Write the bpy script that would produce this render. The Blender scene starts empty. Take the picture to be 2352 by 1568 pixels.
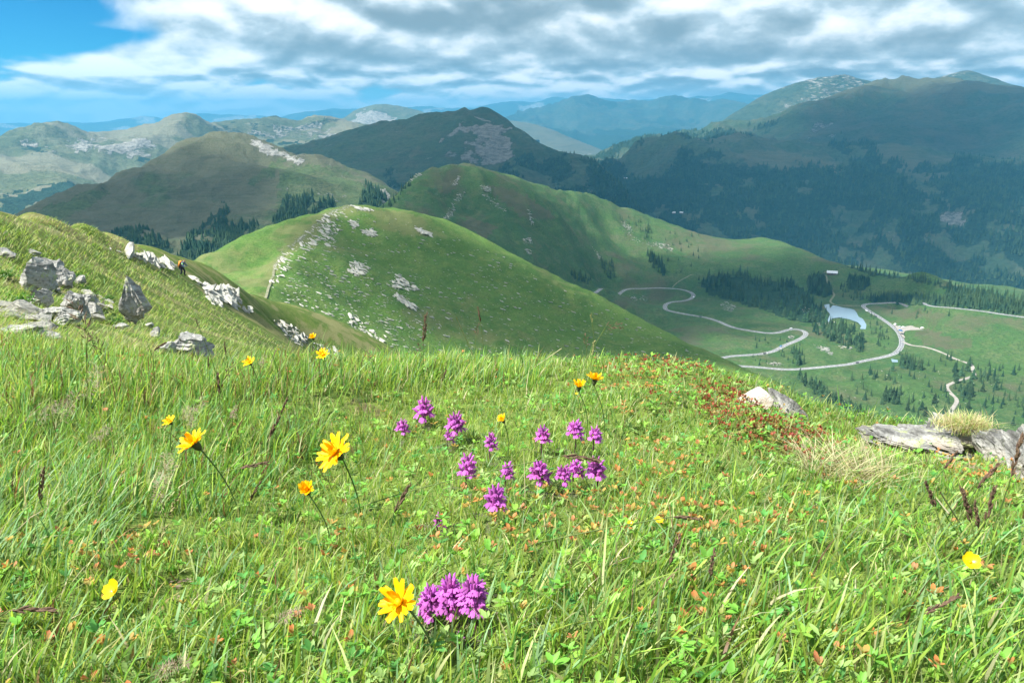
import bpy, math, random
import numpy as np
from mathutils import Vector, Matrix

# ------------------------------------------------------------------ camera, world, sun, exposure
SC = bpy.context.scene
COL = SC.collection
PITCH = math.radians(16.6)
FPX, CX, CY = 1743.0, 1176.0, 784.0            # focal length and centre in units of a 2352 px wide picture

cam_data = bpy.data.cameras.new('camera')
cam = bpy.data.objects.new('camera', cam_data)
COL.objects.link(cam)
cam.location = (0, 0, 0)
cam.rotation_euler = (math.pi / 2 - PITCH, 0, 0)
cam_data.sensor_width = 36.0
cam_data.lens = 36.0 * FPX / 2352.0
cam_data.clip_start = 0.05
cam_data.clip_end = 200000.0
SC.camera = cam

SUN_EL, SUN_AZ = math.radians(52), math.radians(-114)     # azimuth from +y (view direction), clockwise positive
SUN_DIR = Vector((math.sin(SUN_AZ) * math.cos(SUN_EL), math.cos(SUN_AZ) * math.cos(SUN_EL), math.sin(SUN_EL)))
EXPOSURE = 1.38
SUN_STRENGTH = 5.0
SKY_STRENGTH = 0.10

SC.view_settings.view_transform = 'Standard'
SC.view_settings.look = 'None'
SC.view_settings.gamma = 1.0
SC.view_settings.use_curve_mapping = False
SC.view_settings.exposure = EXPOSURE
SC.cycles.volume_bounces = 1
SC.cycles.max_bounces = 6
SC.cycles.diffuse_bounces = 3
SC.cycles.transparent_max_bounces = 16
try:
    SC.cycles.volume_max_steps = 64
except Exception:
    pass

sun_data = bpy.data.lights.new('sun', 'SUN')
sun_data.energy = SUN_STRENGTH
sun_data.angle = math.radians(0.53)
sun_data.color = (1.0, 0.965, 0.90)
sun = bpy.data.objects.new('sun', sun_data)
COL.objects.link(sun)
sun.rotation_euler = SUN_DIR.to_track_quat('Z', 'Y').to_euler()


class NT:
    """small helper for building node trees"""
    def __init__(self, tree):
        self.t = tree
        tree.nodes.clear()
    def n(self, kind, **kw):
        nd = self.t.nodes.new(kind)
        for k, v in kw.items():
            setattr(nd, k, v)
        return nd
    def l(self, a, b):
        self.t.links.new(a, b)
    def put(self, sock, val):
        if isinstance(val, bpy.types.NodeSocket):
            self.l(val, sock)
        elif val is not None:
            if hasattr(sock.default_value, '__len__'):
                if len(sock.default_value) == 4 and len(val) == 3:
                    val = tuple(val) + (1.0,)
                sock.default_value = val
            else:
                sock.default_value = val
    def math(self, op, a, b=None, c=None, clamp=False):
        nd = self.n('ShaderNodeMath', operation=op, use_clamp=clamp)
        self.put(nd.inputs[0], a)
        if b is not None: self.put(nd.inputs[1], b)
        if c is not None: self.put(nd.inputs[2], c)
        return nd.outputs[0]
    def vmath(self, op, a, b=None, out=0):
        nd = self.n('ShaderNodeVectorMath', operation=op)
        self.put(nd.inputs[0], a)
        if b is not None:
            if op == 'SCALE': self.put(nd.inputs[3], b)
            else: self.put(nd.inputs[1], b)
        return nd.outputs[out]
    def mix(self, fac, a, b, blend='MIX'):
        nd = self.n('ShaderNodeMix', data_type='RGBA', blend_type=blend)
        self.put(nd.inputs[0], fac); self.put(nd.inputs[6], a); self.put(nd.inputs[7], b)
        return nd.outputs[2]
    def noise(self, vec, scale, detail=4, rough=0.55, out=0, dist=0.0):
        nd = self.n('ShaderNodeTexNoise')
        if vec is not None: self.l(vec, nd.inputs['Vector'])
        self.put(nd.inputs['Scale'], scale); self.put(nd.inputs['Detail'], detail)
        self.put(nd.inputs['Roughness'], rough); self.put(nd.inputs['Distortion'], dist)
        return nd.outputs[out]
    def ramp(self, fac, lo, hi, a=0.0, b=1.0, smooth=True):
        nd = self.n('ShaderNodeMapRange', interpolation_type='SMOOTHSTEP' if smooth else 'LINEAR')
        self.put(nd.inputs[0], fac); self.put(nd.inputs[1], lo); self.put(nd.inputs[2], hi)
        self.put(nd.inputs[3], a); self.put(nd.inputs[4], b)
        return nd.outputs[0]
    def xyz(self, vec):
        nd = self.n('ShaderNodeSeparateXYZ'); self.l(vec, nd.inputs[0]); return nd.outputs
    def comb(self, x, y, z):
        nd = self.n('ShaderNodeCombineXYZ')
        for s, v in zip(nd.inputs, (x, y, z)): self.put(s, v)
        return nd.outputs[0]


def ray(px, py):
    u = (np.asarray(px, float) - CX) / FPX
    v = (CY - np.asarray(py, float)) / FPX
    c, s = math.cos(PITCH), math.sin(PITCH)
    return np.stack([u, c + s * v, -s + c * v], -1)

def project(x, y, z):
    c, s = math.cos(PITCH), math.sin(PITCH)
    f = c * y - s * z
    up = s * y + c * z
    f = np.maximum(f, 1e-6)
    return CX + FPX * x / f, CY - FPX * up / f

# world: Nishita sky with a broken cumulus deck
def build_world():
    w = bpy.data.worlds.new('World'); SC.world = w; w.use_nodes = True
    w.cycles.sampling_method = 'MANUAL'; w.cycles.sample_map_resolution = 256
    T = NT(w.node_tree)
    sky = T.n('ShaderNodeTexSky', sky_type='NISHITA')
    sky.sun_disc = False
    sky.sun_elevation = SUN_EL
    sky.sun_rotation = SUN_AZ
    sky.altitude = 2200
    sky.air_density = 1.0; sky.dust_density = 0.3; sky.ozone_density = 1.5
    tc = T.n('ShaderNodeTexCoord')
    d = T.vmath('NORMALIZE', tc.outputs['Generated'])
    s = T.xyz(d)
    z = T.math('MAXIMUM', s[2], 0.0)
    hl = T.math('SQRT', T.math('ADD', T.math('MULTIPLY', s[0], s[0]), T.math('ADD', T.math('MULTIPLY', s[1], s[1]), 1e-6)))
    hx, hy = T.math('DIVIDE', s[0], hl), T.math('DIVIDE', s[1], hl)
    up = T.ramp(z, 0.025, 0.085)
    def field(dz, detail):
        zz = T.math('ADD', z, dz)
        pa = T.vmath('SCALE', T.comb(hx, hy, T.math('MULTIPLY', zz, 1.6)), 4.4)
        pb = T.vmath('SCALE', T.comb(hx, hy, T.math('MULTIPLY', zz, 3.0)), 11.0)
        wa = T.vmath('SCALE', T.vmath('SUBTRACT', T.noise(pa, 1.6, 2, 0.5, out=1), (0.5, 0.5, 0.5)), 0.5)
        wb = T.vmath('SCALE', T.vmath('SUBTRACT', T.noise(pb, 1.6, 2, 0.5, out=1), (0.5, 0.5, 0.5)), 0.5)
        na = T.noise(T.vmath('ADD', T.vmath('ADD', pa, wa), (7.3, 1.9, 4.4)), 0.72, detail, 0.50)
        nb = T.noise(T.vmath('ADD', T.vmath('ADD', pb, wb), (2.3, 5.9, 1.4)), 1.0, detail, 0.47)
        def puff(p, sc_):
            v = T.n('ShaderNodeTexVoronoi', feature='SMOOTH_F1'); T.l(p, v.inputs['Vector']); v.inputs['Scale'].default_value = sc_; v.inputs['Smoothness'].default_value = 0.35
            return T.math('MULTIPLY', T.math('SUBTRACT', 0.42, v.outputs['Distance']), 0.19)
        na = T.math('ADD', na, puff(T.vmath('ADD', pa, T.vmath('SCALE', wa, 0.7)), 3.0)); nb = T.math('ADD', nb, puff(T.vmath('ADD', pb, T.vmath('SCALE', wb, 0.7)), 2.4))
        return T.math('ADD', T.math('MULTIPLY', na, up), T.math('MULTIPLY', nb, T.math('SUBTRACT', 1.0, up))), pa
    n0, a = field(0.0, 9)
    n1, _ = field(T.math('ADD', 0.006, T.math('MULTIPLY', up, 0.012)), 7)
    fine = T.noise(T.vmath('MULTIPLY', a, (1, 1, 1.5)), 2.6, 8, 0.60)
    # broad masses of cloud and openings, as directions on the sky
    def blob(px, py, rx, ry, amp):
        r = ray(px, py); r = r / np.linalg.norm(r)
        dx = T.math('DIVIDE', T.math('SUBTRACT', s[0], float(r[0])), rx)
        dz = T.math('DIVIDE', T.math('SUBTRACT', s[2], float(r[2])), ry)
        rr = T.math('ADD', T.math('MULTIPLY', dx, dx), T.math('MULTIPLY', dz, dz))
        front = T.ramp(s[1], 0.0, 0.3)
        return T.math('MULTIPLY', T.math('MULTIPLY', T.math('EXPONENT', T.math('MULTIPLY', rr, -1.0)), amp), front)
    cov = None
    for b in COVER_BLOBS:
        o = blob(*b); cov = o if cov is None else T.math('ADD', cov, o)
    lit = None
    for b in LIGHT_BLOBS:
        o = blob(*b); lit = o if lit is None else T.math('ADD', lit, o)
    dens = T.math('ADD', T.math('ADD', n0, cov), T.ramp(z, 0.01, 0.10, 0.26, 0.14))
    alpha = T.ramp(dens, 0.48, 0.64)
    shade = T.math('MULTIPLY', T.math('SUBTRACT', n0, n1), 4.8)
    shade = T.math('ADD', shade, T.math('MULTIPLY', T.math('SUBTRACT', fine, 0.5), 1.5))
    thick = T.ramp(dens, 0.62, 0.95, 0.0, -0.22)
    br = T.math('ADD', T.math('ADD', T.math('ADD', shade, 0.64), thick), lit, clamp=False)
    br = T.ramp(br, -0.1, 1.15)
    dark = (0.125, 0.18, 0.21)
    mid = (0.27, 0.335, 0.37)
    white = (0.56, 0.57, 0.575)
    c1 = T.mix(T.ramp(br, 0.0, 0.5, smooth=False), dark, mid)
    c2 = T.mix(T.ramp(br, 0.45, 1.0, smooth=False), c1, white)
    skyc = T.mix(1.0, T.vmath('SCALE', sky.outputs[0], SKY_STRENGTH), (0.05, 0.32, 0.50), 'MULTIPLY')
    col = T.mix(alpha, skyc, c2)
    # pale air low over the horizon
    col = T.mix(T.ramp(z, 0.0, 0.045, 0.6, 0.0), col, (0.42, 0.48, 0.52))
    bg = T.n('ShaderNodeBackground')
    T.l(col, bg.inputs[0]); bg.inputs[1].default_value = 1.0
    out = T.n('ShaderNodeOutputWorld'); T.l(bg.outputs[0], out.inputs[0])

# (px, py, half width, half height, amount)
COVER_BLOBS = [(60, 60, 0.10, 0.030, -0.30), (300, 70, 0.035, 0.012, -0.16), (150, 235, 0.25, 0.02, 0.14),
               (230, 60, 0.05, 0.008, 0.16), (260, 160, 0.10, 0.03, 0.10), (650, 60, 0.16, 0.05, 0.22), (1200, 60, 0.30, 0.05, 0.25),
               (1800, 80, 0.4, 0.07, 0.22), (2200, 60, 0.3, 0.06, 0.22), (60, 200, 0.05, 0.012, 0.08),
               (-700, -300, 0.35, 0.25, -0.25)]
LIGHT_BLOBS = [(640, 25, 0.10, 0.022, 0.50), (860, 80, 0.07, 0.02, 0.12), (260, 150, 0.09, 0.018, 0.45), (1160, 60, 0.19, 0.026, -0.26),
               (1500, 120, 0.30, 0.018, -0.05), (1900, 105, 0.25, 0.012, -0.08),
               (2250, 110, 0.10, 0.020, 0.22), (1380, 200, 0.10, 0.010, 0.30), (1700, 170, 0.16, 0.008, 0.20),
               (1900, 30, 0.25, 0.016, 0.10), (580, 150, 0.1, 0.02, 0.05), (200, 235, 0.22, 0.016, 0.16), (1000, 215, 0.4, 0.012, 0.12)]
build_world()

# ------------------------------------------------------------------ tags
def tag(o, label=None, cat=None, group=None, kind=None):
    if label: o['label'] = label
    if cat: o['category'] = cat
    if group: o['group'] = group
    if kind: o['kind'] = kind
    return o

def empty(name, loc=(0, 0, 0), rot=(0, 0, 0)):
    o = bpy.data.objects.new(name, None)
    o.empty_display_size = 0.1
    COL.objects.link(o); o.location = loc; o.rotation_euler = rot
    return o

def link(name, me, parent=None):
    o = bpy.data.objects.new(name, me); COL.objects.link(o)
    if parent is not None: o.parent = parent
    return o

def copy_tree(o, parent=None):
    c = o.copy(); COL.objects.link(c)
    if parent is not None: c.parent = parent
    for ch in list(o.children):
        copy_tree(ch, c)
    return c

def np_mesh(name, verts, faces, mats, smooth=True, colors=None, midx=None):
    """faces: (n,3) or (n,4) int array, or a list of such arrays"""
    me = bpy.data.meshes.new(name)
    fl = faces if isinstance(faces, list) else [faces]
    fl = [np.asarray(f) for f in fl if len(f)]
    nv = len(verts)
    me.vertices.add(nv)
    me.vertices.foreach_set('co', np.asarray(verts, np.float32).ravel())
    loops = np.concatenate([f.ravel() for f in fl]).astype(np.int32)
    counts = np.concatenate([np.full(len(f), f.shape[1]) for f in fl]).astype(np.int32)
    starts = np.concatenate([[0], np.cumsum(counts)[:-1]]).astype(np.int32)
    me.loops.add(len(loops)); me.loops.foreach_set('vertex_index', loops)
    me.polygons.add(len(counts)); me.polygons.foreach_set('loop_start', starts)
    if midx is not None:
        me.polygons.foreach_set('material_index', np.asarray(midx, np.int32))
    for m in (mats if isinstance(mats, (list, tuple)) else [mats]):
        me.materials.append(m)
    me.update(calc_edges=True)
    me.polygons.foreach_set('use_smooth', np.full(len(counts), smooth))
    if colors is not None:
        at = me.color_attributes.new('mask', 'FLOAT_COLOR', 'POINT')
        c = np.ones((nv, 4), np.float32); c[:, :colors.shape[1]] = colors
        at.data.foreach_set('color', c.ravel())
    me.validate(verbose=False)
    return me

# ------------------------------------------------------------------ numpy noise
def _hash(ix, iy, seed):
    h = (ix.astype(np.int64) * 374761393 + iy.astype(np.int64) * 668265263 + seed * 974634777) & 0xffffffff
    h = ((h ^ (h >> 13)) * 1274126177) & 0xffffffff
    return (h ^ (h >> 16)) & 0xffffffff

def gnoise(x, y, seed=0):
    x = np.asarray(x, float); y = np.asarray(y, float)
    ix = np.floor(x); iy = np.floor(y); fx = x - ix; fy = y - iy
    u = fx * fx * fx * (fx * (fx * 6 - 15) + 10); v = fy * fy * fy * (fy * (fy * 6 - 15) + 10)
    def g(dx, dy):
        a = _hash(ix + dx, iy + dy, seed) * (2 * math.pi / 4294967296.0)
        return np.cos(a) * (fx - dx) + np.sin(a) * (fy - dy)
    return ((g(0, 0) * (1 - u) + g(1, 0) * u) * (1 - v) + (g(0, 1) * (1 - u) + g(1, 1) * u) * v) * 1.5

def fbm(x, y, octv=5, seed=0, gain=0.5):
    s = 0; a = 1.0; f = 1.0
    for i in range(octv):
        s = s + a * gnoise(x * f + 17.3 * i, y * f - 9.1 * i, seed + i); a *= gain; f *= 2.03
    return s

def ridged(x, y, octv=5, seed=0, gain=0.5):
    s = 0; a = 1.0; f = 1.0
    for i in range(octv):
        s = s + a * (0.5 - np.abs(gnoise(x * f + 7.7 * i, y * f + 3.3 * i, seed + i))); a *= gain; f *= 2.03
    return s

# ------------------------------------------------------------------ terrain sheets
def along(px, py, d):
    r = ray(px, py); h = math.hypot(r[0], r[1])
    return r * (d / h)

def at_z(px, d, z):
    """point in the column of pixel px, horizontal distance d, height z"""
    py = CY
    for _ in range(6):
        r = ray(px, py); h = math.hypot(r[0], r[1])
        p = r * (d / h)
        # move along the column so that the height is right
        q = np.array([p[0], p[1], z]); _, py = project(*q)
    return q

def dense(pts, step=None, n=None):
    out = []
    for a, b in zip(pts[:-1], pts[1:]):
        k = n or 2
        for i in range(k):
            t = i / k
            out.append(tuple(a[j] * (1 - t) + b[j] * t for j in range(3)))
    out.append(pts[-1])
    return out

class Sheet:
    def __init__(self, az0, az1, na, r0, r1, nr, pts, noise, c, origin=(0, 0)):
        self.az = np.radians(np.linspace(az0, az1, na))
        self.lr = np.linspace(math.log(r0), math.log(r1), nr)
        self.noise = noise
        P = np.array(pts, float)
        z = P[:, 2] - noise(P[:, 0], P[:, 1])
        self.P = P; self.c = c
        n = len(P)
        self.S = max(np.ptp(P[:, 0]), np.ptp(P[:, 1])) / 2
        X = P[:, :2] / self.S
        D = np.sqrt(((X[:, None] - X[None]) ** 2).sum(-1) + (c / self.S) ** 2)
        A = np.zeros((n + 3, n + 3)); A[:n, :n] = -D
        A[:n, :n] += np.eye(n) * 1e-5
        A[:n, n] = 1; A[:n, n + 1:] = X; A[n, :n] = 1; A[n + 1:, :n] = X.T
        self.w = np.linalg.solve(A, np.concatenate([z, [0, 0, 0]]))
        AZ, LR = np.meshgrid(self.az, self.lr, indexing='ij')
        R = np.exp(LR)
        self.X = R * np.sin(AZ); self.Y = R * np.cos(AZ)
        self.Z = self.func(self.X, self.Y)
    def func(self, x, y):
        x = np.asarray(x, float); y = np.asarray(y, float)
        sx = x / self.S; sy = y / self.S
        n = len(self.P)
        z = self.w[n] + self.w[n + 1] * sx + self.w[n + 2] * sy
        cc = (self.c / self.S) ** 2
        for i in range(n):
            z = z - self.w[i] * np.sqrt((sx - self.P[i, 0] / self.S) ** 2 + (sy - self.P[i, 1] / self.S) ** 2 + cc)
        return z + self.noise(x, y)
    def z(self, x, y):
        az = np.arctan2(x, y); lr = 0.5 * np.log(np.maximum(np.asarray(x) ** 2 + np.asarray(y) ** 2, 1e-9))
        i = (az - self.az[0]) / (self.az[1] - self.az[0]); j = (lr - self.lr[0]) / (self.lr[1] - self.lr[0])
        i = np.clip(i, 0, len(self.az) - 1.001); j = np.clip(j, 0, len(self.lr) - 1.001)
        i0 = i.astype(int); j0 = j.astype(int); fi = i - i0; fj = j - j0
        Z = self.Z
        return (Z[i0, j0] * (1 - fi) + Z[i0 + 1, j0] * fi) * (1 - fj) + (Z[i0, j0 + 1] * (1 - fi) + Z[i0 + 1, j0 + 1] * fi) * fj
    def hit(self, px, py, h=0.0):
        """first point of the ray through each pixel that is h above the surface"""
        r = ray(np.atleast_1d(px), np.atleast_1d(py)); hh = np.hypot(r[:, 0], r[:, 1]); r = r / hh[:, None]
        t = np.exp(np.linspace(self.lr[0], self.lr[-1], 900))
        x = r[:, 0:1] * t; y = r[:, 1:2] * t; zz = r[:, 2:3] * t
        g = zz - self.z(x, y) - h
        below = g < 0
        k = np.argmax(below, 1); ok = below.any(1) & (k > 0)
        k = np.maximum(k, 1); a = np.arange(len(k))
        g0, g1 = g[a, k - 1], g[a, k]
        f = np.where(ok, g0 / np.maximum(g0 - g1, 1e-9), 0)
        tt = t[k - 1] * (1 - f) + t[k] * f
        return r * tt[:, None], ok
    def normal(self, x, y, e=1.0):
        dx = (self.z(x + e, y) - self.z(x - e, y)) / (2 * e); dy = (self.z(x, y + e) - self.z(x, y - e)) / (2 * e)
        n = np.stack([-dx, -dy, np.ones_like(dx)], -1)
        return n / np.linalg.norm(n, axis=-1, keepdims=True)
    def slope(self):
        zy = np.gradient(self.Z, axis=1) / np.maximum(np.gradient(np.exp(self.lr))[None], 1e-9)
        zx = np.gradient(self.Z, axis=0) / (np.exp(self.lr)[None] * (self.az[1] - self.az[0]))
        return np.hypot(zx, zy)
    def build(self, name, mat, mask=None):
        na, nr = self.X.shape
        V = np.stack([self.X, self.Y, self.Z], -1).reshape(-1, 3)
        I = np.arange(na * nr).reshape(na, nr)
        F = np.stack([I[:-1, :-1], I[1:, :-1], I[1:, 1:], I[:-1, 1:]], -1).reshape(-1, 4)
        F = F[:, ::-1] if False else F
        cols = None if mask is None else mask.reshape(-1, mask.shape[-1])
        me = np_mesh(name, V, F, mat, True, cols)
        o = link(name, me); o['kind'] = 'structure'
        return o

def in_poly(x, y, poly):
    p = np.array(poly, float); inside = np.zeros(np.shape(x), bool)
    x1, y1 = p[-1]
    for x2, y2 in p:
        if y1 != y2:
            c = ((y2 > y) != (y1 > y)) & (x < (x1 - x2) * (y - y2) / (y1 - y2) + x2)
            inside ^= c
        x1, y1 = x2, y2
    return inside

def near_line(x, y, pts):
    """distance to a polyline"""
    best = np.full(np.shape(x), 1e9)
    for (ax, ay), (bx, by) in zip(pts[:-1], pts[1:]):
        dx, dy = bx - ax, by - ay
        t = np.clip(((x - ax) * dx + (y - ay) * dy) / max(dx * dx + dy * dy, 1e-9), 0, 1)
        best = np.minimum(best, np.hypot(x - ax - t * dx, y - ay - t * dy))
    return best

def ridge(pts, back=0.10, slope=0.45, n=2):
    """a skyline of (px, py, distance) and the ground falling away behind it"""
    out = []
    for i, (px, py, d) in enumerate(dense(pts, n=n)):
        p = along(px, py, d); out.append(p)
        if i % 2 == 0:
            k = 1 + back
            out.append(np.array([p[0] * k, p[1] * k, p[2] - slope * back * d]))
    return out

def pts(*L):
    return [along(*p) for p in L]

def sm(a, b, x):
    t = np.clip((x - a) / (b - a), 0, 1); return t * t * (3 - 2 * t)

# ------------------------------------------------------------------ terrain materials
def terrain_mat(name, grass, dry, rock, forest, s, bump=0.6, speck=0.0, rockfine=1.0, soil=(0.09, 0.07, 0.045), bdist=1.0):
    """grass: three greens; s: size in metres of the broad patches; mask attribute: R forest, G rock, B dry"""
    m = bpy.data.materials.new(name); m.use_nodes = True
    T = NT(m.node_tree)
    tc = T.n('ShaderNodeTexCoord').outputs['Object']
    at = T.n('ShaderNodeAttribute', attribute_name='mask')
    mk = T.n('ShaderNodeSeparateColor'); T.l(at.outputs['Color'], mk.inputs[0])
    flat = T.vmath('MULTIPLY', tc, (1, 1, 1.6))
    nb = T.noise(flat, 1.0 / s, 5, 0.6)
    nm = T.noise(flat, 6.0 / s, 6, 0.65)
    nf = T.noise(flat, 40.0 / s, 5, 0.7)
    g = T.mix(T.ramp(nb, 0.38, 0.62), grass[0], grass[1])
    g = T.mix(T.ramp(nm, 0.40, 0.68), g, grass[2])
    g = T.mix(T.math('MULTIPLY', T.ramp(nf, 0.42, 0.66), 0.75), g, tuple(c * 0.6 for c in grass[0]))
    dm = T.math('ADD', mk.outputs[2], T.math('MULTIPLY', T.math('SUBTRACT', nm, 0.5), 0.9))
    g = T.mix(T.math('MULTIPLY', T.ramp(dm, 0.25, 0.75), 0.85), g, dry)
    tk = T.noise(T.vmath('MULTIPLY', tc, (0.22, 0.22, 4.0)), 28.0 / s, 4, 0.6)
    g = T.mix(T.math('MULTIPLY', T.ramp(tk, 0.50, 0.62), 0.35), g, tuple(c * 0.62 for c in grass[1]))
    if speck:
        sp = T.noise(flat, 90.0 / s, 3, 0.6)
        g = T.mix(T.math('MULTIPLY', T.ramp(sp, 0.62, 0.68), speck), g, (0.022, 0.042, 0.02))
        sp2 = T.noise(T.vmath('ADD', flat, (31.0, 7.0, 3.0)), 150.0 / s, 2, 0.6)
        g = T.mix(T.math('MULTIPLY', T.ramp(sp2, 0.68, 0.72), speck * 0.8), g, rock[1])
    vr = T.n('ShaderNodeTexVoronoi', feature='DISTANCE_TO_EDGE')
    T.l(T.vmath('ADD', T.vmath('MULTIPLY', tc, (1, 1, 2.5)), T.vmath('SCALE', T.noise(tc, 12.0 / s, 3, 0.6, out=1), s * 0.12)), vr.inputs['Vector'])
    vr.inputs['Scale'].default_value = 22.0 * rockfine / s
    rn = T.noise(T.vmath('MULTIPLY', tc, (1, 1, 3)), 30.0 * rockfine / s, 6, 0.7)
    rc = T.mix(T.ramp(rn, 0.35, 0.65), rock[0], rock[1])
    rc = T.mix(T.ramp(vr.outputs[0], 0.0, 0.05, 0.6, 0.0), rc, soil)
    rm = T.math('ADD', mk.outputs[1], T.math('MULTIPLY', T.math('SUBTRACT', rn, 0.5), 1.3))
    rfac = T.math('MULTIPLY', T.ramp(rm, 0.45, 0.72), 0.85)
    c = T.mix(rfac, g, rc)
    fn = T.noise(flat, 60.0 / s, 4, 0.7)
    fc = T.mix(T.ramp(fn, 0.3, 0.7), forest, tuple(v * 1.9 for v in forest))
    ff = T.ramp(T.math('ADD', mk.outputs[0], T.math('MULTIPLY', T.math('SUBTRACT', nf, 0.5), 0.8)), 0.42, 0.58)
    c = T.mix(ff, c, fc)
    b = T.n('ShaderNodeBsdfPrincipled')
    T.l(c, b.inputs['Base Color']); b.inputs['Roughness'].default_value = 0.95
    b.inputs['Specular IOR Level'].default_value = 0.1
    bn = T.n('ShaderNodeBump'); bn.inputs['Strength'].default_value = bump
    bn.inputs['Distance'].default_value = s * 0.02 * bdist
    hh = T.math('ADD', T.math('MULTIPLY', nf, 1.0), T.math('MULTIPLY', T.math('MULTIPLY', rn, rfac), 3.0))
    hh = T.math('ADD', hh, T.math('MULTIPLY', T.math('MULTIPLY', fn, ff), 2.0))
    T.l(hh, bn.inputs['Height']); T.l(bn.outputs[0], b.inputs['Normal'])
    o = T.n('ShaderNodeOutputMaterial'); T.l(b.outputs[0], o.inputs[0])
    return m

ROCK_GREY = ((0.20, 0.20, 0.19), (0.40, 0.40, 0.37))
ROCK_PALE = ((0.19, 0.185, 0.165), (0.40, 0.385, 0.35))
M_FAR = terrain_mat('far_mountain_ground', ((0.03, 0.055, 0.038), (0.048, 0.075, 0.045), (0.075, 0.09, 0.058)), (0.11, 0.115, 0.075), ROCK_PALE, (0.016, 0.032, 0.018), 1500, 0.5)
M_LIME = terrain_mat('limestone_mountain_ground', ((0.07, 0.09, 0.045), (0.095, 0.115, 0.058), (0.13, 0.135, 0.08)), (0.16, 0.155, 0.105), ROCK_PALE, (0.016, 0.032, 0.018), 900, 0.7)
M_BIG = terrain_mat('mountain_ground', ((0.036, 0.068, 0.036), (0.052, 0.082, 0.040), (0.066, 0.080, 0.048)), (0.082, 0.086, 0.052), ((0.13, 0.13, 0.12), (0.26, 0.25, 0.23)), (0.014, 0.03, 0.016), 700, 0.7, speck=0.35)
M_HILL = terrain_mat('hill_ground', ((0.044, 0.074, 0.030), (0.062, 0.092, 0.036), (0.080, 0.092, 0.048)), (0.085, 0.086, 0.055), ROCK_GREY, (0.014, 0.03, 0.016), 260, 0.7, speck=0.45)
M_VALLEY = terrain_mat('valley_meadow', ((0.038, 0.090, 0.026), (0.056, 0.108, 0.030), (0.080, 0.110, 0.042)), (0.075, 0.075, 0.042), ROCK_GREY, (0.014, 0.034, 0.016), 150, 0.6, speck=0.5)
M_SLOPE = terrain_mat('alpine_slope', ((0.058, 0.13, 0.024), (0.09, 0.17, 0.032), (0.125, 0.18, 0.045)), (0.135, 0.15, 0.055), ((0.22, 0.22, 0.19), (0.46, 0.46, 0.40)), (0.02, 0.04, 0.015), 60, 0.7, speck=0.55, rockfine=1.2)
M_NEAR = terrain_mat('near_slope', ((0.075, 0.135, 0.022), (0.115, 0.175, 0.03), (0.165, 0.195, 0.055)), (0.22, 0.21, 0.09), ((0.22, 0.21, 0.18), (0.46, 0.45, 0.40)), (0.02, 0.04, 0.015), 9, 0.9, speck=0.3, bdist=1.2)

# ------------------------------------------------------------------ far ranges
def N(amp, wl, octv=6, seed=1, rid=0.5):
    def f(x, y):
        x = np.asarray(x, float); y = np.asarray(y, float)
        wx = x / wl + 0.35 * gnoise(x / wl * 0.7, y / wl * 0.7, seed + 50); wy = y / wl + 0.35 * gnoise(x / wl * 0.7 + 9, y / wl * 0.7, seed + 60)
        return amp * ((1 - rid) * fbm(wx, wy, octv, seed, 0.48) + rid * (ridged(wx, wy, octv, seed + 9, 0.5) - 0.35))
    return f

S_SNOW = Sheet(-42, 42, 420, 17000, 24000, 60,
    ridge([(-300, 300, 20500), (0, 300, 20500), (65, 290, 20500), (120, 278, 20500), (165, 283, 20500), (200, 293, 20500), (280, 285, 20500), (320, 271, 20500),
           (380, 283, 20500), (430, 270, 20500), (545, 268, 20500), (620, 275, 20500), (690, 260, 20500), (760, 262, 20500), (850, 258, 20500), (980, 250, 20500), (1100, 252, 20500), (1176, 240, 20500),
           (1291, 229, 20500), (1341, 234, 20500), (1416, 232, 20500), (1560, 226, 20500), (1686, 221, 20500), (1751, 221, 20500), (1900, 232, 20500), (2352, 235, 20500), (2700, 240, 20500)], 0.06, 0.3)
    + pts(*[(px, 330, 17500) for px in range(-300, 2800, 250)]), N(170, 1500, 5, 3, 0.7), 1000)
S_BLUE = Sheet(-3, 42, 360, 8500, 16000, 110,
    ridge([(1100, 300, 13500), (1176, 272, 13500), (1240, 264, 13500), (1308, 260, 13500), (1351, 237, 13500), (1401, 240, 13500), (1456, 232, 13500), (1546, 227, 13500), (1606, 231, 13500), (1656, 242, 13500),
           (1726, 250, 13500), (1900, 260, 13500), (2200, 270, 13500)], 0.1, 0.4)
    + pts((1100, 380, 9500), (1250, 370, 9500), (1400, 380, 9500), (1550, 370, 9500), (1700, 370, 9500), (1900, 380, 9500), (1300, 300, 11600), (1500, 310, 11300), (1450, 275, 12400), (1650, 290, 12000)), N(330, 1900, 6, 5, 0.9), 500)
S_PALE = Sheet(-3, 12, 150, 7000, 10500, 60,
    ridge([(1100, 270, 8800), (1176, 279, 8800), (1221, 286, 8800), (1276, 305, 8700), (1326, 325, 8600), (1376, 345, 8500), (1450, 380, 8500)], 0.08, 0.4)
    + pts((1100, 340, 7400), (1200, 345, 7400), (1300, 365, 7400), (1400, 390, 7400)), N(60, 900, 5, 6), 200)
S_R2 = Sheet(10, 42, 280, 5900, 8600, 90,
    ridge([(1351, 385, 6500), (1480, 350, 6700), (1560, 322, 6800), (1640, 295, 6900), (1690, 262, 6950), (1751, 222, 7000), (1826, 190, 7000), (1871, 181, 7000), (1918, 176, 7000), (1956, 186, 7000), (1996, 198, 7000),
           (2080, 205, 7100), (2146, 181, 7200), (2191, 170, 7200), (2220, 162, 7200), (2276, 177, 7200), (2326, 196, 7200), (2400, 215, 7200), (2600, 240, 7200)], 0.08, 0.45)
    + pts((1480, 400, 6100), (1650, 360, 6100), (1850, 330, 6200), (1800, 260, 6600), (1900, 240, 6700), (1700, 310, 6500), (2200, 300, 6300)), N(100, 1000, 6, 8, 0.7), 300)
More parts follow.
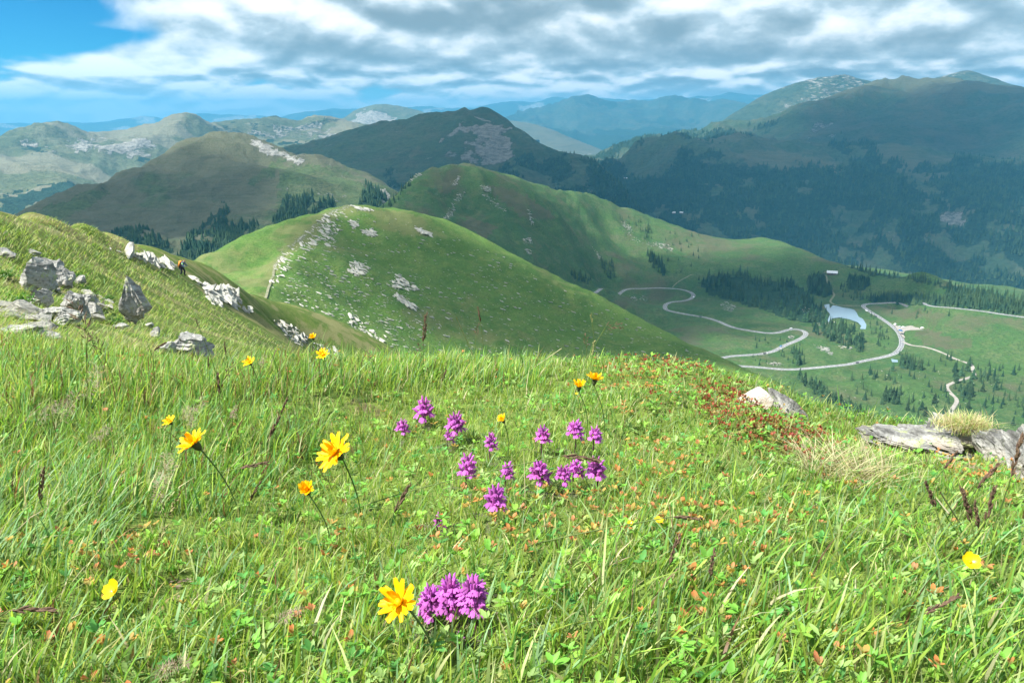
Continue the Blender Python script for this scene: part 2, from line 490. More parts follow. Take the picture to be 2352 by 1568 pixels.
S_LLF = Sheet(-16, 2, 160, 7300, 10800, 70,
    ridge([(560, 300, 9000), (700, 290, 9000), (785, 272, 9000), (820, 252, 9000), (860, 240, 9000), (890, 240, 9000), (915, 244, 9000), (950, 252, 9000), (983, 263, 9000), (1100, 290, 9000)], 0.08, 0.45)
    + pts((700, 330, 7700), (800, 330, 7700), (900, 330, 7700), (1000, 330, 7700), (850, 275, 8400)), N(90, 900, 6, 11, 0.6), 250)
S_LL = Sheet(-44, -1, 430, 2300, 7600, 140,
    ridge([(-350, 340, 4700), (-150, 330, 4700), (0, 325, 4700), (30, 308, 4700), (75, 299, 4700), (108, 292, 4900), (140, 303, 4900), (165, 310, 4900), (215, 313, 4900), (240, 302, 5000), (285, 298, 5000), (320, 289, 5000), (365, 283, 5000),
           (390, 289, 5150), (435, 297, 5300), (470, 290, 5450), (530, 286, 5700), (575, 283, 5850), (620, 272, 6000), (690, 279, 6000), (705, 273, 6000), (760, 269, 6000), (790, 275, 6000), (825, 290, 6000), (900, 305, 5900), (1000, 320, 5800)], 0.08, 0.4)
    + pts((-300, 480, 2800), (0, 500, 2700), (150, 470, 2900), (60, 430, 3300), (250, 430, 3500), (350, 410, 3800), (450, 400, 3900), (200, 360, 4100), (380, 350, 4300), (100, 340, 4300), (-200, 400, 3600),
          (550, 340, 4800), (650, 330, 4900), (750, 330, 4900), (850, 350, 4800), (560, 305, 5300), (700, 300, 5500), (470, 330, 4600), (330, 320, 4600), (700, 400, 4300), (0, 560, 2400), (300, 520, 2500)), N(95, 620, 7, 13, 0.8), 120)
S_M = Sheet(-24, 22, 350, 2050, 3700, 135,
    ridge([(500, 380, 3300), (600, 360, 3300), (690, 346, 3300), (750, 321, 3300), (830, 291, 3250), (880, 280, 3200), (895, 279, 3200), (950, 270, 3200), (1025, 258, 3200), (1060, 254, 3190), (1072, 250, 3190), (1085, 256, 3190), (1100, 254, 3190), (1125, 256, 3190),
           (1150, 270, 3180), (1176, 289, 3160), (1201, 315, 3120), (1226, 330, 3080), (1266, 347, 3000), (1306, 355, 2950), (1351, 366, 2900), (1376, 377, 2850), (1401, 401, 2800), (1436, 436, 2750), (1460, 470, 2700), (1560, 560, 2600)], 0.09, 0.5)
    + pts((600, 440, 2700), (700, 415, 2650), (800, 410, 2600), (900, 410, 2550), (1000, 400, 2550), (1100, 420, 2500), (1200, 450, 2420), (1300, 490, 2350), (1400, 550, 2250), (1480, 620, 2200), (1000, 330, 2850), (1130, 340, 2800),
          (850, 350, 2850), (1180, 370, 2720), (700, 500, 2300), (1000, 520, 2200), (1250, 600, 2100), (1250, 400, 2700), (1330, 430, 2620)), N(62, 430, 7, 17, 0.8), 60)
S_R = Sheet(2, 43, 480, 2200, 6600, 220,
    ridge([(1250, 420, 5000), (1351, 361, 5100), (1416, 335, 5200), (1471, 317, 5300), (1516, 314, 5300), (1556, 304, 5400), (1606, 300, 5400), (1676, 287, 5400), (1751, 275, 5300), (1826, 242, 5300), (1876, 232, 5400), (1926, 215, 5500),
           (1975, 206, 5650), (1991, 200, 5700), (2006, 191, 5750), (2021, 184, 5800), (2061, 180, 5850), (2120, 184, 5850), (2206, 185, 5850), (2276, 194, 5800), (2352, 205, 5700), (2500, 240, 5600), (2700, 300, 5500), (2900, 350, 5400)], 0.08, 0.4)
    + pts(*dense([(1340, 395, 3700), (1381, 378, 3800), (1426, 366, 3850), (1456, 345, 3900), (1496, 321, 3950), (1531, 311, 4000), (1586, 325, 4100), (1616, 331, 4200), (1646, 320, 4200), (1696, 312, 4250), (1741, 315, 4300)], n=2))
    + [at_z(1400, 4500, -330), at_z(1500, 4600, -330), at_z(1620, 4700, -260), at_z(1720, 4800, -190)]
    + pts((1686, 350, 3750), (1776, 354, 3750), (1851, 360, 3750), (1916, 380, 3700), (1800, 333, 4300), (1900, 318, 4600), (2000, 290, 4900),
          (1400, 450, 3350), (1480, 450, 3300), (1600, 440, 3350), (1700, 420, 3450), (1850, 430, 3400), (2000, 400, 3800), (2100, 330, 4500), (2100, 260, 5100), (2250, 290, 4900), (2352, 320, 4700), (2352, 420, 3950), (2200, 410, 3850),
          (1950, 250, 5200), (2500, 400, 4200), (2700, 450, 4000),
          (1300, 560, 2750), (1500, 600, 2750), (1700, 640, 2750), (2000, 650, 2800), (2200, 650, 2850), (2352, 660, 2850), (1700, 530, 3050), (1950, 530, 3150), (2200, 520, 3200), (2352, 540, 3200), (2600, 600, 3000),
          (1500, 800, 2300), (1900, 800, 2300), (2352, 800, 2350), (2700, 800, 2350)), N(125, 720, 8, 21, 0.85), 90)
S_H = Sheet(-44, -2, 350, 850, 2050, 165,
    ridge([(-400, 620, 1350), (-100, 550, 1400), (20, 505, 1400), (100, 470, 1500), (215, 435, 1550), (300, 400, 1650), (370, 360, 1700), (425, 335, 1750), (460, 315, 1790), (480, 307, 1800), (500, 302, 1800), (545, 305, 1800), (575, 312, 1790), (625, 330, 1780), (665, 350, 1760),
           (705, 373, 1750), (780, 377, 1720), (810, 387, 1710), (850, 400, 1700), (880, 418, 1695), (905, 440, 1690), (960, 480, 1680)], 0.08, 0.5)
    + pts((-100, 620, 1000), (100, 560, 1080), (250, 560, 1030), (400, 600, 950), (300, 470, 1330), (450, 430, 1420), (600, 380, 1600), (680, 400, 1560), (600, 500, 1200), (700, 460, 1380), (800, 480, 1350), (860, 470, 1450),
          (500, 560, 1020), (650, 590, 980), (200, 480, 1300), (60, 560, 1150), (520, 370, 1580), (800, 560, 1050), (900, 560, 1150)), N(36, 230, 7, 25, 0.8), 35)

def lake_dist(x, y):
    return None

HID = lambda px, d, z: at_z(px, d, z)
def plane_d(py, z=-290.0):
    r = ray(CX, py); return z / r[2] * r[1]
def flat(*L, z=-290.0):
    out = []
    for px, py in L:
        r = ray(px, py); h = math.hypot(r[0], r[1]); out.append(r * (z / r[2]))
    return out

_nE = N(17, 130, 7, 31, 0.65)
LAKE_V = [(1892, 700), (1905, 698), (1906, 708), (1913, 701), (1925, 703), (1935, 706), (1950, 708), (1962, 711), (1968, 718), (1972, 727), (1982, 732), (1990, 745), (1989, 756), (1975, 755), (1978, 748),
          (1970, 740), (1950, 733), (1928, 729), (1912, 731), (1905, 742), (1900, 735), (1907, 722), (1899, 712)]
LAKE_Z = -290.0
LAKE_W = np.array([ray(a, b) * (LAKE_Z / ray(a, b)[2]) for a, b in LAKE_V])
LC = LAKE_W.mean(0)
def noise_E(x, y):
    # broken ground; calm by the lake and on the open meadow
    r = np.hypot(x - LC[0], y - LC[1])
    k = 0.18 + 0.82 * sm(60, 200, r)
    k = k * (0.5 + 0.5 * sm(1000, 850, np.hypot(x, y)))
    k = k * (1 + 1.7 * sm(0.30, 0.12, x / np.maximum(y, 1.0)) * sm(950, 1100, np.hypot(x, y)))
    return _nE(x, y) * k
S_E = Sheet(-16, 44, 520, 480, 2050, 260,
    ridge([(800, 540, 1000), (870, 480, 1120), (920, 440, 1200), (950, 405, 1250), (980, 390, 1280), (1025, 382, 1300), (1055, 377, 1310), (1100, 383, 1330), (1176, 408, 1370), (1251, 436, 1430), (1346, 447, 1520), (1411, 470, 1580), (1496, 500, 1640), (1561, 520, 1670),
           (1626, 546, 1690), (1676, 555, 1690), (1715, 553, 1690), (1751, 545, 1690), (1801, 557, 1650), (1851, 580, 1590), (1926, 605, 1500), (1971, 625, 1440), (2060, 640, 1390), (2150, 655, 1330), (2352, 690, 1230), (2600, 740, 1150), (2900, 800, 1100)], 0.10, 0.35)
    + pts((900, 560, 930), (1000, 480, 1100), (1100, 540, 1060), (1150, 450, 1250), (1200, 520, 1180), (1260, 600, 1110), (1300, 560, 1260), (1350, 630, 1220), (1400, 570, 1400), (1450, 615, 1340), (1400, 510, 1500), (1500, 560, 1500), (1560, 600, 1430), (1650, 590, 1500), (1800, 600, 1480),
          (1060, 420, 1240), (1010, 430, 1200))
    + flat((1400, 672), (1500, 668), (1590, 668), (1560, 700), (1500, 720), (1700, 660), (1800, 690), (1900, 660), (1700, 740), (1800, 765), (1860, 765), (1900, 715), (1950, 700), (1995, 745), (1940, 735), (2070, 780), (2000, 700),
           (2100, 700), (2250, 720), (2352, 740), (1700, 815), (1900, 835), (2050, 820), (1800, 880), (1950, 900), (2100, 880), (2230, 860), (2352, 850), (2000, 960), (2200, 960), (2352, 1000), (2650, 900), (2650, 1000), (1600, 760), (1500, 800), (1400, 760), (1650, 860))
    + [HID(1300, 800, -285), HID(1100, 800, -255), HID(1500, 600, -295), HID(2000, 520, -300), HID(2600, 560, -300), HID(1100, 600, -280)], noise_E, 22)

def noise_C(x, y):
    return N(7.0, 75, 7, 41, 0.6)(x, y) * sm(150, 420, np.hypot(x, y)) 
S_C = Sheet(-30, 36, 500, 150, 1100, 250,
    ridge([(300, 680, 480), (380, 640, 500), (450, 601, 530), (485, 590, 545), (520, 575, 560), (570, 558, 580), (620, 540, 600), (660, 525, 612), (700, 515, 622), (730, 495, 624), (760, 481, 622), (800, 471, 620), (860, 481, 630), (920, 488, 640), (960, 495, 645), (1030, 517, 650), (1100, 549, 650),
           (1175, 588, 645), (1250, 626, 640), (1330, 668, 630), (1400, 700, 615), (1470, 738, 600), (1530, 765, 585), (1590, 795, 568), (1650, 825, 550), (1700, 848, 528), (1750, 870, 506), (1800, 895, 485), (1850, 920, 465), (1910, 955, 445), (1965, 992, 430), (2030, 1035, 405), (2100, 1080, 380)], 0.10, 0.7)
    + pts((600, 705, 335), (612, 670, 368), (630, 640, 400), (655, 605, 442), (690, 572, 484), (738, 515, 560))
    + pts((540, 650, 430), (580, 622, 490), (500, 645, 440), (440, 650, 440), (520, 690, 360), (650, 750, 310), (700, 770, 318), (760, 800, 325), (830, 825, 335), (700, 700, 380), (800, 740, 385), (760, 650, 450), (860, 580, 530), (900, 700, 440), (1000, 620, 520), (1000, 790, 420),
          (1200, 800, 440), (1150, 700, 500), (1400, 810, 455), (1550, 830, 470), (1350, 760, 520), (1700, 880, 440))
    + [HID(600, 220, -85), HID(900, 220, -105), HID(1200, 270, -140), HID(1500, 300, -170), HID(1900, 300, -175), HID(2200, 300, -180)], noise_C, 12)

def noise_B(x, y):
    r = np.hypot(x, y)
    return N(0.28, 9, 6, 51, 0.35)(x, y) * sm(5, 40, r) + N(0.9, 30, 4, 55, 0.4)(x, y) * sm(45, 150, r)
S_B = Sheet(-46, 42, 500, 5.0, 420, 250,
    ridge([(-600, 420, 25), (-350, 455, 31), (-150, 488, 37), (0, 520, 43), (50, 533, 49), (100, 545, 57), (180, 560, 70), (240, 567, 84), (285, 578, 92), (330, 590, 99), (375, 601, 106), (430, 603, 113), (465, 620, 119), (500, 641, 125), (530, 665, 132), (560, 688, 145),
           (590, 708, 163), (620, 730, 182), (660, 753, 206), (700, 777, 232), (740, 797, 256), (780, 818, 278), (820, 832, 298), (870, 850, 325)], 0.12, 0.6)
    + pts((-300, 700, 9), (-100, 740, 9), (0, 752, 9.5), (200, 765, 10), (400, 800, 12), (600, 832, 16), (800, 850, 24), (-200, 620, 15), (-150, 560, 22),
          (40, 600, 26), (60, 640, 21), (90, 690, 18), (200, 740, 14.5), (0, 700, 16), (250, 705, 19), (170, 690, 19), (330, 745, 19), (380, 775, 17), (200, 620, 36), (320, 670, 33), (420, 700, 40), (450, 760, 27), (560, 760, 50), (620, 800, 50),
          (400, 640, 68), (500, 700, 75), (600, 765, 95), (680, 800, 115), (740, 830, 130), (130, 580, 48), (240, 600, 60))
    + [HID(900, 60, -24), HID(1000, 20, -9), HID(1100, 100, -48), HID(1300, 30, -16), HID(1500, 150, -90), HID(1600, 8, -6), HID(2000, 40, -30), HID(2300, 9, -7), HID(2352, 200, -140), HID(1200, 340, -190), HID(950, 330, -125)], noise_B, 1.6)

def noise_A(x, y):
    return 0.05 * fbm(x / 0.9, y / 0.9, 3, 61) + 0.018 * fbm(x / 0.17, y / 0.17, 3, 62)
def gz(px, py, d): return along(px, py, d)
_A = pts(*dense([(-500, 745, 4.6), (-200, 765, 4.4), (0, 785, 4.2), (200, 803, 4.0), (400, 828, 3.8), (600, 846, 3.5), (800, 842, 3.3), (1000, 832, 3.1), (1200, 826, 3.05), (1400, 832, 3.0), (1550, 835, 2.9), (1650, 850, 2.75), (1720, 885, 2.6),
                 (1790, 935, 2.45), (1850, 975, 2.35), (1920, 1012, 2.35), (1990, 1022, 2.5), (2080, 1015, 2.75), (2200, 1010, 2.9), (2300, 1040, 2.75), (2420, 1075, 2.7), (2700, 1130, 2.6)], n=1))
_back = []
for i, p in enumerate(_A):
    k = (math.hypot(p[0], p[1]) + 1.6) / math.hypot(p[0], p[1])
    _back.append(np.array([p[0] * k, p[1] * k, p[2] - (0.75 if p[0] < -0.5 else 1.25)]))
_prof = [(0.0, -0.47), (0.5, -0.52), (0.8, -0.575), (1.1, -0.645), (1.4, -0.715), (1.8, -0.79), (2.3, -0.875)]
_body = []
for yy, zz in _prof:
    for xx in (-2.2, -1.4, -0.7, 0.0, 0.7, 1.4, 2.2):
        z = zz
        if xx > 0.9: z -= 0.10 * (xx - 0.9) * min(yy, 2.0) * 0.9
        if yy > 1.7 and xx > 0.9: continue
        if xx < 0: z += 0.02 * (-xx) * yy
        _body.append(np.array([xx, yy, z]))
class Near:
    """the knoll in front, on a square grid"""
    def __init__(self, x0, x1, nx, y0, y1, ny):
        self.s = Sheet.__new__(Sheet)
        P = np.array(_A + _back + _body); s = self.s
        s.noise = noise_A; s.P = P; s.c = 0.35; n = len(P); s.S = 3.0
        X = P[:, :2] / s.S; z = P[:, 2] - noise_A(P[:, 0], P[:, 1]) * 0.0
        D = np.sqrt(((X[:, None] - X[None]) ** 2).sum(-1) + (s.c / s.S) ** 2)
        A = np.zeros((n + 3, n + 3)); A[:n, :n] = -D + np.eye(n) * 0.01; A[:n, n] = 1; A[:n, n + 1:] = X; A[n, :n] = 1; A[n + 1:, :n] = X.T
        s.w = np.linalg.solve(A, np.concatenate([z, [0, 0, 0]]))
        self.x = np.linspace(x0, x1, nx); self.y = np.linspace(y0, y1, ny)
        self.X, self.Y = np.meshgrid(self.x, self.y, indexing='ij')
        self.Z = s.func(self.X, self.Y)
    def z(self, x, y):
        i = np.clip((np.asarray(x) - self.x[0]) / (self.x[1] - self.x[0]), 0, len(self.x) - 1.001); j = np.clip((np.asarray(y) - self.y[0]) / (self.y[1] - self.y[0]), 0, len(self.y) - 1.001)
        i0 = i.astype(int); j0 = j.astype(int); fi = i - i0; fj = j - j0; Z = self.Z
        return (Z[i0, j0] * (1 - fi) + Z[i0 + 1, j0] * fi) * (1 - fj) + (Z[i0, j0 + 1] * (1 - fi) + Z[i0 + 1, j0 + 1] * fi) * fj
    def hit(self, px, py, h=0.0):
        r = ray(np.atleast_1d(px), np.atleast_1d(py)); r = r / np.hypot(r[:, 0], r[:, 1])[:, None]
        t = np.linspace(0.3, 6.0, 1200); x = r[:, 0:1] * t; y = r[:, 1:2] * t; zz = r[:, 2:3] * t
        h = np.atleast_1d(h)[:, None] if np.ndim(h) else h
        g = zz - self.z(x, y) - h; below = g < 0; k = np.argmax(below, 1); ok = below.any(1) & (k > 0)
        return r * t[k][:, None], ok
G_A = Near(-5.5, 5.0, 230, -1.2, 5.6, 150)

# ------------------------------------------------------------------ ground cover masks and the sheets themselves
def warped(S, amp_px, seed):
    px, py = project(S.X, S.Y, S.Z)
    R = np.hypot(S.X, S.Y)
    wl = amp_px * 3.0 * R / FPX
    wl = np.exp(np.round(np.log(np.median(wl)) * 4) / 4)
    dx = fbm(S.X / wl, S.Y / wl, 5, seed, 0.6) * amp_px; dy = fbm(S.X / wl + 40, S.Y / wl, 5, seed + 7, 0.6) * amp_px
    return px + dx, py + dy * 0.8

def blank(S): return np.zeros(S.X.shape + (3,), np.float32)

# far ranges
for S, nm, m, fr, rk in ((S_SNOW, 'mountain_range', M_FAR, 0.2, 0.5), (S_BLUE, 'mountain_range', M_FAR, 0.5, 0.25), (S_PALE, 'mountain', M_FAR, 0.35, 0.1), (S_R2, 'mountain', M_FAR, 0.45, 0.25), (S_LLF, 'mountain', M_LIME, 0.1, 0.2)):
    k = blank(S); sl = S.slope()
    wl = 1400.0
    nz = fbm(S.X / wl, S.Y / wl, 6, 77, 0.6)
    px, py = warped(S, 12, 5)
    k[..., 1] = sm(0.1, 0.5, nz + rk - 0.45) * 0.5
    if S is S_BLUE: k[..., 0] = sm(-0.15, 0.1, nz + (py - 285) / 60); k[..., 1] = 0.45 * sm(0.30, 0.55, fbm(S.X / 500, S.Y / 500, 5, 79) + 0.2) * sm(265, 300, py)
    if S is S_R2: k[..., 0] = sm(-0.1, 0.1, nz * 0.6 + (py - (300 - (px - 1600) * 0.10)) / 30); k[..., 1] = np.maximum(k[..., 1], 0.5 * in_poly(px, py, [(1800, 240), (1900, 205), (1950, 195), (1930, 225), (1830, 262)]))
    if S is S_PALE: k[..., 0] = sm(-0.1, 0.1, (py - (300 + (px - 1176) * 0.35 + 18)) / 25 + nz * 0.6); k[..., 2] = 0.8
    if S is S_LLF: k[..., 1] = 0.9 * in_poly(px, py, [(800, 285), (820, 262), (850, 254), (880, 262), (920, 278), (905, 286), (860, 292), (820, 300)])
    if S is S_SNOW: k[..., 1] = sm(0.0, 0.5, nz) * 0.7
    S.build(nm, m, k)

k = blank(S_LL); px, py = warped(S_LL, 10, 9)
nz = fbm(S_LL.X / 260, S_LL.Y / 260, 6, 81, 0.6); nz2 = fbm(S_LL.X / 900, S_LL.Y / 500, 5, 83, 0.6)
rocky = np.zeros(S_LL.X.shape)
for poly, v in (([(25, 335), (50, 318), (90, 322), (130, 345), (135, 358), (100, 352), (45, 345)], 0.8), ([(145, 325), (200, 318), (330, 320), (400, 345), (390, 352), (345, 358), (300, 362), (240, 350), (160, 345)], 0.85),
                ([(330, 330), (420, 340), (400, 350), (340, 350)], 0.7), ([(560, 300), (640, 295), (700, 292), (800, 298), (790, 318), (650, 322), (600, 312)], 0.85), ([(620, 285), (700, 280), (760, 285), (720, 295), (640, 292)], 0.6)):
    rocky = np.maximum(rocky, v * in_poly(px, py, poly))
k[..., 1] = np.clip(rocky * 0.62 + 0.45 * nz * (rocky > 0) + 0.2 * nz, 0, 1)
fo = in_poly(px, py, [(-400, 455), (30, 450), (90, 430), (170, 418), (180, 425), (150, 445), (60, 475), (20, 520), (-400, 700)]) | in_poly(px, py, [(480, 330), (560, 318), (700, 330), (900, 330), (900, 420), (500, 420)])
fo2 = in_poly(px, py, [(300, 368), (345, 360), (385, 358), (380, 366), (330, 372)]) | in_poly(px, py, [(40, 338), (70, 335), (112, 345), (100, 351), (60, 346)])
k[..., 0] = np.clip(fo * sm(-0.25, 0.0, nz2 + 0.1) + fo2 * 0.7 + (py < 330) * (px > 450) * sm(0.0, 0.3, nz) * 0.5, 0, 1)
k[..., 2] = sm(0.0, 0.4, nz2 + 0.15)
S_LL.build('mountain', M_LIME, k)

k = blank(S_M); px, py = warped(S_M, 9, 10)
nz = fbm(S_M.X / 150, S_M.Y / 150, 6, 85, 0.6)
fo = in_poly(px, py, [(1145, 395), (1165, 372), (1200, 352), (1215, 345), (1225, 365), (1240, 380), (1270, 360), (1300, 362), (1350, 372), (1400, 400), (1470, 470), (1560, 640), (1400, 640), (1300, 470), (1200, 425)])
fo |= in_poly(px, py, [(880, 395), (900, 392), (935, 405), (925, 430), (890, 425)]) | in_poly(px, py, [(1285, 350), (1320, 352), (1350, 362), (1380, 380), (1300, 372)])
k[..., 0] = fo * sm(-0.30, -0.15, nz + 0.15); 
k[..., 1] = np.clip(0.75 * in_poly(px, py, [(1090, 262), (1150, 275), (1200, 320), (1180, 370), (1120, 380), (980, 368), (1000, 330), (1040, 300)]) * sm(-0.3, 0.3, nz) + sm(0.25, 0.6, nz) * 0.4, 0, 1)
k[..., 2] = 0.35 + 0.5 * in_poly(px, py, [(940, 370), (950, 345), (965, 335), (960, 355)])
MASK_M = k
S_M.build('mountain', M_BIG, k)

k = blank(S_R); px, py = warped(S_R, 14, 12)
nz = fbm(S_R.X / 170, S_R.Y / 170, 6, 87, 0.6); nz2 = fbm(S_R.X / 420, S_R.Y / 420, 4, 89, 0.6)
fo = in_poly(px, py, [(1250, 400), (1400, 372), (1425, 372), (1440, 380), (1430, 400), (1470, 410), (1530, 405), (1545, 375), (1560, 345), (1590, 345), (1580, 365), (1630, 352), (1680, 350), (1700, 375), (1745, 380), (1780, 400), (1800, 392), (1850, 380), (1880, 385),
                      (1940, 390), (1960, 360), (1990, 350), (2020, 370), (2060, 400), (2110, 430), (2140, 450), (2160, 430), (2170, 400), (2180, 368), (2230, 358), (2290, 372), (2352, 378), (2900, 380), (2900, 900), (1200, 900), (1200, 480)])
fo |= in_poly(px, py, [(1351, 361), (1416, 330), (1471, 305), (1690, 300), (1760, 290), (1790, 272), (1770, 300), (1680, 318), (1620, 325), (1560, 312), (1530, 306), (1490, 318), (1456, 340), (1380, 380)])
fo |= in_poly(px, py, [(1900, 340), (1920, 325), (1990, 330), (2010, 345), (1950, 352)]) | in_poly(px, py, [(1920, 310), (1960, 325), (2000, 345), (2060, 370), (2090, 400), (2050, 390), (1980, 355)])
clr = np.zeros(fo.shape, bool)
for poly in ([(2080, 470), (2120, 455), (2150, 470), (2130, 500), (2090, 490)], [(2036, 500), (2056, 500), (2064, 560), (2050, 572), (2034, 550)], [(2155, 480), (2220, 485), (2215, 525), (2180, 530), (2150, 500)], [(2265, 515), (2310, 515), (2305, 530), (2268, 528)],
             [(1905, 470), (1960, 475), (1990, 495), (1980, 510), (1920, 492)], [(1560, 488), (1600, 490), (1620, 480), (1610, 500), (1570, 500)], [(1610, 430), (1650, 420), (1660, 445), (1625, 455)], [(1830, 420), (1850, 410), (1870, 445), (1850, 442)],
             [(2140, 390), (2175, 400), (2180, 440), (2200, 500), (2180, 490), (2150, 440), (2110, 400)], [(2100, 380), (2130, 400), (2150, 450), (2130, 440)], [(2060, 345), (2100, 370), (2140, 430), (2110, 410)], [(1700, 405), (1740, 400), (1735, 440), (1715, 445)], [(1440, 378), (1500, 350), (1520, 400), (1480, 412), (1440, 400)]):
    clr |= in_poly(px, py, poly)
speckle = sm(0.14, 0.24, nz + 0.35 * nz2 - 0.0006 * (py - 400))
F = fo * (~clr) * (1 - speckle)
edge = sm(330, 420, py) * sm(0.12, 0.2, nz + nz2 * 0.4) * 0.9
k[..., 0] = np.clip(np.maximum(F, edge * (py < 480)), 0, 1)
k[..., 1] = np.clip(0.6 * in_poly(px, py, [(1860, 290), (1900, 270), (1925, 300), (1880, 330), (1850, 320)]) * sm(-0.2, 0.3, nz) + 0.7 * in_poly(px, py, [(2160, 480), (2215, 485), (2200, 525), (2160, 505)]) + 0.75 * in_poly(px, py, [(2035, 500), (2050, 500), (2058, 560), (2044, 560)]) * 0.6, 0, 1)
k[..., 2] = np.clip(0.35 + 0.5 * sm(240, 190, py) + 0.5 * in_poly(px, py, [(1690, 348), (1780, 350), (1920, 378), (1940, 395), (1830, 385), (1750, 380), (1700, 372)]) + 0.3 * nz2, 0, 1)
MASK_R = k
S_R.build('mountain', M_BIG, k)

k = blank(S_H); px, py = warped(S_H, 10, 14)
nz = fbm(S_H.X / 60, S_H.Y / 60, 6, 91, 0.6); nz2 = fbm(S_H.X / 200, S_H.Y / 200, 4, 92, 0.6)
fo = np.zeros(nz.shape, bool)
for poly in ([(240, 560), (270, 530), (320, 520), (360, 545), (400, 570), (390, 620), (250, 610)], [(410, 590), (420, 555), (470, 520), (500, 480), (525, 475), (520, 520), (580, 515), (600, 540), (540, 570), (600, 590), (560, 640), (420, 640)],
             [(620, 530), (640, 480), (660, 448), (715, 442), (720, 455), (700, 500), (740, 510), (720, 530), (660, 525)], [(715, 500), (730, 465), (760, 455), (770, 470), (745, 510)], [(120, 545), (180, 530), (200, 560), (140, 575)], [(820, 470), (850, 425), (880, 450), (890, 480), (850, 480)]):
    fo |= in_poly(px, py, poly)
k[..., 0] = fo * sm(-0.35, -0.2, nz + 0.1)
k[..., 1] = np.clip(0.8 * in_poly(px, py, [(575, 312), (620, 335), (700, 372), (690, 376), (600, 350), (575, 330)]) + 0.7 * in_poly(px, py, [(850, 425), (890, 440), (900, 470), (870, 480), (840, 445)]) + sm(0.3, 0.6, nz) * 0.5 * (px > 650), 0, 1)
lit = in_poly(px, py, [(20, 505), (120, 470), (220, 435), (260, 440), (190, 480), (80, 540), (-100, 560)])
k[..., 2] = np.clip(0.75 + 0.6 * nz2 + 0.4 * sm(420, 320, py) - 0.9 * lit - 0.8 * in_poly(px, py, [(560, 420), (640, 365), (655, 370), (600, 425)]) - 0.7 * (px > 640) * (py > 380), 0, 1)
MASK_H = k
S_H.build('hill', M_HILL, k)

c4 = lambda L: [(804 + a * .3418, 344.5 + b * .3418) for a, b in L]
c5 = lambda L: [(1320.7 + a * .4385, 574.2 + b * .4385) for a, b in L]
c6 = lambda L: [(1837.5 + a * .1282, 574.2 + b * .1282) for a, b in L]
c7 = lambda L: [(2009.8 + a * .1455, 660.3 + b * .1455) for a, b in L]
c3 = lambda L: [(a * .3418, 459 + b * .3418) for a, b in L]

# lake bed and shore
def lake_sd(x, y):
    ins = in_poly(x, y, [tuple(p[:2]) for p in LAKE_W])
    L = [tuple(p[:2]) for p in LAKE_W]; d = near_line(x, y, L + [L[0]])
    return np.where(ins, -d, d)
sd = lake_sd(S_E.X, S_E.Y)
flatZ = np.where(sd < 0, LAKE_Z - 1.5, LAKE_Z + 0.25 + 0.01 * np.maximum(sd, 0))
S_E.Z = np.where(sd < 90, flatZ * (1 - sm(25, 90, sd)) + S_E.Z * sm(25, 90, sd), S_E.Z)

ROAD_MAIN = c5([(95, 236), (115, 232), (250, 215), (370, 206), (480, 201), (560, 200), (600, 208), (624, 226), (622, 246), (590, 260), (540, 268), (495, 277), (472, 290), (470, 303), (490, 315), (540, 328), (610, 342), (680, 352), (740, 372), (800, 395),
                (870, 415), (950, 428), (1010, 437), (1060, 438), (1090, 428), (1115, 415), (1150, 410), (1190, 416), (1213, 432), (1205, 450), (1170, 470), (1110, 495), (1060, 520), (1010, 540), (950, 548), (880, 550), (820, 556), (780, 564), (740, 576), (745, 592), (820, 602), (940, 609),
                (1010, 618), (1100, 624), (1190, 624), (1290, 614), (1400, 600), (1500, 584), (1600, 566), (1660, 550), (1695, 525), (1712, 495), (1708, 460), (1690, 425), (1650, 390), (1600, 355), (1550, 325), (1515, 302), (1505, 289), (1530, 280), (1580, 278),
                (1640, 283), (1750, 290), (1850, 296), (1950, 302), (2050, 314), (2200, 330), (2352, 352), (2500, 375)])
TRACK_HUT = c5([(1345, 116), (1312, 117), (1300, 125), (1318, 140), (1322, 170), (1332, 195), (1347, 215), (1358, 235), (1345, 255), (1338, 270), (1360, 285), (1400, 290), (1495, 291)])
TRACK_RIGHT = c5([(1715, 478), (1760, 500), (1820, 505), (1880, 520), (1940, 545), (2010, 575), (2075, 600), (2085, 630), (2090, 655), (2050, 672), (1990, 690), (1950, 710), (1955, 735), (1985, 765), (2000, 790), (1985, 820), (1970, 840), (1975, 870)])
PATH_PIN = c5([(510, 196), (530, 175), (560, 155), (590, 140), (620, 128)])

def world_line(S, pix):
    p, ok = S.hit([a for a, b in pix], [b for a, b in pix]); return p[ok]

def smooth_line(p, step):
    P = np.asarray(p)[:, :2]; out = []
    n = len(P)
    for i in range(n - 1):
        p0 = P[max(i - 1, 0)]; p1 = P[i]; p2 = P[i + 1]; p3 = P[min(i + 2, n - 1)]
        k = max(2, int(np.linalg.norm(p2 - p1) / step))
        for j in range(k):
            t = j / k
            out.append(0.5 * ((2 * p1) + (-p0 + p2) * t + (2 * p0 - 5 * p1 + 4 * p2 - p3) * t * t + (-p0 + 3 * p1 - 3 * p2 + p3) * t ** 3))
    out.append(P[-1]); return np.array(out)

road_xy = smooth_line(world_line(S_E, ROAD_MAIN), 5.0)
for _ in range(6):
    road_xy[1:-1] = 0.25 * road_xy[:-2] + 0.5 * road_xy[1:-1] + 0.25 * road_xy[2:]
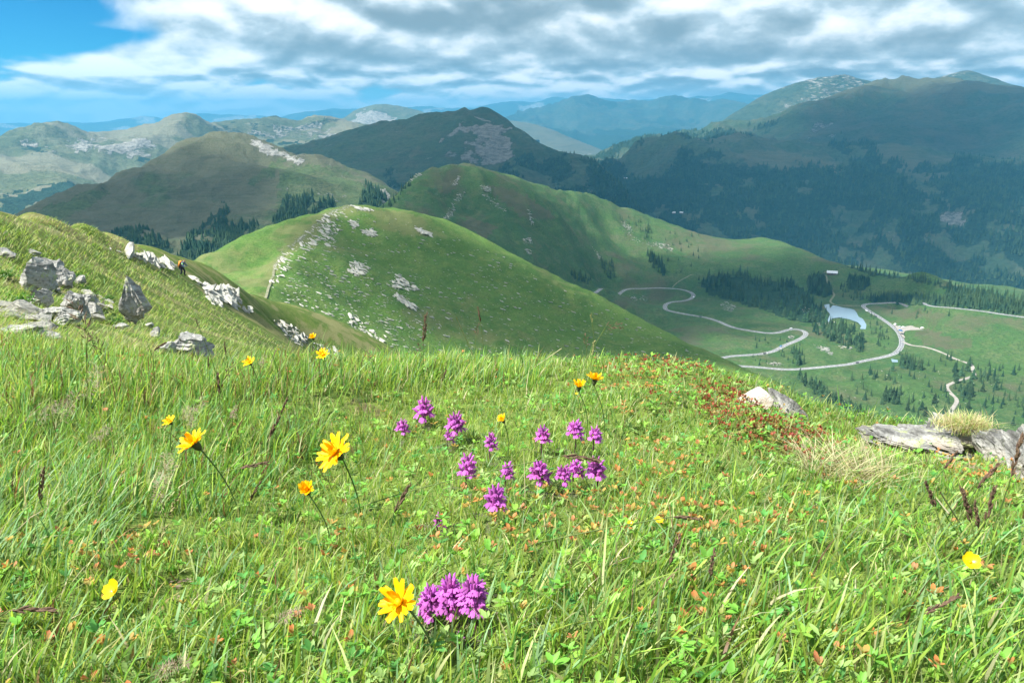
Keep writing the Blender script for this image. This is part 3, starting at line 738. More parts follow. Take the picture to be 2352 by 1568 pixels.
# road bed: ground brought level with the carriageway
rz = S_E.z(road_xy[:, 0], road_xy[:, 1])
for _ in range(12): rz[1:-1] = 0.25 * rz[:-2] + 0.5 * rz[1:-1] + 0.25 * rz[2:]
for i in range(len(road_xy)):
    x, y = road_xy[i]
    az = math.atan2(x, y); lr = math.log(math.hypot(x, y))
    i0 = int((az - S_E.az[0]) / (S_E.az[1] - S_E.az[0])); j0 = int((lr - S_E.lr[0]) / (S_E.lr[1] - S_E.lr[0]))
    a0, a1, b0, b1 = max(i0 - 12, 0), i0 + 13, max(j0 - 5, 0), j0 + 6
    d = np.hypot(S_E.X[a0:a1, b0:b1] - x, S_E.Y[a0:a1, b0:b1] - y)
    w = 1 - sm(6, 14, d)
    S_E.Z[a0:a1, b0:b1] = S_E.Z[a0:a1, b0:b1] * (1 - w) + rz[i] * w

# levelled ground for the parking area
PARK_V = c7([(290, 595), (330, 618), (440, 642), (490, 612), (560, 600), (680, 605), (745, 632), (790, 655), (700, 668), (560, 672), (470, 690), (440, 760), (470, 810), (430, 800), (370, 720), (330, 660)])
PARK_W = world_line(S_E, PARK_V)[:, :2]; PARK_Z = float(np.mean(S_E.z(PARK_W[:, 0], PARK_W[:, 1])))
_L = [tuple(p) for p in PARK_W]; pd_ = np.where(in_poly(S_E.X, S_E.Y, _L), 0.0, near_line(S_E.X, S_E.Y, _L + [_L[0]])); w_ = (1 - sm(7, 22, pd_)) * sm(2, 10, near_line(S_E.X, S_E.Y, [tuple(q) for q in road_xy[::3]]))
S_E.Z = S_E.Z * (1 - w_) + (PARK_Z - 0.12) * w_
k = blank(S_E); px, py = warped(S_E, 6, 16)
nz = fbm(S_E.X / 45, S_E.Y / 45, 6, 93, 0.6); nz2 = fbm(S_E.X / 160, S_E.Y / 160, 4, 94, 0.6)
rocks = np.zeros(nz.shape)
ROCK_E = [c4([(875, 235), (950, 240), (945, 290), (890, 285)]), c4([(885, 285), (930, 300), (1000, 350), (1060, 400), (1030, 420), (960, 380), (900, 320)]), c4([(1190, 400), (1220, 410), (1240, 500), (1220, 510)]), c4([(1160, 590), (1230, 595), (1225, 630), (1165, 632)]),
          c4([(1180, 665), (1222, 670), (1215, 710), (1190, 700)]), c4([(690, 350), (720, 370), (680, 480), (620, 485), (650, 420)]), c4([(720, 290), (780, 280), (740, 340), (700, 350)]), c4([(470, 120), (540, 120), (430, 200), (330, 270), (250, 340), (210, 330), (300, 260)]),
          c4([(1820, 470), (1880, 480), (1900, 560), (1850, 540)]), c4([(1810, 540), (1900, 580), (2000, 620), (2130, 620), (2190, 680), (2120, 670), (2000, 650), (1900, 610)]), c4([(1620, 640), (1660, 680), (1700, 740), (1670, 730)]), c4([(700, 190), (740, 180), (720, 230), (680, 250)]),
          c5([(750, 275), (800, 272), (840, 295), (820, 330), (780, 320)]), c5([(1240, 490), (1330, 510), (1360, 550), (1300, 535)]), c5([(1380, 500), (1450, 510), (1440, 530), (1390, 520)]), c5([(1000, 590), (1080, 592), (1100, 605), (1010, 605)]), c5([(1370, 380), (1330, 390), (1300, 400), (1250, 385), (1300, 375)]),
          c5([(280, 240), (380, 245), (380, 265), (300, 262)]), c5([(1180, 300), (1250, 310), (1250, 340), (1190, 330)]), c5([(1120, 450), (1150, 452), (1140, 468), (1118, 465)])]
for p in ROCK_E: rocks = np.maximum(rocks, 0.5 * in_poly(px, py, p))
FOREST_E = {'dense': [c5([(650, 170), (720, 125), (880, 120), (960, 150), (1010, 170), (1090, 155), (1180, 190), (1230, 240), (1270, 290), (1330, 340), (1320, 388), (1230, 385), (1110, 365), (1020, 325), (900, 290), (800, 262), (700, 240)]),
                      c5([(1220, 160), (1300, 150), (1318, 190), (1345, 235), (1300, 250), (1225, 225)]), c5([(1430, 168), (1540, 180), (1510, 210), (1430, 205)])],
            'edge': [c5([(1370, 60), (1450, 85), (1560, 110), (1800, 150), (1950, 185), (2100, 200), (2352, 270), (2500, 300), (2500, 370), (2352, 345), (2180, 325), (1960, 295), (1940, 240), (1930, 195), (1800, 172), (1700, 150), (1560, 135), (1480, 110)]),
                     c5([(1540, 262), (1640, 250), (1800, 262), (1950, 270), (1960, 298), (1850, 290), (1700, 284), (1560, 276)])]}
fe = np.zeros(nz.shape, bool)
for L in FOREST_E.values():
    for p in L: fe |= in_poly(px, py, p)
k[..., 0] = fe * 0.62
k[..., 1] = np.clip(rocks + (py < 480) * 0.25 * sm(0.2, 0.5, nz) + 0.12 * sm(0.25, 0.6, nz), 0, 1)
brown = in_poly(px, py, c4([(930, 240), (1080, 270), (1250, 350), (1390, 460), (1300, 480), (1150, 440), (1000, 340)])) * 0.75
brown = np.maximum(brown, 0.6 * in_poly(px, py, c4([(650, 150), (740, 130), (700, 280), (600, 290)])))
brown = np.maximum(brown, 0.6 * in_poly(px, py, c4([(780, 440), (1000, 520), (900, 600), (780, 520)])))
brown = np.maximum(brown, 0.8 * in_poly(px, py, c7([(560, 700), (860, 660), (1200, 760), (1500, 800), (1600, 980), (1100, 960), (800, 930), (700, 830)])))
brown = np.maximum(brown, 0.35 * in_poly(px, py, c5([(1540, 285), (2352, 360), (2352, 470), (2000, 420), (1700, 350)])))
k[..., 2] = np.clip(0.22 + 0.55 * nz2 + brown - 0.3 * in_poly(px, py, c5([(1130, 450), (1500, 520), (1700, 400), (1720, 500), (1600, 570), (1100, 620), (1050, 560)])), 0, 1)
o = S_E.build('valley', M_VALLEY, k)

k = blank(S_C); px, py = warped(S_C, 7, 18)
nz = fbm(S_C.X / 18, S_C.Y / 18, 6, 95, 0.6); nz2 = fbm(S_C.X / 60, S_C.Y / 60, 4, 96, 0.6)
ROCK_C = [c4([(270, 875), (330, 840), (400, 900), (470, 940), (380, 945), (290, 920)]), c4([(0, 760), (60, 750), (150, 800), (60, 865), (0, 830)]), c4([(0, 470), (70, 500), (20, 530)]), c4([(70, 540), (170, 545), (178, 585), (80, 570)]), c4([(0, 1090), (60, 1120), (130, 1210), (260, 1260), (200, 1350), (60, 1300), (0, 1240)]),
          c4([(440, 530), (540, 555), (540, 578), (460, 555)]), c4([(0, 372), (80, 385), (160, 410), (60, 402)]), c3([(2150, 110), (2230, 100), (2280, 200), (2240, 330), (2200, 340), (2130, 190)]), c3([(1980, 795), (2100, 810), (2350, 900), (2352, 1000), (2200, 900)]), c4([(300, 960), (380, 1000), (460, 1060), (430, 1070), (320, 1010)])]
rocks = np.zeros(nz.shape)
for p in ROCK_C: rocks = np.maximum(rocks, 0.40 * in_poly(px, py, p))
ROCK_C += [[(612, 640), (640, 598), (690, 552), (740, 500), (790, 474), (812, 488), (760, 530), (710, 580), (655, 625), (628, 665)], [(690, 728), (760, 738), (880, 790), (860, 812), (780, 790)]]
TRAIL_C = [(600, 700), (612, 670), (624, 635), (632, 602), (655, 575), (690, 548), (720, 522), (745, 500), (770, 484), (800, 474)]
tr = near_line(px, py, TRAIL_C)
rocks = np.maximum(rocks, 0.55 * (1 - sm(2.5, 6, tr)) * (py < 600)); rocks = np.maximum(rocks, 0.40 * (1 - sm(2, 15, tr)) * (py < 620))
k[..., 1] = np.clip(rocks + 0.13 * sm(0.1, 0.5, nz), 0, 1)
k[..., 2] = np.clip(0.10 + 0.5 * nz2 + 0.35 * in_poly(px, py, [(440, 590), (600, 540), (800, 465), (1000, 505), (1100, 560), (900, 530), (780, 500), (650, 600), (600, 690), (540, 640)]) + 0.35 * (1 - sm(3, 22, tr)), 0, 1)
S_C.build('grassy_hill', M_SLOPE, k)

k = blank(S_B); px, py = warped(S_B, 9, 20)
nz = fbm(S_B.X / 3.5, S_B.Y / 3.5, 6, 97, 0.6)
# windblown streaks of pale grass running down the slope
u = S_B.X * 0.55 + S_B.Y * 0.83; v = -S_B.X * 0.83 + S_B.Y * 0.55
st = fbm(u / 16, v / 3.0, 5, 98, 0.6)
ROCK_B = [c3([(690, 310), (800, 345), (960, 380), (1080, 400), (1180, 430), (1160, 475), (1060, 450), (930, 400), (780, 350)]), c3([(1270, 520), (1380, 570), (1470, 630), (1500, 660), (1480, 715), (1420, 700), (1370, 600)]), c3([(1480, 580), (1560, 590), (1640, 690), (1580, 690), (1500, 640)]),
          c3([(1620, 725), (1690, 735), (1705, 765), (1640, 755)]), c3([(1830, 805), (1930, 830), (2050, 900), (2095, 970), (2020, 985), (1930, 930)]), c3([(1500, 670), (1590, 700), (1560, 720)]), c3([(2080, 960), (2200, 980), (2350, 1060), (2350, 1130), (2200, 1080)]),
          c3([(170, 430), (300, 440), (440, 500), (430, 620), (330, 680), (220, 640), (160, 540)]), c3([(430, 640), (560, 620), (740, 660), (720, 800), (560, 830), (440, 760)]), c3([(0, 700), (160, 720), (340, 860), (280, 900), (120, 820), (0, 770)]), c3([(0, 300), (90, 320), (60, 350), (0, 345)])]
rocks = np.zeros(nz.shape)
for p in ROCK_B: rocks = np.maximum(rocks, 0.55 * in_poly(px, py, p))
k[..., 1] = np.clip(rocks + 0.05 * sm(0.2, 0.5, nz), 0, 1)
k[..., 2] = np.clip(0.36 + 0.95 * st - 0.4 * in_poly(px, py, c3([(0, 140), (150, 200), (700, 330), (900, 420), (800, 500), (500, 400), (200, 300)])), 0, 1)
S_B.build('hillside', M_NEAR, k)

# the knoll: dark soil, moss and litter under the grass
m = bpy.data.materials.new('turf_soil'); m.use_nodes = True
T = NT(m.node_tree); tc = T.n('ShaderNodeTexCoord').outputs['Object']
a = T.noise(tc, 3.0, 5, 0.65); b = T.noise(tc, 26.0, 5, 0.7); d = T.noise(tc, 140.0, 3, 0.7)
c = T.mix(T.ramp(b, 0.35, 0.65), (0.08, 0.13, 0.025), (0.15, 0.21, 0.045))
c = T.mix(T.ramp(a, 0.58, 0.70), c, (0.11, 0.085, 0.05)); c = T.mix(T.ramp(d, 0.55, 0.7), c, (0.17, 0.15, 0.075))
bs = T.n('ShaderNodeBsdfPrincipled'); T.l(c, bs.inputs['Base Color']); bs.inputs['Roughness'].default_value = 0.95; bs.inputs['Specular IOR Level'].default_value = 0.1
bn = T.n('ShaderNodeBump'); bn.inputs['Distance'].default_value = 0.006; T.l(T.math('ADD', b, d), bn.inputs['Height']); T.l(bn.outputs[0], bs.inputs['Normal'])
T.l(bs.outputs[0], T.n('ShaderNodeOutputMaterial').inputs[0]); M_TURF = m
V = np.stack([G_A.X, G_A.Y, G_A.Z], -1).reshape(-1, 3); na, nr = G_A.X.shape; I = np.arange(na * nr).reshape(na, nr)
F = np.stack([I[:-1, :-1], I[1:, :-1], I[1:, 1:], I[:-1, 1:]], -1).reshape(-1, 4)
tag(link('ground', np_mesh('ground', V, F, M_TURF)), kind='structure')

# far plain under everything, reaching the horizon
g = np_mesh('terrain', [(-60000, -20000, -1500), (60000, -20000, -1500), (60000, 60000, -1500), (-60000, 60000, -1500)], np.array([[0, 1, 2, 3]]), M_FAR)
tag(link('terrain', g), kind='structure')

# ------------------------------------------------------------------ haze and the clouds overhead
m = bpy.data.materials.new('haze_air'); m.use_nodes = True; T = NT(m.node_tree)
pv = T.n('ShaderNodeVolumePrincipled')
pv.inputs['Color'].default_value = (0.10, 0.41, 0.68, 1); pv.inputs['Density'].default_value = 0.000080
pv.inputs['Anisotropy'].default_value = 0.1
T.l(pv.outputs[0], T.n('ShaderNodeOutputMaterial').inputs['Volume'])
hx, hy0, hy1, hz0, hz1 = 26000, -9000, 25000, -1502, 460
Vh = [(x, y, z) for z in (hz0, hz1) for y in (hy0, hy1) for x in (-hx, hx)]
Fh = np.array([[0, 2, 3, 1], [4, 5, 7, 6], [0, 1, 5, 4], [2, 6, 7, 3], [0, 4, 6, 2], [1, 3, 7, 5]])
tag(link('haze', np_mesh('haze', Vh, Fh, m, False)), kind='stuff')

m = bpy.data.materials.new('cloud_vapour'); m.use_nodes = True; T = NT(m.node_tree)
tc = T.n('ShaderNodeTexCoord').outputs['Object']
s = T.xyz(tc)
rr = T.math('SQRT', T.math('ADD', T.math('MULTIPLY', s[0], s[0]), T.math('MULTIPLY', s[1], s[1])))
nn = T.noise(tc, 2.6, 6, 0.6)
al = T.ramp(T.math('ADD', rr, T.math('MULTIPLY', T.math('SUBTRACT', nn, 0.5), 1.3)), 0.35, 1.0, 0.62, 0.0)
tr_ = T.n('ShaderNodeBsdfTransparent'); df = T.n('ShaderNodeBsdfDiffuse'); df.inputs[0].default_value = (0.9, 0.9, 0.92, 1)
tl = T.n('ShaderNodeBsdfTranslucent'); tl.inputs[0].default_value = (0.9, 0.9, 0.92, 1)
ms = T.n('ShaderNodeMixShader'); ms.inputs[0].default_value = 0.5; T.l(df.outputs[0], ms.inputs[1]); T.l(tl.outputs[0], ms.inputs[2])
m2 = T.n('ShaderNodeMixShader'); T.l(al, m2.inputs[0]); T.l(tr_.outputs[0], m2.inputs[1]); T.l(ms.outputs[0], m2.inputs[2])
T.l(m2.outputs[0], T.n('ShaderNodeOutputMaterial').inputs[0]); M_CLOUD = m
# a lumpy lens of cloud, unit radius; each cloud is a scaled copy
nu, nv_ = 48, 20; Vc = []; 
for j in range(nv_ + 1):
    th = math.pi * j / nv_
    for i in range(nu):
        ph = 2 * math.pi * i / nu
        r = math.sin(th); x, y = r * math.cos(ph), r * math.sin(ph)
        z = math.cos(th) * (0.16 if math.cos(th) > 0 else 0.04)
        z *= 1 + 0.8 * float(fbm(x * 3, y * 3, 4, 5))
        Vc.append((x, y, z))
Fc = [[j * nu + i, j * nu + (i + 1) % nu, (j + 1) * nu + (i + 1) % nu, (j + 1) * nu + i][::-1] for j in range(nv_) for i in range(nu)]
me_cloud = np_mesh('cloud', Vc, np.array(Fc), M_CLOUD)
def cloud(px, py, d, rx, ry, h=1400, rot=0):
    c = along(px, py, d)
    t = (h - c[2]) / SUN_DIR.z
    o = link('cloud', me_cloud); o.location = (c[0] + SUN_DIR.x * t, c[1] + SUN_DIR.y * t, h)
    o.scale = (rx, ry, min(rx, ry)); o.rotation_euler = (0, 0, rot)
    tag(o, kind='stuff', group='clouds drifting overhead')
CLOUDS = [(1050, 330, 3000, 1500, 1300, 1500, 0), (1900, 450, 3900, 1900, 1500, 1700, 0.2), (1250, 470, 1120, 420, 300, 1100, 0.3),
          (330, 490, 1350, 380, 420, 1300, 0.5), (1900, 640, 1400, 420, 230, 1100, 0), (1250, 720, 500, 210, 130, 1080, -0.5), (1200, 450, 2500, 900, 500, 1450, 0), (2150, 260, 5000, 1500, 900, 1900, 0.1)]
for a in CLOUDS: cloud(*a)

# ------------------------------------------------------------------ small materials
def simple_mat(name, col, rough=0.7, spec=0.3, trans=0.0, rnd=0.0, metal=0.0, var=None, scale=20):
    m = bpy.data.materials.new(name); m.use_nodes = True; T = NT(m.node_tree)
    c = None
    tc = T.n('ShaderNodeTexCoord').outputs['Object']
    nz = T.noise(tc, scale, 4, 0.6)
    c = T.mix(T.ramp(nz, 0.35, 0.65), col, var if var else tuple(v * 0.72 for v in col))
    if rnd:
        oi = T.n('ShaderNodeObjectInfo')
        hs = T.n('ShaderNodeHueSaturation'); T.l(c, hs.inputs['Color'])
        T.l(T.ramp(oi.outputs['Random'], 0, 1, 1 - rnd, 1 + rnd, False), hs.inputs['Value'])
        T.l(T.ramp(T.math('FRACT', T.math('MULTIPLY', oi.outputs['Random'], 7.7)), 0, 1, 0.5 - rnd * 0.06, 0.5 + rnd * 0.06, False), hs.inputs['Hue'])
        c = hs.outputs[0]
    b = T.n('ShaderNodeBsdfPrincipled'); T.l(c, b.inputs['Base Color'])
    b.inputs['Roughness'].default_value = rough; b.inputs['Specular IOR Level'].default_value = spec; b.inputs['Metallic'].default_value = metal
    sh = b.outputs[0]
    if trans:
        t = T.n('ShaderNodeBsdfTranslucent'); T.l(c, t.inputs[0]); mx = T.n('ShaderNodeMixShader'); mx.inputs[0].default_value = trans
        T.l(sh, mx.inputs[1]); T.l(t.outputs[0], mx.inputs[2]); sh = mx.outputs[0]
    T.l(sh, T.n('ShaderNodeOutputMaterial').inputs[0])
    return m

def attr_mat(name, trans=0.4, rough=0.5, spec=0.35):
    """surface coloured by each blade's or leaf's own colour"""
    m = bpy.data.materials.new(name); m.use_nodes = True; T = NT(m.node_tree)
    c = T.n('ShaderNodeAttribute', attribute_name='mask').outputs['Color']
    b = T.n('ShaderNodeBsdfPrincipled'); T.l(c, b.inputs['Base Color']); b.inputs['Roughness'].default_value = rough; b.inputs['Specular IOR Level'].default_value = spec
    t = T.n('ShaderNodeBsdfTranslucent'); T.l(T.mix(1.0, c, (1.25, 1.15, 0.7), 'MULTIPLY'), t.inputs[0])
    mx = T.n('ShaderNodeMixShader'); mx.inputs[0].default_value = trans; T.l(b.outputs[0], mx.inputs[1]); T.l(t.outputs[0], mx.inputs[2])
    T.l(mx.outputs[0], T.n('ShaderNodeOutputMaterial').inputs[0])
    return m

def rock_mat(name, lo, hi, lichen, sc, warm=(0.30, 0.24, 0.18)):
    m = bpy.data.materials.new(name); m.use_nodes = True; T = NT(m.node_tree)
    tc = T.n('ShaderNodeTexCoord').outputs['Object']
    rot = T.n('ShaderNodeMapping'); rot.inputs['Rotation'].default_value = (0.5, 0.35, 0.2); rot.inputs['Scale'].default_value = (1, 1, 4.5); T.l(tc, rot.inputs[0])
    a = T.noise(rot.outputs[0], sc * 1.6, 7, 0.68); b = T.noise(tc, sc * 4.0, 6, 0.7); f = T.noise(tc, sc * 18, 4, 0.7)
    c = T.mix(T.ramp(a, 0.36, 0.62), lo, hi)
    c = T.mix(T.math('MULTIPLY', T.ramp(T.noise(tc, sc * 0.8, 3, 0.5), 0.52, 0.68), 0.5), c, warm)
    c = T.mix(T.math('MULTIPLY', T.ramp(f, 0.50, 0.66), 0.5), c, tuple(v * 0.35 for v in lo))
    c = T.mix(T.math('MULTIPLY', T.ramp(b, 0.57, 0.63), lichen), c, (0.36, 0.42, 0.15))
    bs = T.n('ShaderNodeBsdfPrincipled'); T.l(c, bs.inputs['Base Color']); bs.inputs['Roughness'].default_value = 0.9; bs.inputs['Specular IOR Level'].default_value = 0.2
    bn = T.n('ShaderNodeBump'); bn.inputs['Strength'].default_value = 0.9; bn.inputs['Distance'].default_value = 0.06 / sc
    T.l(T.math('ADD', T.math('MULTIPLY', a, 2.0), T.math('ADD', b, T.math('MULTIPLY', f, 0.5))), bn.inputs['Height']); T.l(bn.outputs[0], bs.inputs['Normal'])
    T.l(bs.outputs[0], T.n('ShaderNodeOutputMaterial').inputs[0])
    return m
M_ROCK = rock_mat('lichened_schist', (0.17, 0.17, 0.16), (0.42, 0.42, 0.39), 0.55, 1.0)
M_ROCKN = rock_mat('lichened_schist_near', (0.085, 0.085, 0.08), (0.34, 0.34, 0.32), 0.6, 6.0)
M_STONE = rock_mat('pale_stone', (0.25, 0.25, 0.22), (0.50, 0.49, 0.43), 0.3, 0.8)
M_STONEN = rock_mat('cream_stone', (0.38, 0.33, 0.27), (0.62, 0.57, 0.50), 0.1, 7.0, warm=(0.45, 0.32, 0.22))

# ------------------------------------------------------------------ rocks
import bmesh
import mathutils.noise as mn
def ico(sub):
    bm = bmesh.new(); bmesh.ops.create_icosphere(bm, subdivisions=sub, radius=1.0)
    V = np.array([v.co[:] for v in bm.verts]); F = np.array([[v.index for v in f.verts] for f in bm.faces]); bm.free(); return V, F
ICO = {i: ico(i) for i in (1, 2, 3, 4)}
def rock_shape(seed, sub=3, cuts=14, layer=0.10, tilt=(0.45, -0.15, 1.0), rough=0.10):
    rs = np.random.RandomState(seed); V, F = ICO[sub]; V = V.copy()
    for _ in range(cuts):
        n = rs.randn(3); n /= np.linalg.norm(n); d = rs.uniform(0.34, 0.78)
        e = np.maximum(V @ n - d, 0); V -= e[:, None] * n * 0.96
    t = np.array(tilt, float) + rs.randn(3) * 0.12; t /= np.linalg.norm(t)
    h = V @ t * 5.5 + 0.6 * fbm(V[:, 0] * 1.5 + seed, V[:, 1] * 1.5, 3, seed)
    fr = h - np.floor(h)
    st = (np.minimum(fr * 3, 1) - fr) * layer * (0.6 + 0.8 * (_hash(np.floor(h), np.zeros(len(h)), seed) / 4294967296.0))
    rad = V - (V @ t)[:, None] * t; rad /= np.linalg.norm(rad, axis=1, keepdims=True) + 1e-6
    V = V + rad * st[:, None]
    nn = np.array([mn.fractal(Vector((float(a) * 1.8 + seed * 3.1, float(b) * 1.8, float(c) * 1.8)), 0.9, 2.1, 4) for a, b, c in V]) if sub > 1 else rs.rand(len(V)) - 0.5
    V = V * (1 + rough * nn[:, None])
    return V, F
def rock_mesh(name, seed, sub, size, mat, **kw):
    V, F = rock_shape(seed, sub, **kw); V = V / np.abs(V).max(0) * np.array(size) * 0.5
    return np_mesh(name, V, F, mat, False)

def put_rock(S, px, py, w, h, label, seed, name='boulder', depth=0.8, sink=0.25, sub=3, mat=None, rz=0.0, tip=0.0, group=None, d=None, **kw):
    """px, py: middle of the foot of the rock; w, h: its apparent width and height (2352 px picture)"""
    p, ok = S.hit(px, py); p = p[0]; dist = np.linalg.norm(p)
    W = w * dist / FPX; H = h * dist / FPX / 0.93
    me = rock_mesh(name, seed, sub, (W, W * depth, H * (1 + sink)), mat or M_ROCK, **kw)
    o = link(name, me); f = np.array([p[0], p[1], 0.0]); f /= np.linalg.norm(f)
    o.location = (p[0] + f[0] * W * depth * 0.3, p[1] + f[1] * W * depth * 0.3, p[2] + H * (1 - sink) * 0.5)
    o.rotation_euler = (0, tip, rz - math.atan2(p[0], p[1]))
    tag(o, label, 'rock', group)
    return o

NEARROCKS = [
    (92, 672, 66, 62, 'tall cracked grey rock mass at the upper left end of the outcrop', 3, 0.3, 0.25),
    (128, 640, 44, 34, 'rounded grey block on top of the outcrop, beside the tall cracked mass', 7, -0.2, 0.2),
    (152, 668, 40, 40, 'pale wedge of rock overhanging a dark hollow in the outcrop', 9, 0.4, 0.2),
    (100, 705, 52, 34, 'shadowed lower block under the tall cracked rock mass', 12, 0.1, 0.0),
    (78, 588, 24, 13, 'small flat grey stone in the grass above the outcrop', 15, 0, 0),
    (188, 655, 26, 22, 'small slanting rock poking from the bank right of the overhanging wedge', 18, 0.5, 0.5),
    (172, 722, 40, 46, 'jagged grey rib of rock in the middle of the outcrop', 21, 0.2, 0.5),
    (205, 708, 46, 28, 'pointed pale slab lying right of the middle rib of the outcrop', 24, 0.3, -0.25),
    (222, 735, 34, 30, 'blocky stone below the pointed pale slab', 27, 0.1, 0.2),
    (160, 748, 46, 28, 'low pale slab at the foot of the outcrop rib', 30, 0.1, 0.1),
    (120, 738, 50, 22, 'broad low rock at the foot of the outcrop, left of the rib', 33, 0, 0.1),
    (52, 770, 70, 16, 'flat cream and grey slab half buried in grass at the far left', 36, 0, 0.15),
    (96, 778, 60, 16, 'lichen spotted flat slab half buried in grass below the outcrop', 39, 0.2, 0.2),
    (12, 592, 34, 16, 'flat rock at the left edge of the picture above the outcrop', 42, 0, 0),
    (200, 738, 22, 30, 'narrow upright stone between the rib and the blocky stone', 44, 0.3, 0.3),
    (286, 758, 34, 12, 'flat grey stone under the large upright boulder', 48, 0, 0),
    (361, 776, 21, 20, 'small round grey stone alone in the grass right of the upright boulder', 51, 0, 0),
    (343, 752, 15, 10, 'small white elongated stone right of the upright boulder', 54, 0, 0.5),
    (432, 822, 96, 38, 'wide low grey boulder behind the grass at the top of the knoll', 57, 0.1, 0.06),
    (386, 818, 34, 26, 'small grey boulder against the left end of the wide low boulder', 60, 0.2, 0.1),
    (476, 822, 26, 18, 'small grey stone against the right end of the wide low boulder', 63, 0.2, 0.1),
]
for (px, py, w, h, lab, sd_, rz, tip) in NEARROCKS:
    put_rock(S_B, px, py, w * 1.2, h * 1.12, lab, sd_, rz=rz, tip=tip, layer=0.22, rough=0.2, cuts=14, sub=4 if w > 38 else 3)
put_rock(S_B, 311, 757, 70, 100, 'large upright lichened boulder at the right end of the outcrop', 77, sub=4, depth=0.8, sink=0.15, rz=0.5, tip=0.25, layer=0.14, rough=0.22, cuts=30, tilt=(0.8, 0.1, 1.0))

# stones strewn over the slopes: the largest are single things, the rest one object
rs = np.random.RandomState(5)
cand = []          # (apparent size, sheet, px, py, metres, elong, group index)
def stones_in(S, poly, n, lo, hi, gi, elong=1.8):
    P = np.array(poly); x0, y0 = P.min(0); x1, y1 = P.max(0); got = 0; tries = 0
    while got < n and tries < 40:
        tries += 1
        xs = rs.uniform(x0, x1, n * 2); ys = rs.uniform(y0, y1, n * 2); ins = in_poly(xs, ys, poly)
        xs, ys = xs[ins], ys[ins]
        if not len(xs): continue
        p, ok = S.hit(xs, ys)
        for q, o, a, b in zip(p, ok, xs, ys):
            if o and got < n:
                m = lo * (hi / lo) ** (rs.rand() ** 2.2); dist = np.linalg.norm(q)
                cand.append((m * FPX / dist, S, q, m, elong * rs.uniform(0.7, 1.3), gi)); got += 1
GR = []; LB = []; BIGS = []
def grp(g, l, big): GR.append(g); LB.append(l); BIGS.append(big); return len(GR) - 1
gB = ['skyline ridge left of the hiker', 'slope just below the hiker', 'lower edge of the ridge below the hiker', 'grass between the two rock bands', 'long band running down towards the knoll', 'gap below the hiker slabs', 'lowest band behind the yellow flowers',
      'left rock mass of the outcrop', 'middle of the outcrop', 'foot of the outcrop at the far left', 'top left of the outcrop']
for p, nm_ in zip(ROCK_B[:7], gB): stones_in(S_B, p, 85 if p is not ROCK_B[3] else 14, 0.25, 1.4, grp('rocks of the ' + nm_, 'grey slab on the ' + nm_, 'largest slab on the ' + nm_), 2.8)
for p, nm_ in zip(ROCK_B[7:10], gB[7:]): stones_in(S_B, p, 38, 0.12, 0.5, grp('rubble at the ' + nm_, 'small grey rubble stone at the ' + nm_, 'largest rubble stone at the ' + nm_), 1.6)
gC = ['central outcrop of the grassy hill', 'left outcrop of the grassy hill', 'upper left face of the grassy hill', 'patch below the summit of the grassy hill', 'pale rock band low on the left of the grassy hill', 'streak right of the summit of the grassy hill', 'summit rocks of the grassy hill', 'rocky crest path of the grassy hill', 'lower left rock band of the grassy hill', 'streak below the central outcrop', 'spine running down left from the summit of the grassy hill', 'lowest pale band beside the yellow flowers']
for p, nm_ in zip(ROCK_C, gC): stones_in(S_C, p, 130 if 'spine' in nm_ else 75, 1.0, 4.6, grp('rocks of the ' + nm_, 'pale slab in the ' + nm_, 'largest pale slab in the ' + nm_), 2.4)
g0 = grp('stones scattered over the grassy hill', 'pale stone lying in the grass of the middle hill', 'largest loose stone in the grass of the middle hill')
hillC = [(640, 700), (700, 560), (760, 500), (800, 480), (960, 505), (1100, 560), (1250, 640), (1400, 710), (1550, 780), (1640, 830), (1300, 830), (900, 830), (760, 790)]
stones_in(S_C, hillC, 1000, 0.7, 2.8, g0, 1.8)
stones_in(S_C, [(630, 690), (700, 600), (900, 640), (1000, 760), (880, 830), (700, 760)], 450, 0.7, 2.6, g0, 1.8)
g3 = grp('rocks on the far green hill', 'grey rock on the far green hill', 'largest grey rock on the far green hill'); g4 = grp('boulders in the valley meadow', 'grey boulder in the green valley meadow', 'largest grey boulder in the valley meadow')
for p in ROCK_E: stones_in(S_E, p, 22, 1.5, 6.0, g3 if np.mean(np.array(p)[:, 0]) < 1560 and np.mean(np.array(p)[:, 1]) < 600 else g4, 1.4)
stones_in(S_E, c5([(1000, 620), (2300, 620), (2300, 900), (1500, 850), (1100, 700)]), 120, 0.8, 2.6, g4, 1.4)
cand.sort(key=lambda c: -c[0])
protos = [rock_mesh('stone', 100 + i, 2 if i < 7 else 1, (1, 0.75, 0.62), M_STONE, cuts=12, layer=0.18, rough=0.3) for i in range(12)]
n1 = 290; done = set()
for i, (_, S, q, m, el, gi) in enumerate(cand[:n1]):
    o = link('stone', protos[i % 7]); o.location = (q[0], q[1], q[2] + m * 0.12)
    dirn = (0.9 if S is S_B else 0.6) * (1 if 'slab' in LB[gi] else 0)
    o.rotation_euler = (rs.uniform(-0.2, 0.2), rs.uniform(-0.25, 0.25) + 0.25, -dirn + rs.uniform(-0.5, 0.5)); o.scale = (m * el * 0.75, m * 0.85, m * rs.uniform(0.5, 0.9))
    tag(o, BIGS[gi] if gi not in done else LB[gi], 'rock', GR[gi]); done.add(gi)
vv = []; ff = []; nb_ = 0
VP = [(np.array([v.co[:] for v in me.vertices]), np.array([list(p.vertices) for p in me.polygons])) for me in protos[7:]]
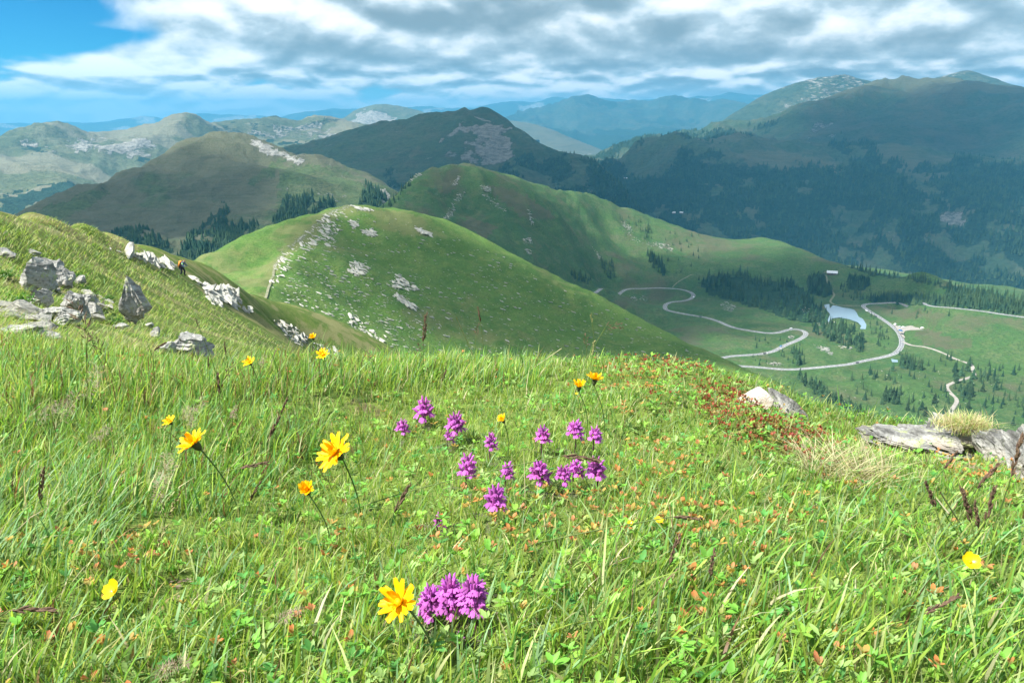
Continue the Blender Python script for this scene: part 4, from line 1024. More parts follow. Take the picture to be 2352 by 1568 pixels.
for i, (_, S, q, m, el, gi) in enumerate(cand[n1:]):
    V, F = VP[i % 5]; a = -0.6 * ('slab' in LB[gi]) + rs.uniform(-0.6, 0.6); ca, sa = math.cos(a), math.sin(a)
    W = V * np.array([m * el * 0.75, m * 0.85, m * 0.6]); W = np.stack([W[:, 0] * ca - W[:, 1] * sa, W[:, 0] * sa + W[:, 1] * ca, W[:, 2] - 0.25 * W[:, 0]], -1) + q + [0, 0, m * 0.1]
    vv.append(W); ff.append(F + nb_); nb_ += len(V)
tag(link('scattered_stones', np_mesh('scattered_stones', np.concatenate(vv), np.concatenate(ff), M_STONE, False)), 'small pale stones strewn over the hill slopes', 'stones', kind='stuff')

# ------------------------------------------------------------------ conifers
M_CROWN = simple_mat('conifer_needles', (0.030, 0.066, 0.032), 0.85, 0.1, rnd=0.4, var=(0.055, 0.095, 0.038), scale=0.35)
M_BARK = simple_mat('conifer_bark', (0.07, 0.05, 0.035), 0.9, 0.1)
def conifer_crown(seed, tiers=7, sides=9):
    r_ = np.random.RandomState(seed); V = []; F = []
    for t in range(tiers):
        f = t / tiers; z0 = 0.10 + 0.86 * f; z1 = min(z0 + 0.86 / tiers * 2.1, 1.0 + 0.02 * (t == tiers - 1)); R = 0.21 * (1 - f) ** 0.8 * r_.uniform(0.85, 1.15) + 0.015
        b = len(V); ox, oy = r_.uniform(-0.012, 0.012, 2)
        for k_ in range(sides * 2):
            a = 2 * math.pi * k_ / (sides * 2) + t
            rr_ = R * (1.0 if k_ % 2 == 0 else 0.62) * r_.uniform(0.7, 1.2); V.append((ox + rr_ * math.cos(a), oy + rr_ * math.sin(a), z0 - 0.03 * (k_ % 2 == 0) + r_.uniform(-0.015, 0.015)))
        V.append((ox, oy, z1))
        for k_ in range(sides * 2): F.append((b + k_, b + (k_ + 1) % (sides * 2), b + sides * 2))
    return np.array(V), np.array(F)
tr_me = []
for i in range(4):
    V, F = conifer_crown(i + 1); tr_me.append(np_mesh('crown', V, F, M_CROWN, False))
n6 = 6; V = [(0.022 * (1 - 0.6 * z) * math.cos(2 * math.pi * k_ / n6), 0.022 * (1 - 0.6 * z) * math.sin(2 * math.pi * k_ / n6), z * 0.55 - 0.04) for z in (0, 0.5, 1) for k_ in range(n6)]
F = [(j * n6 + k_, j * n6 + (k_ + 1) % n6, (j + 1) * n6 + (k_ + 1) % n6, (j + 1) * n6 + k_) for j in range(2) for k_ in range(n6)]
me_trunk = np_mesh('trunk', V, np.array(F), M_BARK)
rs = np.random.RandomState(8)
tcand = []
def trees_in(poly, n, lo, hi, gi, S=None):
    S = S or S_E
    P = np.array(poly); x0, y0 = P.min(0); x1, y1 = P.max(0); xs = rs.uniform(x0, x1, n * 8); ys = rs.uniform(y0, y1, n * 8); ins = in_poly(xs, ys, poly)
    xs, ys = xs[ins][:n], ys[ins][:n]
    if not len(xs): return
    p, ok = S.hit(xs, ys)
    for q, o in zip(p, ok):
        if o and min(lake_sd(q[0], q[1]), 1e9) > 3 and np.hypot(road_xy[:, 0] - q[0], road_xy[:, 1] - q[1]).min() > 6:
            h = rs.uniform(lo, hi); tcand.append((h * FPX / np.linalg.norm(q), q, h, gi))
TG = [('conifer in the dark wood between the road bends and the lake', 'conifers of the wood beside the lake'),
      ('conifer standing on the green knoll below the lake', 'conifers on the knoll below the lake'),
      ('conifer in the line of trees along the foot of the slope', 'conifers along the foot of the slope'),
      ('conifer standing loose on the pasture at the right of the valley', 'conifers scattered on the right pasture'),
      ('conifer on the flank of the green hill above the road', 'conifers on the green hill above the road'),
      ('conifer at the far edge of the valley meadow', 'conifers at the far edge of the valley')]
TG += [('conifer in the small wood beside the hut track', 'conifers of the wood beside the hut track'), ('conifer in the small clump above the far lake shore', 'conifers above the far lake shore'),
       ('conifer in the clump at the bend of the gravel track', 'conifers at the bend of the gravel track'), ('conifer in the dark clump under the parking bend', 'conifers under the parking bend')]
for p, gi_ in zip(FOREST_E['dense'], (0, 6, 7)): trees_in(p, 230, 6, 17, gi_)
trees_in(c5([(1230, 385), (1380, 390), (1450, 420), (1520, 450), (1510, 545), (1440, 525), (1330, 480), (1240, 430)]), 90, 8, 16, 1)
trees_in(c5([(1130, 530), (1200, 540), (1200, 600), (1130, 610)]), 16, 7, 13, 1)
trees_in(c5([(1550, 340), (1640, 440), (1650, 520), (1590, 510), (1540, 420)]), 34, 4, 9, 1)
trees_in(c5([(930, 470), (1200, 470), (1210, 620), (930, 600)]), 26, 3, 7, 1)
trees_in(c5([(1150, 660), (1210, 680), (1340, 770), (1420, 810), (1500, 840), (1530, 900), (1420, 860), (1330, 810), (1230, 740), (1160, 700)]), 55, 8, 15, 2)
trees_in(c5([(1500, 880), (1600, 910), (1750, 925), (1760, 955), (1600, 945), (1500, 915)]), 34, 8, 13, 2)
for a in ([(1940, 640), (2080, 600), (2210, 620), (2215, 715), (2080, 690), (1960, 700)], [(1700, 590), (1810, 585), (1815, 630), (1710, 625)], [(1610, 760), (1700, 750), (1710, 815), (1620, 800)], [(2010, 740), (2070, 700), (2080, 790), (2020, 780)]): trees_in(c5(a), 20, 7, 14, 9 if a[0][0] == 1700 else 8)
trees_in(c5([(1450, 650), (1900, 560), (2352, 600), (2352, 950), (1800, 900), (1400, 740)]), 130, 4, 11, 3)
trees_in(c5([(1680, 520), (1760, 560), (1720, 600), (1690, 560)]), 5, 7, 12, 3)
trees_in(c5([(1570, 300), (1900, 310), (2000, 360), (1700, 370)]), 6, 5, 9, 3)
trees_in(c4([(1985, 700), (2070, 700), (2115, 790), (2110, 860), (2040, 800)]), 40, 8, 15, 4)
trees_in(c4([(1680, 730), (1770, 750), (1780, 860), (1740, 870), (1690, 810)]), 34, 5, 10, 4)
trees_in(c4([(1480, 820), (1530, 820), (1620, 870), (1600, 910), (1500, 870)]), 18, 5, 10, 4)
trees_in(c4([(1800, 450), (1900, 450), (2010, 480), (2050, 620), (1990, 620), (1930, 520), (1820, 490)]), 30, 4, 9, 4)
trees_in(c4([(2100, 520), (2352, 560), (2352, 900), (2130, 800)]), 26, 4, 9, 4)
trees_in(c4([(210, 330), (330, 260), (480, 130), (440, 200), (300, 390), (200, 390)]), 40, 4, 9, 4)
for p in FOREST_E['edge']: trees_in(p, 330, 6, 13, 5)
trees_in(c5([(1380, 190), (1540, 200), (1560, 260), (1400, 270)]), 26, 5, 10, 5)
tcand.sort(key=lambda c: -c[0])
for i, (_, q, h, gi) in enumerate(tcand[:296]):
    e = empty('conifer_tree', (q[0], q[1], q[2] - 0.2), (0, 0, rs.uniform(0, 6.28))); w = rs.uniform(0.9, 1.35) * h; e.scale = (w, w, h)
    link('crown', tr_me[i % 4], e); link('trunk', me_trunk, e)
    tag(e, TG[gi][0], 'tree', TG[gi][1])
def low_tree(nt=2, ns=5):
    V = []; F = []
    for t in range(nt):
        b = len(V); z0 = 0.05 + t * 0.33; z1 = 0.62 + 0.4 * t if nt > 1 else 1.0; R = 0.2 - 0.075 * t
        for k_ in range(ns): a = 2 * math.pi * k_ / ns + t; V.append((R * math.cos(a), R * math.sin(a), z0))
        V.append((0, 0, z1))
        for k_ in range(ns): F.append((b + k_, b + (k_ + 1) % ns, b + ns))
    return np.array(V), np.array(F)
def forest_mesh(name, P, H, mat, seed, nt=2, ns=5, wide=1.0):
    V, F = low_tree(nt, ns); r_ = np.random.RandomState(seed); n = len(P); a = r_.uniform(0, 6.28, n); ca, sa = np.cos(a)[:, None], np.sin(a)[:, None]
    w = (H * r_.uniform(0.85, 1.5, n) * wide)[:, None]; X = V[None, :, 0] * w; Y = V[None, :, 1] * w
    W = np.stack([X * ca - Y * sa + P[:, 0:1], X * sa + Y * ca + P[:, 1:2], V[None, :, 2] * H[:, None] + P[:, 2:3] - 0.3], -1).reshape(-1, 3)
    FF = (F[None] + (np.arange(n) * len(V))[:, None, None]).reshape(-1, 3)
    return np_mesh(name, W, FF, mat, False)
rest = tcand[296:]
M_FORESTM = simple_mat('distant_conifers', (0.018, 0.044, 0.024), 0.9, 0.05, var=(0.048, 0.080, 0.034), scale=0.03)
P = np.array([c[1] for c in rest]); H_ = np.array([c[2] for c in rest])
tag(link('valley_conifers', forest_mesh('valley_conifers', P, H_, M_FORESTM, 4, 3, 6)), 'smaller conifers of the valley woods', 'trees', kind='stuff')
def sample_forest(S, M, n, seed, pxmin=-60, pxmax=2420, thr=0.5):
    r_ = np.random.RandomState(seed); px, py = project(S.X, S.Y, S.Z)
    w = (M[..., 0] > thr) * np.exp(2 * np.broadcast_to(S.lr[None], S.X.shape)) * (px > pxmin) * (px < pxmax) * M[..., 0]
    w = w[:-1, :-1].ravel(); w = w / w.sum(); idx = r_.choice(len(w), n, p=w); i, j = np.unravel_index(idx, (S.X.shape[0] - 1, S.X.shape[1] - 1))
    az = S.az[i] + r_.rand(n) * (S.az[1] - S.az[0]); lr = S.lr[j] + r_.rand(n) * (S.lr[1] - S.lr[0]); x = np.exp(lr) * np.sin(az); y = np.exp(lr) * np.cos(az)
    return np.stack([x, y, S.z(x, y)], -1)
for S, M, n, lo, hi, sd2, lab in ((S_R, MASK_R, 15000, 11, 24, 1, 'dense dark conifer forest on the big right mountain'), (S_M, MASK_M, 3200, 10, 22, 2, 'dark conifer forest on the central mountain'), (S_H, MASK_H, 1500, 7, 15, 3, 'dark conifer woods on the left hill')):
    P = sample_forest(S, M, n, sd2); h = np.random.RandomState(sd2).uniform(lo, hi, len(P))
    tag(link('forest', forest_mesh('forest', P, h, M_FORESTM, sd2, 2, 4, 1.15)), lab, 'forest', kind='stuff')

# ------------------------------------------------------------------ roads, lake
def ribbon(name, xy, width, mat, dz, S=S_E, parent=None, skirt=True):
    t = np.gradient(xy, axis=0); t /= np.linalg.norm(t, axis=1, keepdims=True) + 1e-9; nrm = np.stack([-t[:, 1], t[:, 0]], -1)
    offs = [-1.25, -1, -0.5, 0, 0.5, 1, 1.25] if skirt else [-1, 0, 1]
    rows = []
    zc = np.max([S.z(*(xy + nrm * o_ * width / 2).T) for o_ in (-1, -0.5, 0, 0.5, 1)], axis=0) + dz
    for _ in range(3): zc[1:-1] = np.maximum(zc[1:-1], 0.25 * zc[:-2] + 0.5 * zc[1:-1] + 0.25 * zc[2:])
    for o_ in offs:
        p = xy + nrm * o_ * width / 2; rows.append(np.stack([p[:, 0], p[:, 1], zc - ((1.2 if width > 5 else 0.5) if abs(o_) > 1 else 0)], -1))
    V = np.stack(rows, 1); n, m_ = V.shape[:2]; I = np.arange(n * m_).reshape(n, m_)
    F = np.stack([I[:-1, :-1], I[:-1, 1:], I[1:, 1:], I[1:, :-1]], -1).reshape(-1, 4)
    o = link(name, np_mesh(name, V.reshape(-1, 3), F, mat, False), parent)
    if parent is None: o['kind'] = 'structure'
    return o, zc, nrm, t
M_ASPH = simple_mat('asphalt', (0.15, 0.155, 0.16), 0.85, 0.2, var=(0.19, 0.195, 0.20), scale=0.08)
M_PAINT = simple_mat('road_paint', (0.8, 0.8, 0.8), 0.6, 0.3)
M_GRAV = simple_mat('gravel', (0.22, 0.205, 0.18), 0.95, 0.1, var=(0.29, 0.27, 0.24), scale=0.3)
M_TRACK = simple_mat('dirt_track', (0.20, 0.19, 0.13), 0.95, 0.1, var=(0.13, 0.15, 0.08), scale=0.3)
road, zc, nrm, tt = ribbon('road', road_xy, 6.2, M_ASPH, 0.12)
acc = 0; dv = []; df_ = []
seg = np.linalg.norm(np.diff(road_xy, axis=0), axis=1); s_ = np.concatenate([[0], np.cumsum(seg)])
def on_road(s, off=0.0):
    x = np.interp(s, s_, road_xy[:, 0]); y = np.interp(s, s_, road_xy[:, 1]); z = np.interp(s, s_, zc); nx = np.interp(s, s_, nrm[:, 0]); ny = np.interp(s, s_, nrm[:, 1])
    return np.array([x + nx * off, y + ny * off, z])
def strip(sa, sb, off, w, dz=0.02):
    b = len(dv); 
    for s in (sa, sb):
        for o_ in (off - w / 2, off + w / 2): p = on_road(s, o_); dv.append((p[0], p[1], p[2] + dz))
    df_.append((b, b + 1, b + 3, b + 2))
s = 0
while s < s_[-1] - 4:
    strip(s, s + 3.2, 0, 0.28); s += 8
tag(link('centre_line', np_mesh('centre_line', dv, np.array(df_), M_PAINT, False), road), kind='structure')
dv = []; df_ = []
for s in np.arange(0, s_[-1] - 5, 5.0):
    for off in (-3.0, 3.0): strip(s, s + 5, off, 0.16)
tag(link('edge_line', np_mesh('edge_line', dv, np.array(df_), M_PAINT, False), road), kind='structure')
for nm, L, w in (('farm_track', TRACK_HUT, 3.0), ('gravel_track', TRACK_RIGHT, 3.6), ('path', PATH_PIN, 1.6)):
    ribbon(nm, smooth_line(world_line(S_E, L), 5.0), w, M_TRACK if nm != 'gravel_track' else M_GRAV, 0.1)
tl = smooth_line(world_line(S_C, [(597, 712), (606, 696), (615, 668), (624, 640), (630, 610), (648, 588)]), 4.0)
ribbon('footpath', tl, 1.2, M_TRACK, 0.03, S_C)

def drape_patch(name, S, pix, mat, dz, level=None):
    p = world_line(S, pix); xy = p[:, :2]
    z = (np.max(S.z(xy[:, 0], xy[:, 1])) + dz) if level is None else level
    top = [(a, b, z) for a, b in xy]; n = len(top)
    V = top + [(a, b, z - 1.5) for a, b in xy]
    me = bpy.data.meshes.new(name); me.from_pydata(V, [], [list(range(n))] + [(i, i + n, (i + 1) % n + n, (i + 1) % n) for i in range(n)]); me.materials.append(mat); me.update()
    bm = bmesh.new(); bm.from_mesh(me); bmesh.ops.recalc_face_normals(bm, faces=bm.faces); bm.to_mesh(me); bm.free()
    o = link(name, me); o['kind'] = 'structure'; return o
drape_patch('parking_area', S_E, PARK_V, M_GRAV, 0.15, PARK_Z + 0.05)
M_WATER = bpy.data.materials.new('lake_water'); M_WATER.use_nodes = True; T = NT(M_WATER.node_tree)
b = T.n('ShaderNodeBsdfPrincipled'); b.inputs['Base Color'].default_value = (0.17, 0.25, 0.30, 1); b.inputs['Roughness'].default_value = 0.12; b.inputs['IOR'].default_value = 1.33; b.inputs['Specular IOR Level'].default_value = 1.0
bn = T.n('ShaderNodeBump'); bn.inputs['Distance'].default_value = 0.05; bn.inputs['Strength'].default_value = 0.4
T.l(T.noise(T.n('ShaderNodeTexCoord').outputs['Object'], 0.8, 4, 0.6), bn.inputs['Height']); T.l(bn.outputs[0], b.inputs['Normal']); T.l(b.outputs[0], T.n('ShaderNodeOutputMaterial').inputs[0])
def water(name, W, z):
    me = bpy.data.meshes.new(name); n = len(W); me.from_pydata([(a, b_, z) for a, b_ in W], [], [list(range(n))]); me.materials.append(M_WATER); me.update()
    if me.polygons[0].normal.z < 0: me.flip_normals()
    o = link(name, me); o['kind'] = 'structure'; return o
# shoreline a little outside the traced outline, cut off by the banks
cen = LC[:2]; water('lake', [tuple(p[:2]) for p in LAKE_W], LAKE_Z + 0.02)
pp = world_line(S_E, c5([(1655, 576), (1690, 578), (1692, 588), (1660, 592)])); water('pond', [tuple(p[:2]) for p in pp], float(S_E.z(pp[:, 0], pp[:, 1]).max()) + 0.25)

# ------------------------------------------------------------------ huts and cars
def box(bm, x0, x1, y0, y1, z0, z1):
    v = [bm.verts.new((x, y, z)) for z in (z0, z1) for y in (y0, y1) for x in (x0, x1)]
    for f in ((0, 2, 3, 1), (4, 5, 7, 6), (0, 1, 5, 4), (2, 6, 7, 3), (0, 4, 6, 2), (1, 3, 7, 5)): bm.faces.new([v[i] for i in f])
def bmesh_obj(name, fn, mat, parent=None, smooth=False):
    bm = bmesh.new(); fn(bm); bmesh.ops.recalc_face_normals(bm, faces=bm.faces); me = bpy.data.meshes.new(name); bm.to_mesh(me); bm.free()
    me.materials.append(mat)
    if smooth:
        for p in me.polygons: p.use_smooth = True
    return link(name, me, parent)
M_WOOD = simple_mat('weathered_wood', (0.16, 0.11, 0.075), 0.9, 0.1, scale=2); M_ROOF = simple_mat('metal_roof', (0.62, 0.64, 0.68), 0.5, 0.4, scale=0.5); M_GLASS = simple_mat('dark_glass', (0.03, 0.04, 0.05), 0.15, 0.6)
def hut(px, py, S, L, W, Hh, label, rz):
    p, ok = S.hit(px, py); p = p[0]; e = empty('mountain_hut', tuple(p), (0, 0, rz))
    def wall(bm): box(bm, -L / 2, L / 2, -W / 2, W / 2, -1.5, Hh)
    bmesh_obj('wall', wall, M_WOOD, e)
    def roof(bm):
        for sgn in (-1, 1):
            a = [(x, y, z) for x in (-L / 2 - .6, L / 2 + .6) for (y, z) in ((0, Hh + W * 0.36), (sgn * (W / 2 + .8), Hh - 0.4), (sgn * (W / 2 + .8), Hh - 0.55), (0, Hh + W * 0.36 - 0.2))]
            v = [bm.verts.new(c) for c in a]
            for f in ((0, 1, 2, 3), (4, 7, 6, 5), (0, 4, 5, 1), (1, 5, 6, 2), (2, 6, 7, 3), (3, 7, 4, 0)): bm.faces.new([v[i] for i in f])
    bmesh_obj('roof', roof, M_ROOF, e)
    def gable(bm):
        for x in (-L / 2, L / 2):
            v = [bm.verts.new((x, -W / 2, Hh)), bm.verts.new((x, W / 2, Hh)), bm.verts.new((x, 0, Hh + W * 0.34))]; bm.faces.new(v)
    bmesh_obj('gable', gable, M_WOOD, e)
    bmesh_obj('door', lambda bm: box(bm, -0.8, 0.8, -W / 2 - 0.06, -W / 2 + 0.02, 0, 2.2), M_GLASS, e)
    for x in (-L * 0.3, L * 0.3): bmesh_obj('window', lambda bm: box(bm, x - 0.5, x + 0.5, -W / 2 - 0.05, -W / 2 + 0.02, 1.1, 2.0), M_GLASS, e)
    tag(e, label, 'hut'); return e
hut(1911, 629, S_E, 17, 9, 2.6, 'long hut with pale metal roof on the meadow above the lake', -0.35)
hut(1437, 411, S_R, 14, 8, 3, 'tiny light hut on the saddle between the two mountains', 0.2)
hut(1547, 490, S_R, 13, 9, 3, 'left of two tiny huts in the clearing amid the dark forest', 0.1)
hut(1565, 490, S_R, 13, 9, 3, 'right of two tiny huts in the clearing amid the dark forest', -0.3)

M_TYRE = simple_mat('tyre_rubber', (0.02, 0.02, 0.02), 0.8, 0.2)
def paint(nm, c): return simple_mat(nm, c, 0.3, 0.5, var=c)
PAINTS = {'white': paint('white_paint', (0.8, 0.8, 0.8)), 'dark': paint('black_paint', (0.02, 0.02, 0.025)), 'blue': paint('blue_paint', (0.03, 0.14, 0.35)), 'silver': paint('silver_paint', (0.45, 0.47, 0.5))}
def car_body(bm, L=4.4, W=1.8, van=False):
    prof = [(-L / 2, 0.35), (-L / 2, 0.85), (-L * 0.42, 0.95), (-L * 0.30, 1.42 if not van else 2.0), (L * 0.12, 1.45 if not van else 2.0), (L * 0.27, 0.98 if not van else 1.2), (L * 0.47, 0.82), (L / 2, 0.6), (L / 2, 0.35)]
    rows = []
    for y in (-W / 2, -W / 2 + 0.12, W / 2 - 0.12, W / 2):
        k_ = 0.93 if abs(y) > W / 2 - 0.05 else 1.0
        rows.append([bm.verts.new((x * (0.985 if k_ < 1 else 1), y, 0.35 + (z - 0.35) * k_)) for x, z in prof])
    n = len(prof)
    for a, b in zip(rows[:-1], rows[1:]):
        for i in range(n): bm.faces.new((a[i], a[(i + 1) % n], b[(i + 1) % n], b[i]))
    bm.faces.new(rows[0]); bm.faces.new(rows[-1][::-1])
def make_car(colour, label, van=False, L=4.4):
    e = empty('camper_van' if van else 'car')
    bmesh_obj('body', lambda bm: car_body(bm, L, 1.8 if not van else 2.1, van), PAINTS[colour], e)
    hz = 2.0 if van else 1.42; W = 1.8 if not van else 2.1
    def glass(bm):
        for sgn in (-1, 1): box(bm, -L * 0.27, L * 0.13, sgn * (W / 2 - 0.03) - 0.03, sgn * (W / 2 - 0.03) + 0.03, hz * 0.66, hz * 0.88)
    bmesh_obj('side_window', glass, M_GLASS, e)
    def ws(bm):
        v = [bm.verts.new(c) for c in ((L * 0.135, -W * .4, hz * 0.97), (L * 0.135, W * .4, hz * 0.97), (L * 0.265, W * .42, hz * 0.72), (L * 0.265, -W * .42, hz * 0.72))]
        bm.faces.new(v)
    bmesh_obj('windscreen', ws, M_GLASS, e)
    def wheel(bm):
        r = bmesh.ops.create_cone(bm, cap_ends=True, segments=14, radius1=0.33, radius2=0.33, depth=0.22); bmesh.ops.rotate(bm, verts=r['verts'], matrix=Matrix.Rotation(math.pi / 2, 3, 'X'))
    for x in (-L * 0.31, L * 0.31):
        for y in (-W / 2 + 0.05, W / 2 - 0.05): w = bmesh_obj('wheel', wheel, M_TYRE, e); w.location = (x, y, 0.33)
    tag(e, label, 'car' if not van else 'van'); return e
def place_on_road(e, pix, off=1.7):
    p, ok = S_E.hit(*pix); p = p[0]; i = int(np.argmin(np.hypot(road_xy[:, 0] - p[0], road_xy[:, 1] - p[1]))); q = on_road(s_[i], off)
    e.location = (q[0], q[1], q[2] + 0.03); e.rotation_euler = (0, 0, math.atan2(tt[i][1], tt[i][0]) + (0 if off < 0 else math.pi))
for col, (a, b), off, lab, van in (('white', (615, 248), 1.7, 'white car in the outer bend of the first hairpin', False), ('dark', (672, 348), -1.7, 'black car on the straight below the first hairpin', False),
        ('white', (1120, 411), 1.7, 'white car entering the second hairpin', False), ('blue', (1087, 508), -1.7, 'blue car below the second hairpin', False), ('dark', (990, 546), 1.7, 'black car near where the lower road meets the grassy hill', False),
        ('dark', (1470, 590), -1.7, 'black car on the long lowest stretch of road', False)):
    place_on_road(make_car(col, lab, van), c5([(a, b)])[0], off)
for col, (a, b), off, lab, van in (('white', (1265, 1090), 4.6, 'white camper van parked on the verge nearest the lake junction', True), ('silver', (1345, 1145), 4.4, 'silver car parked on the verge behind the camper van', False), ('dark', (1400, 1190), 4.4, 'black car parked on the verge above the lake bend', False)):
    place_on_road(make_car(col, lab, van, 6.0 if van else 4.4), c6([(a, b)])[0], off)
for col, (a, b), rz, lab, van in (('white', (318, 612), 0.6, 'white camper van at the entrance of the parking area', True), ('silver', (392, 636), 0.1, 'silver car in the middle row of the parking area', False), ('white', (450, 636), 0.0, 'white van in the middle of the parking area', True),
        ('white', (750, 645), 0.1, 'white van at the far right end of the parking area', True), ('blue', (398, 710), -0.9, 'blue camper van on the roadside below the parking area', True), ('dark', (422, 762), -0.7, 'black car on the roadside below the parking area', False)):
    e = make_car(col, lab, van, 5.6 if van else 4.4); p, ok = S_E.hit(*c7([(a, b)])[0]); p = p[0]; o_ = bpy.data.objects['parking_area']; e.location = (p[0], p[1], max(p[2], max(v.co.z for v in o_.data.vertices))); e.rotation_euler = (0, 0, rz)

# ------------------------------------------------------------------ the hiker on the near ridge
def skinned(name, joints, edges, mat, parent=None, sub=2):
    me = bpy.data.meshes.new(name); me.from_pydata([j[0] for j in joints], edges, []); me.materials.append(mat); o = link(name, me, parent)
    mod = o.modifiers.new('skin', 'SKIN'); lay = me.skin_vertices[0] if me.skin_vertices else None
    if lay is None:
        bm = bmesh.new(); bm.from_mesh(me); bm.verts.layers.skin.verify(); bm.to_mesh(me); bm.free(); lay = me.skin_vertices[0]
    for i, j in enumerate(joints):
        lay.data[i].radius = (j[1], j[1] if len(j) < 3 else j[2]); lay.data[i].use_root = (i == 0)
    mod.use_smooth_shade = True; sb = o.modifiers.new('sub', 'SUBSURF'); sb.levels = sb.render_levels = sub
    return o
M_SKIN = simple_mat('skin', (0.45, 0.27, 0.19), 0.6, 0.3); M_JACKET = simple_mat('slate_blue_jacket', (0.13, 0.18, 0.26), 0.8, 0.2, scale=8); M_TROUS = simple_mat('dark_trousers', (0.03, 0.035, 0.05), 0.85, 0.2, scale=8)
M_PACK = simple_mat('orange_pack', (0.75, 0.27, 0.03), 0.6, 0.3, var=(0.6, 0.2, 0.02), scale=9); M_STRAP = simple_mat('black_strap', (0.025, 0.025, 0.03), 0.7, 0.2); M_LIME_P = simple_mat('lime_patch', (0.35, 0.8, 0.15), 0.6, 0.3); M_HAIR = simple_mat('brown_hair', (0.10, 0.06, 0.04), 0.8, 0.2); M_BOOT = simple_mat('boots', (0.08, 0.06, 0.05), 0.8, 0.2)
J = {'pel': (-0.10, 0, 0.84), 'sp': (0.02, 0, 1.04), 'ch': (0.14, 0, 1.24), 'nk': (0.25, 0, 1.38), 'hd': (0.33, 0, 1.47), 'ht': (0.37, 0, 1.58),
     'sl': (0.15, 0.19, 1.32), 'el': (0.26, 0.24, 1.06), 'hl': (0.45, 0.20, 0.92), 'sr': (0.15, -0.19, 1.32), 'er': (0.24, -0.25, 1.05), 'hr': (0.46, -0.21, 0.90),
     'pl': (-0.10, 0.10, 0.82), 'kl': (0.16, 0.11, 0.50), 'al': (0.06, 0.11, 0.09), 'tl': (0.24, 0.12, 0.03), 'pr': (-0.10, -0.10, 0.82), 'kr': (-0.02, -0.11, 0.44), 'ar': (-0.24, -0.11, 0.10), 'tr': (-0.06, -0.12, 0.03)}
names = list(J); ix = {n: i for i, n in enumerate(names)}
RAD = {'pel': .13, 'sp': .125, 'ch': .15, 'nk': .06, 'hd': .095, 'ht': .08, 'sl': .07, 'el': .045, 'hl': .035, 'sr': .07, 'er': .045, 'hr': .035, 'pl': .10, 'kl': .065, 'al': .045, 'tl': .04, 'pr': .10, 'kr': .065, 'ar': .045, 'tr': .04}
ED = [('pel', 'sp'), ('sp', 'ch'), ('ch', 'nk'), ('nk', 'hd'), ('hd', 'ht'), ('ch', 'sl'), ('sl', 'el'), ('el', 'hl'), ('ch', 'sr'), ('sr', 'er'), ('er', 'hr'), ('pel', 'pl'), ('pl', 'kl'), ('kl', 'al'), ('al', 'tl'), ('pel', 'pr'), ('pr', 'kr'), ('kr', 'ar'), ('ar', 'tr')]
hp, ok = S_B.hit(421, 634); hp = hp[0]
person = skinned('person', [(J[n], RAD[n]) for n in names], [(ix[a], ix[b]) for a, b in ED], M_SKIN)
def garment(name, keys, grow, mat):
    e = [(keys.index(a), keys.index(b)) for a, b in ED if a in keys and b in keys]; return skinned(name, [(J[n], RAD[n] + grow) for n in keys], e, mat, person)
garment('jacket', ['ch', 'pel', 'sp', 'nk', 'sl', 'el', 'hl', 'sr', 'er', 'hr'], 0.022, M_JACKET)
garment('trousers', ['pel', 'pl', 'kl', 'al', 'pr', 'kr', 'ar'], 0.025, M_TROUS)
skinned('boot', [(J['al'], 0.07), (J['tl'], 0.055)], [(0, 1)], M_BOOT, person); skinned('boot', [(J['ar'], 0.07), (J['tr'], 0.055)], [(0, 1)], M_BOOT, person)
skinned('hair', [((0.31, 0, 1.52), 0.10), ((0.34, 0, 1.60), 0.085)], [(0, 1)], M_HAIR, person)
lp = bmesh_obj('sleeve_patch', lambda bm: bmesh.ops.create_uvsphere(bm, u_segments=10, v_segments=6, radius=0.075), M_LIME_P, person, True); lp.location = (0.22, -0.28, 1.22); lp.scale = (1, 0.4, 0.8)
person.location = (hp[0], hp[1], hp[2] + 0.02); person.rotation_euler = (0, 0, -0.12)
tag(person, 'hiker in slate blue jacket and dark trousers leaning forward up the rocky ridge', 'person')
def pack(bm):
    r = bmesh.ops.create_cube(bm, size=1.0); bmesh.ops.scale(bm, vec=(0.26, 0.34, 0.56), verts=r['verts']); bmesh.ops.bevel(bm, geom=list(bm.edges), offset=0.07, segments=3, affect='EDGES')
pk = bmesh_obj('backpack', pack, M_PACK, None, True)
for z in (-0.16, -0.04, 0.08): st = bmesh_obj('strap', lambda bm: box(bm, -0.145, 0.12, -0.178, 0.178, -0.014, 0.014), M_STRAP, pk); st.location = (0, 0, z)
def lid(bm):
    r = bmesh.ops.create_cube(bm, size=1.0); bmesh.ops.scale(bm, vec=(0.28, 0.36, 0.14), verts=r['verts']); bmesh.ops.bevel(bm, geom=list(bm.edges), offset=0.05, segments=3, affect='EDGES')
ld = bmesh_obj('lid', lid, M_PACK, pk, True); ld.location = (0, 0, 0.28)
pk.rotation_euler = (0, 0.42, -0.12); pk.location = (hp[0] - 0.17, hp[1] - 0.02, hp[2] + 1.16)
tag(pk, 'orange backpack with dark straps on the back of the hiker', 'backpack')

# ------------------------------------------------------------------ foreground: turf of the knoll
M_BLADE = attr_mat('grass_blades', 0.48, 0.5, 0.3)
M_LEAF = attr_mat('herb_leaves', 0.38, 0.5, 0.25)
rg = np.random.RandomState(21)

def nfield(x, y, wl, seed, o=4): return fbm(x / wl, y / wl, o, seed, 0.55)

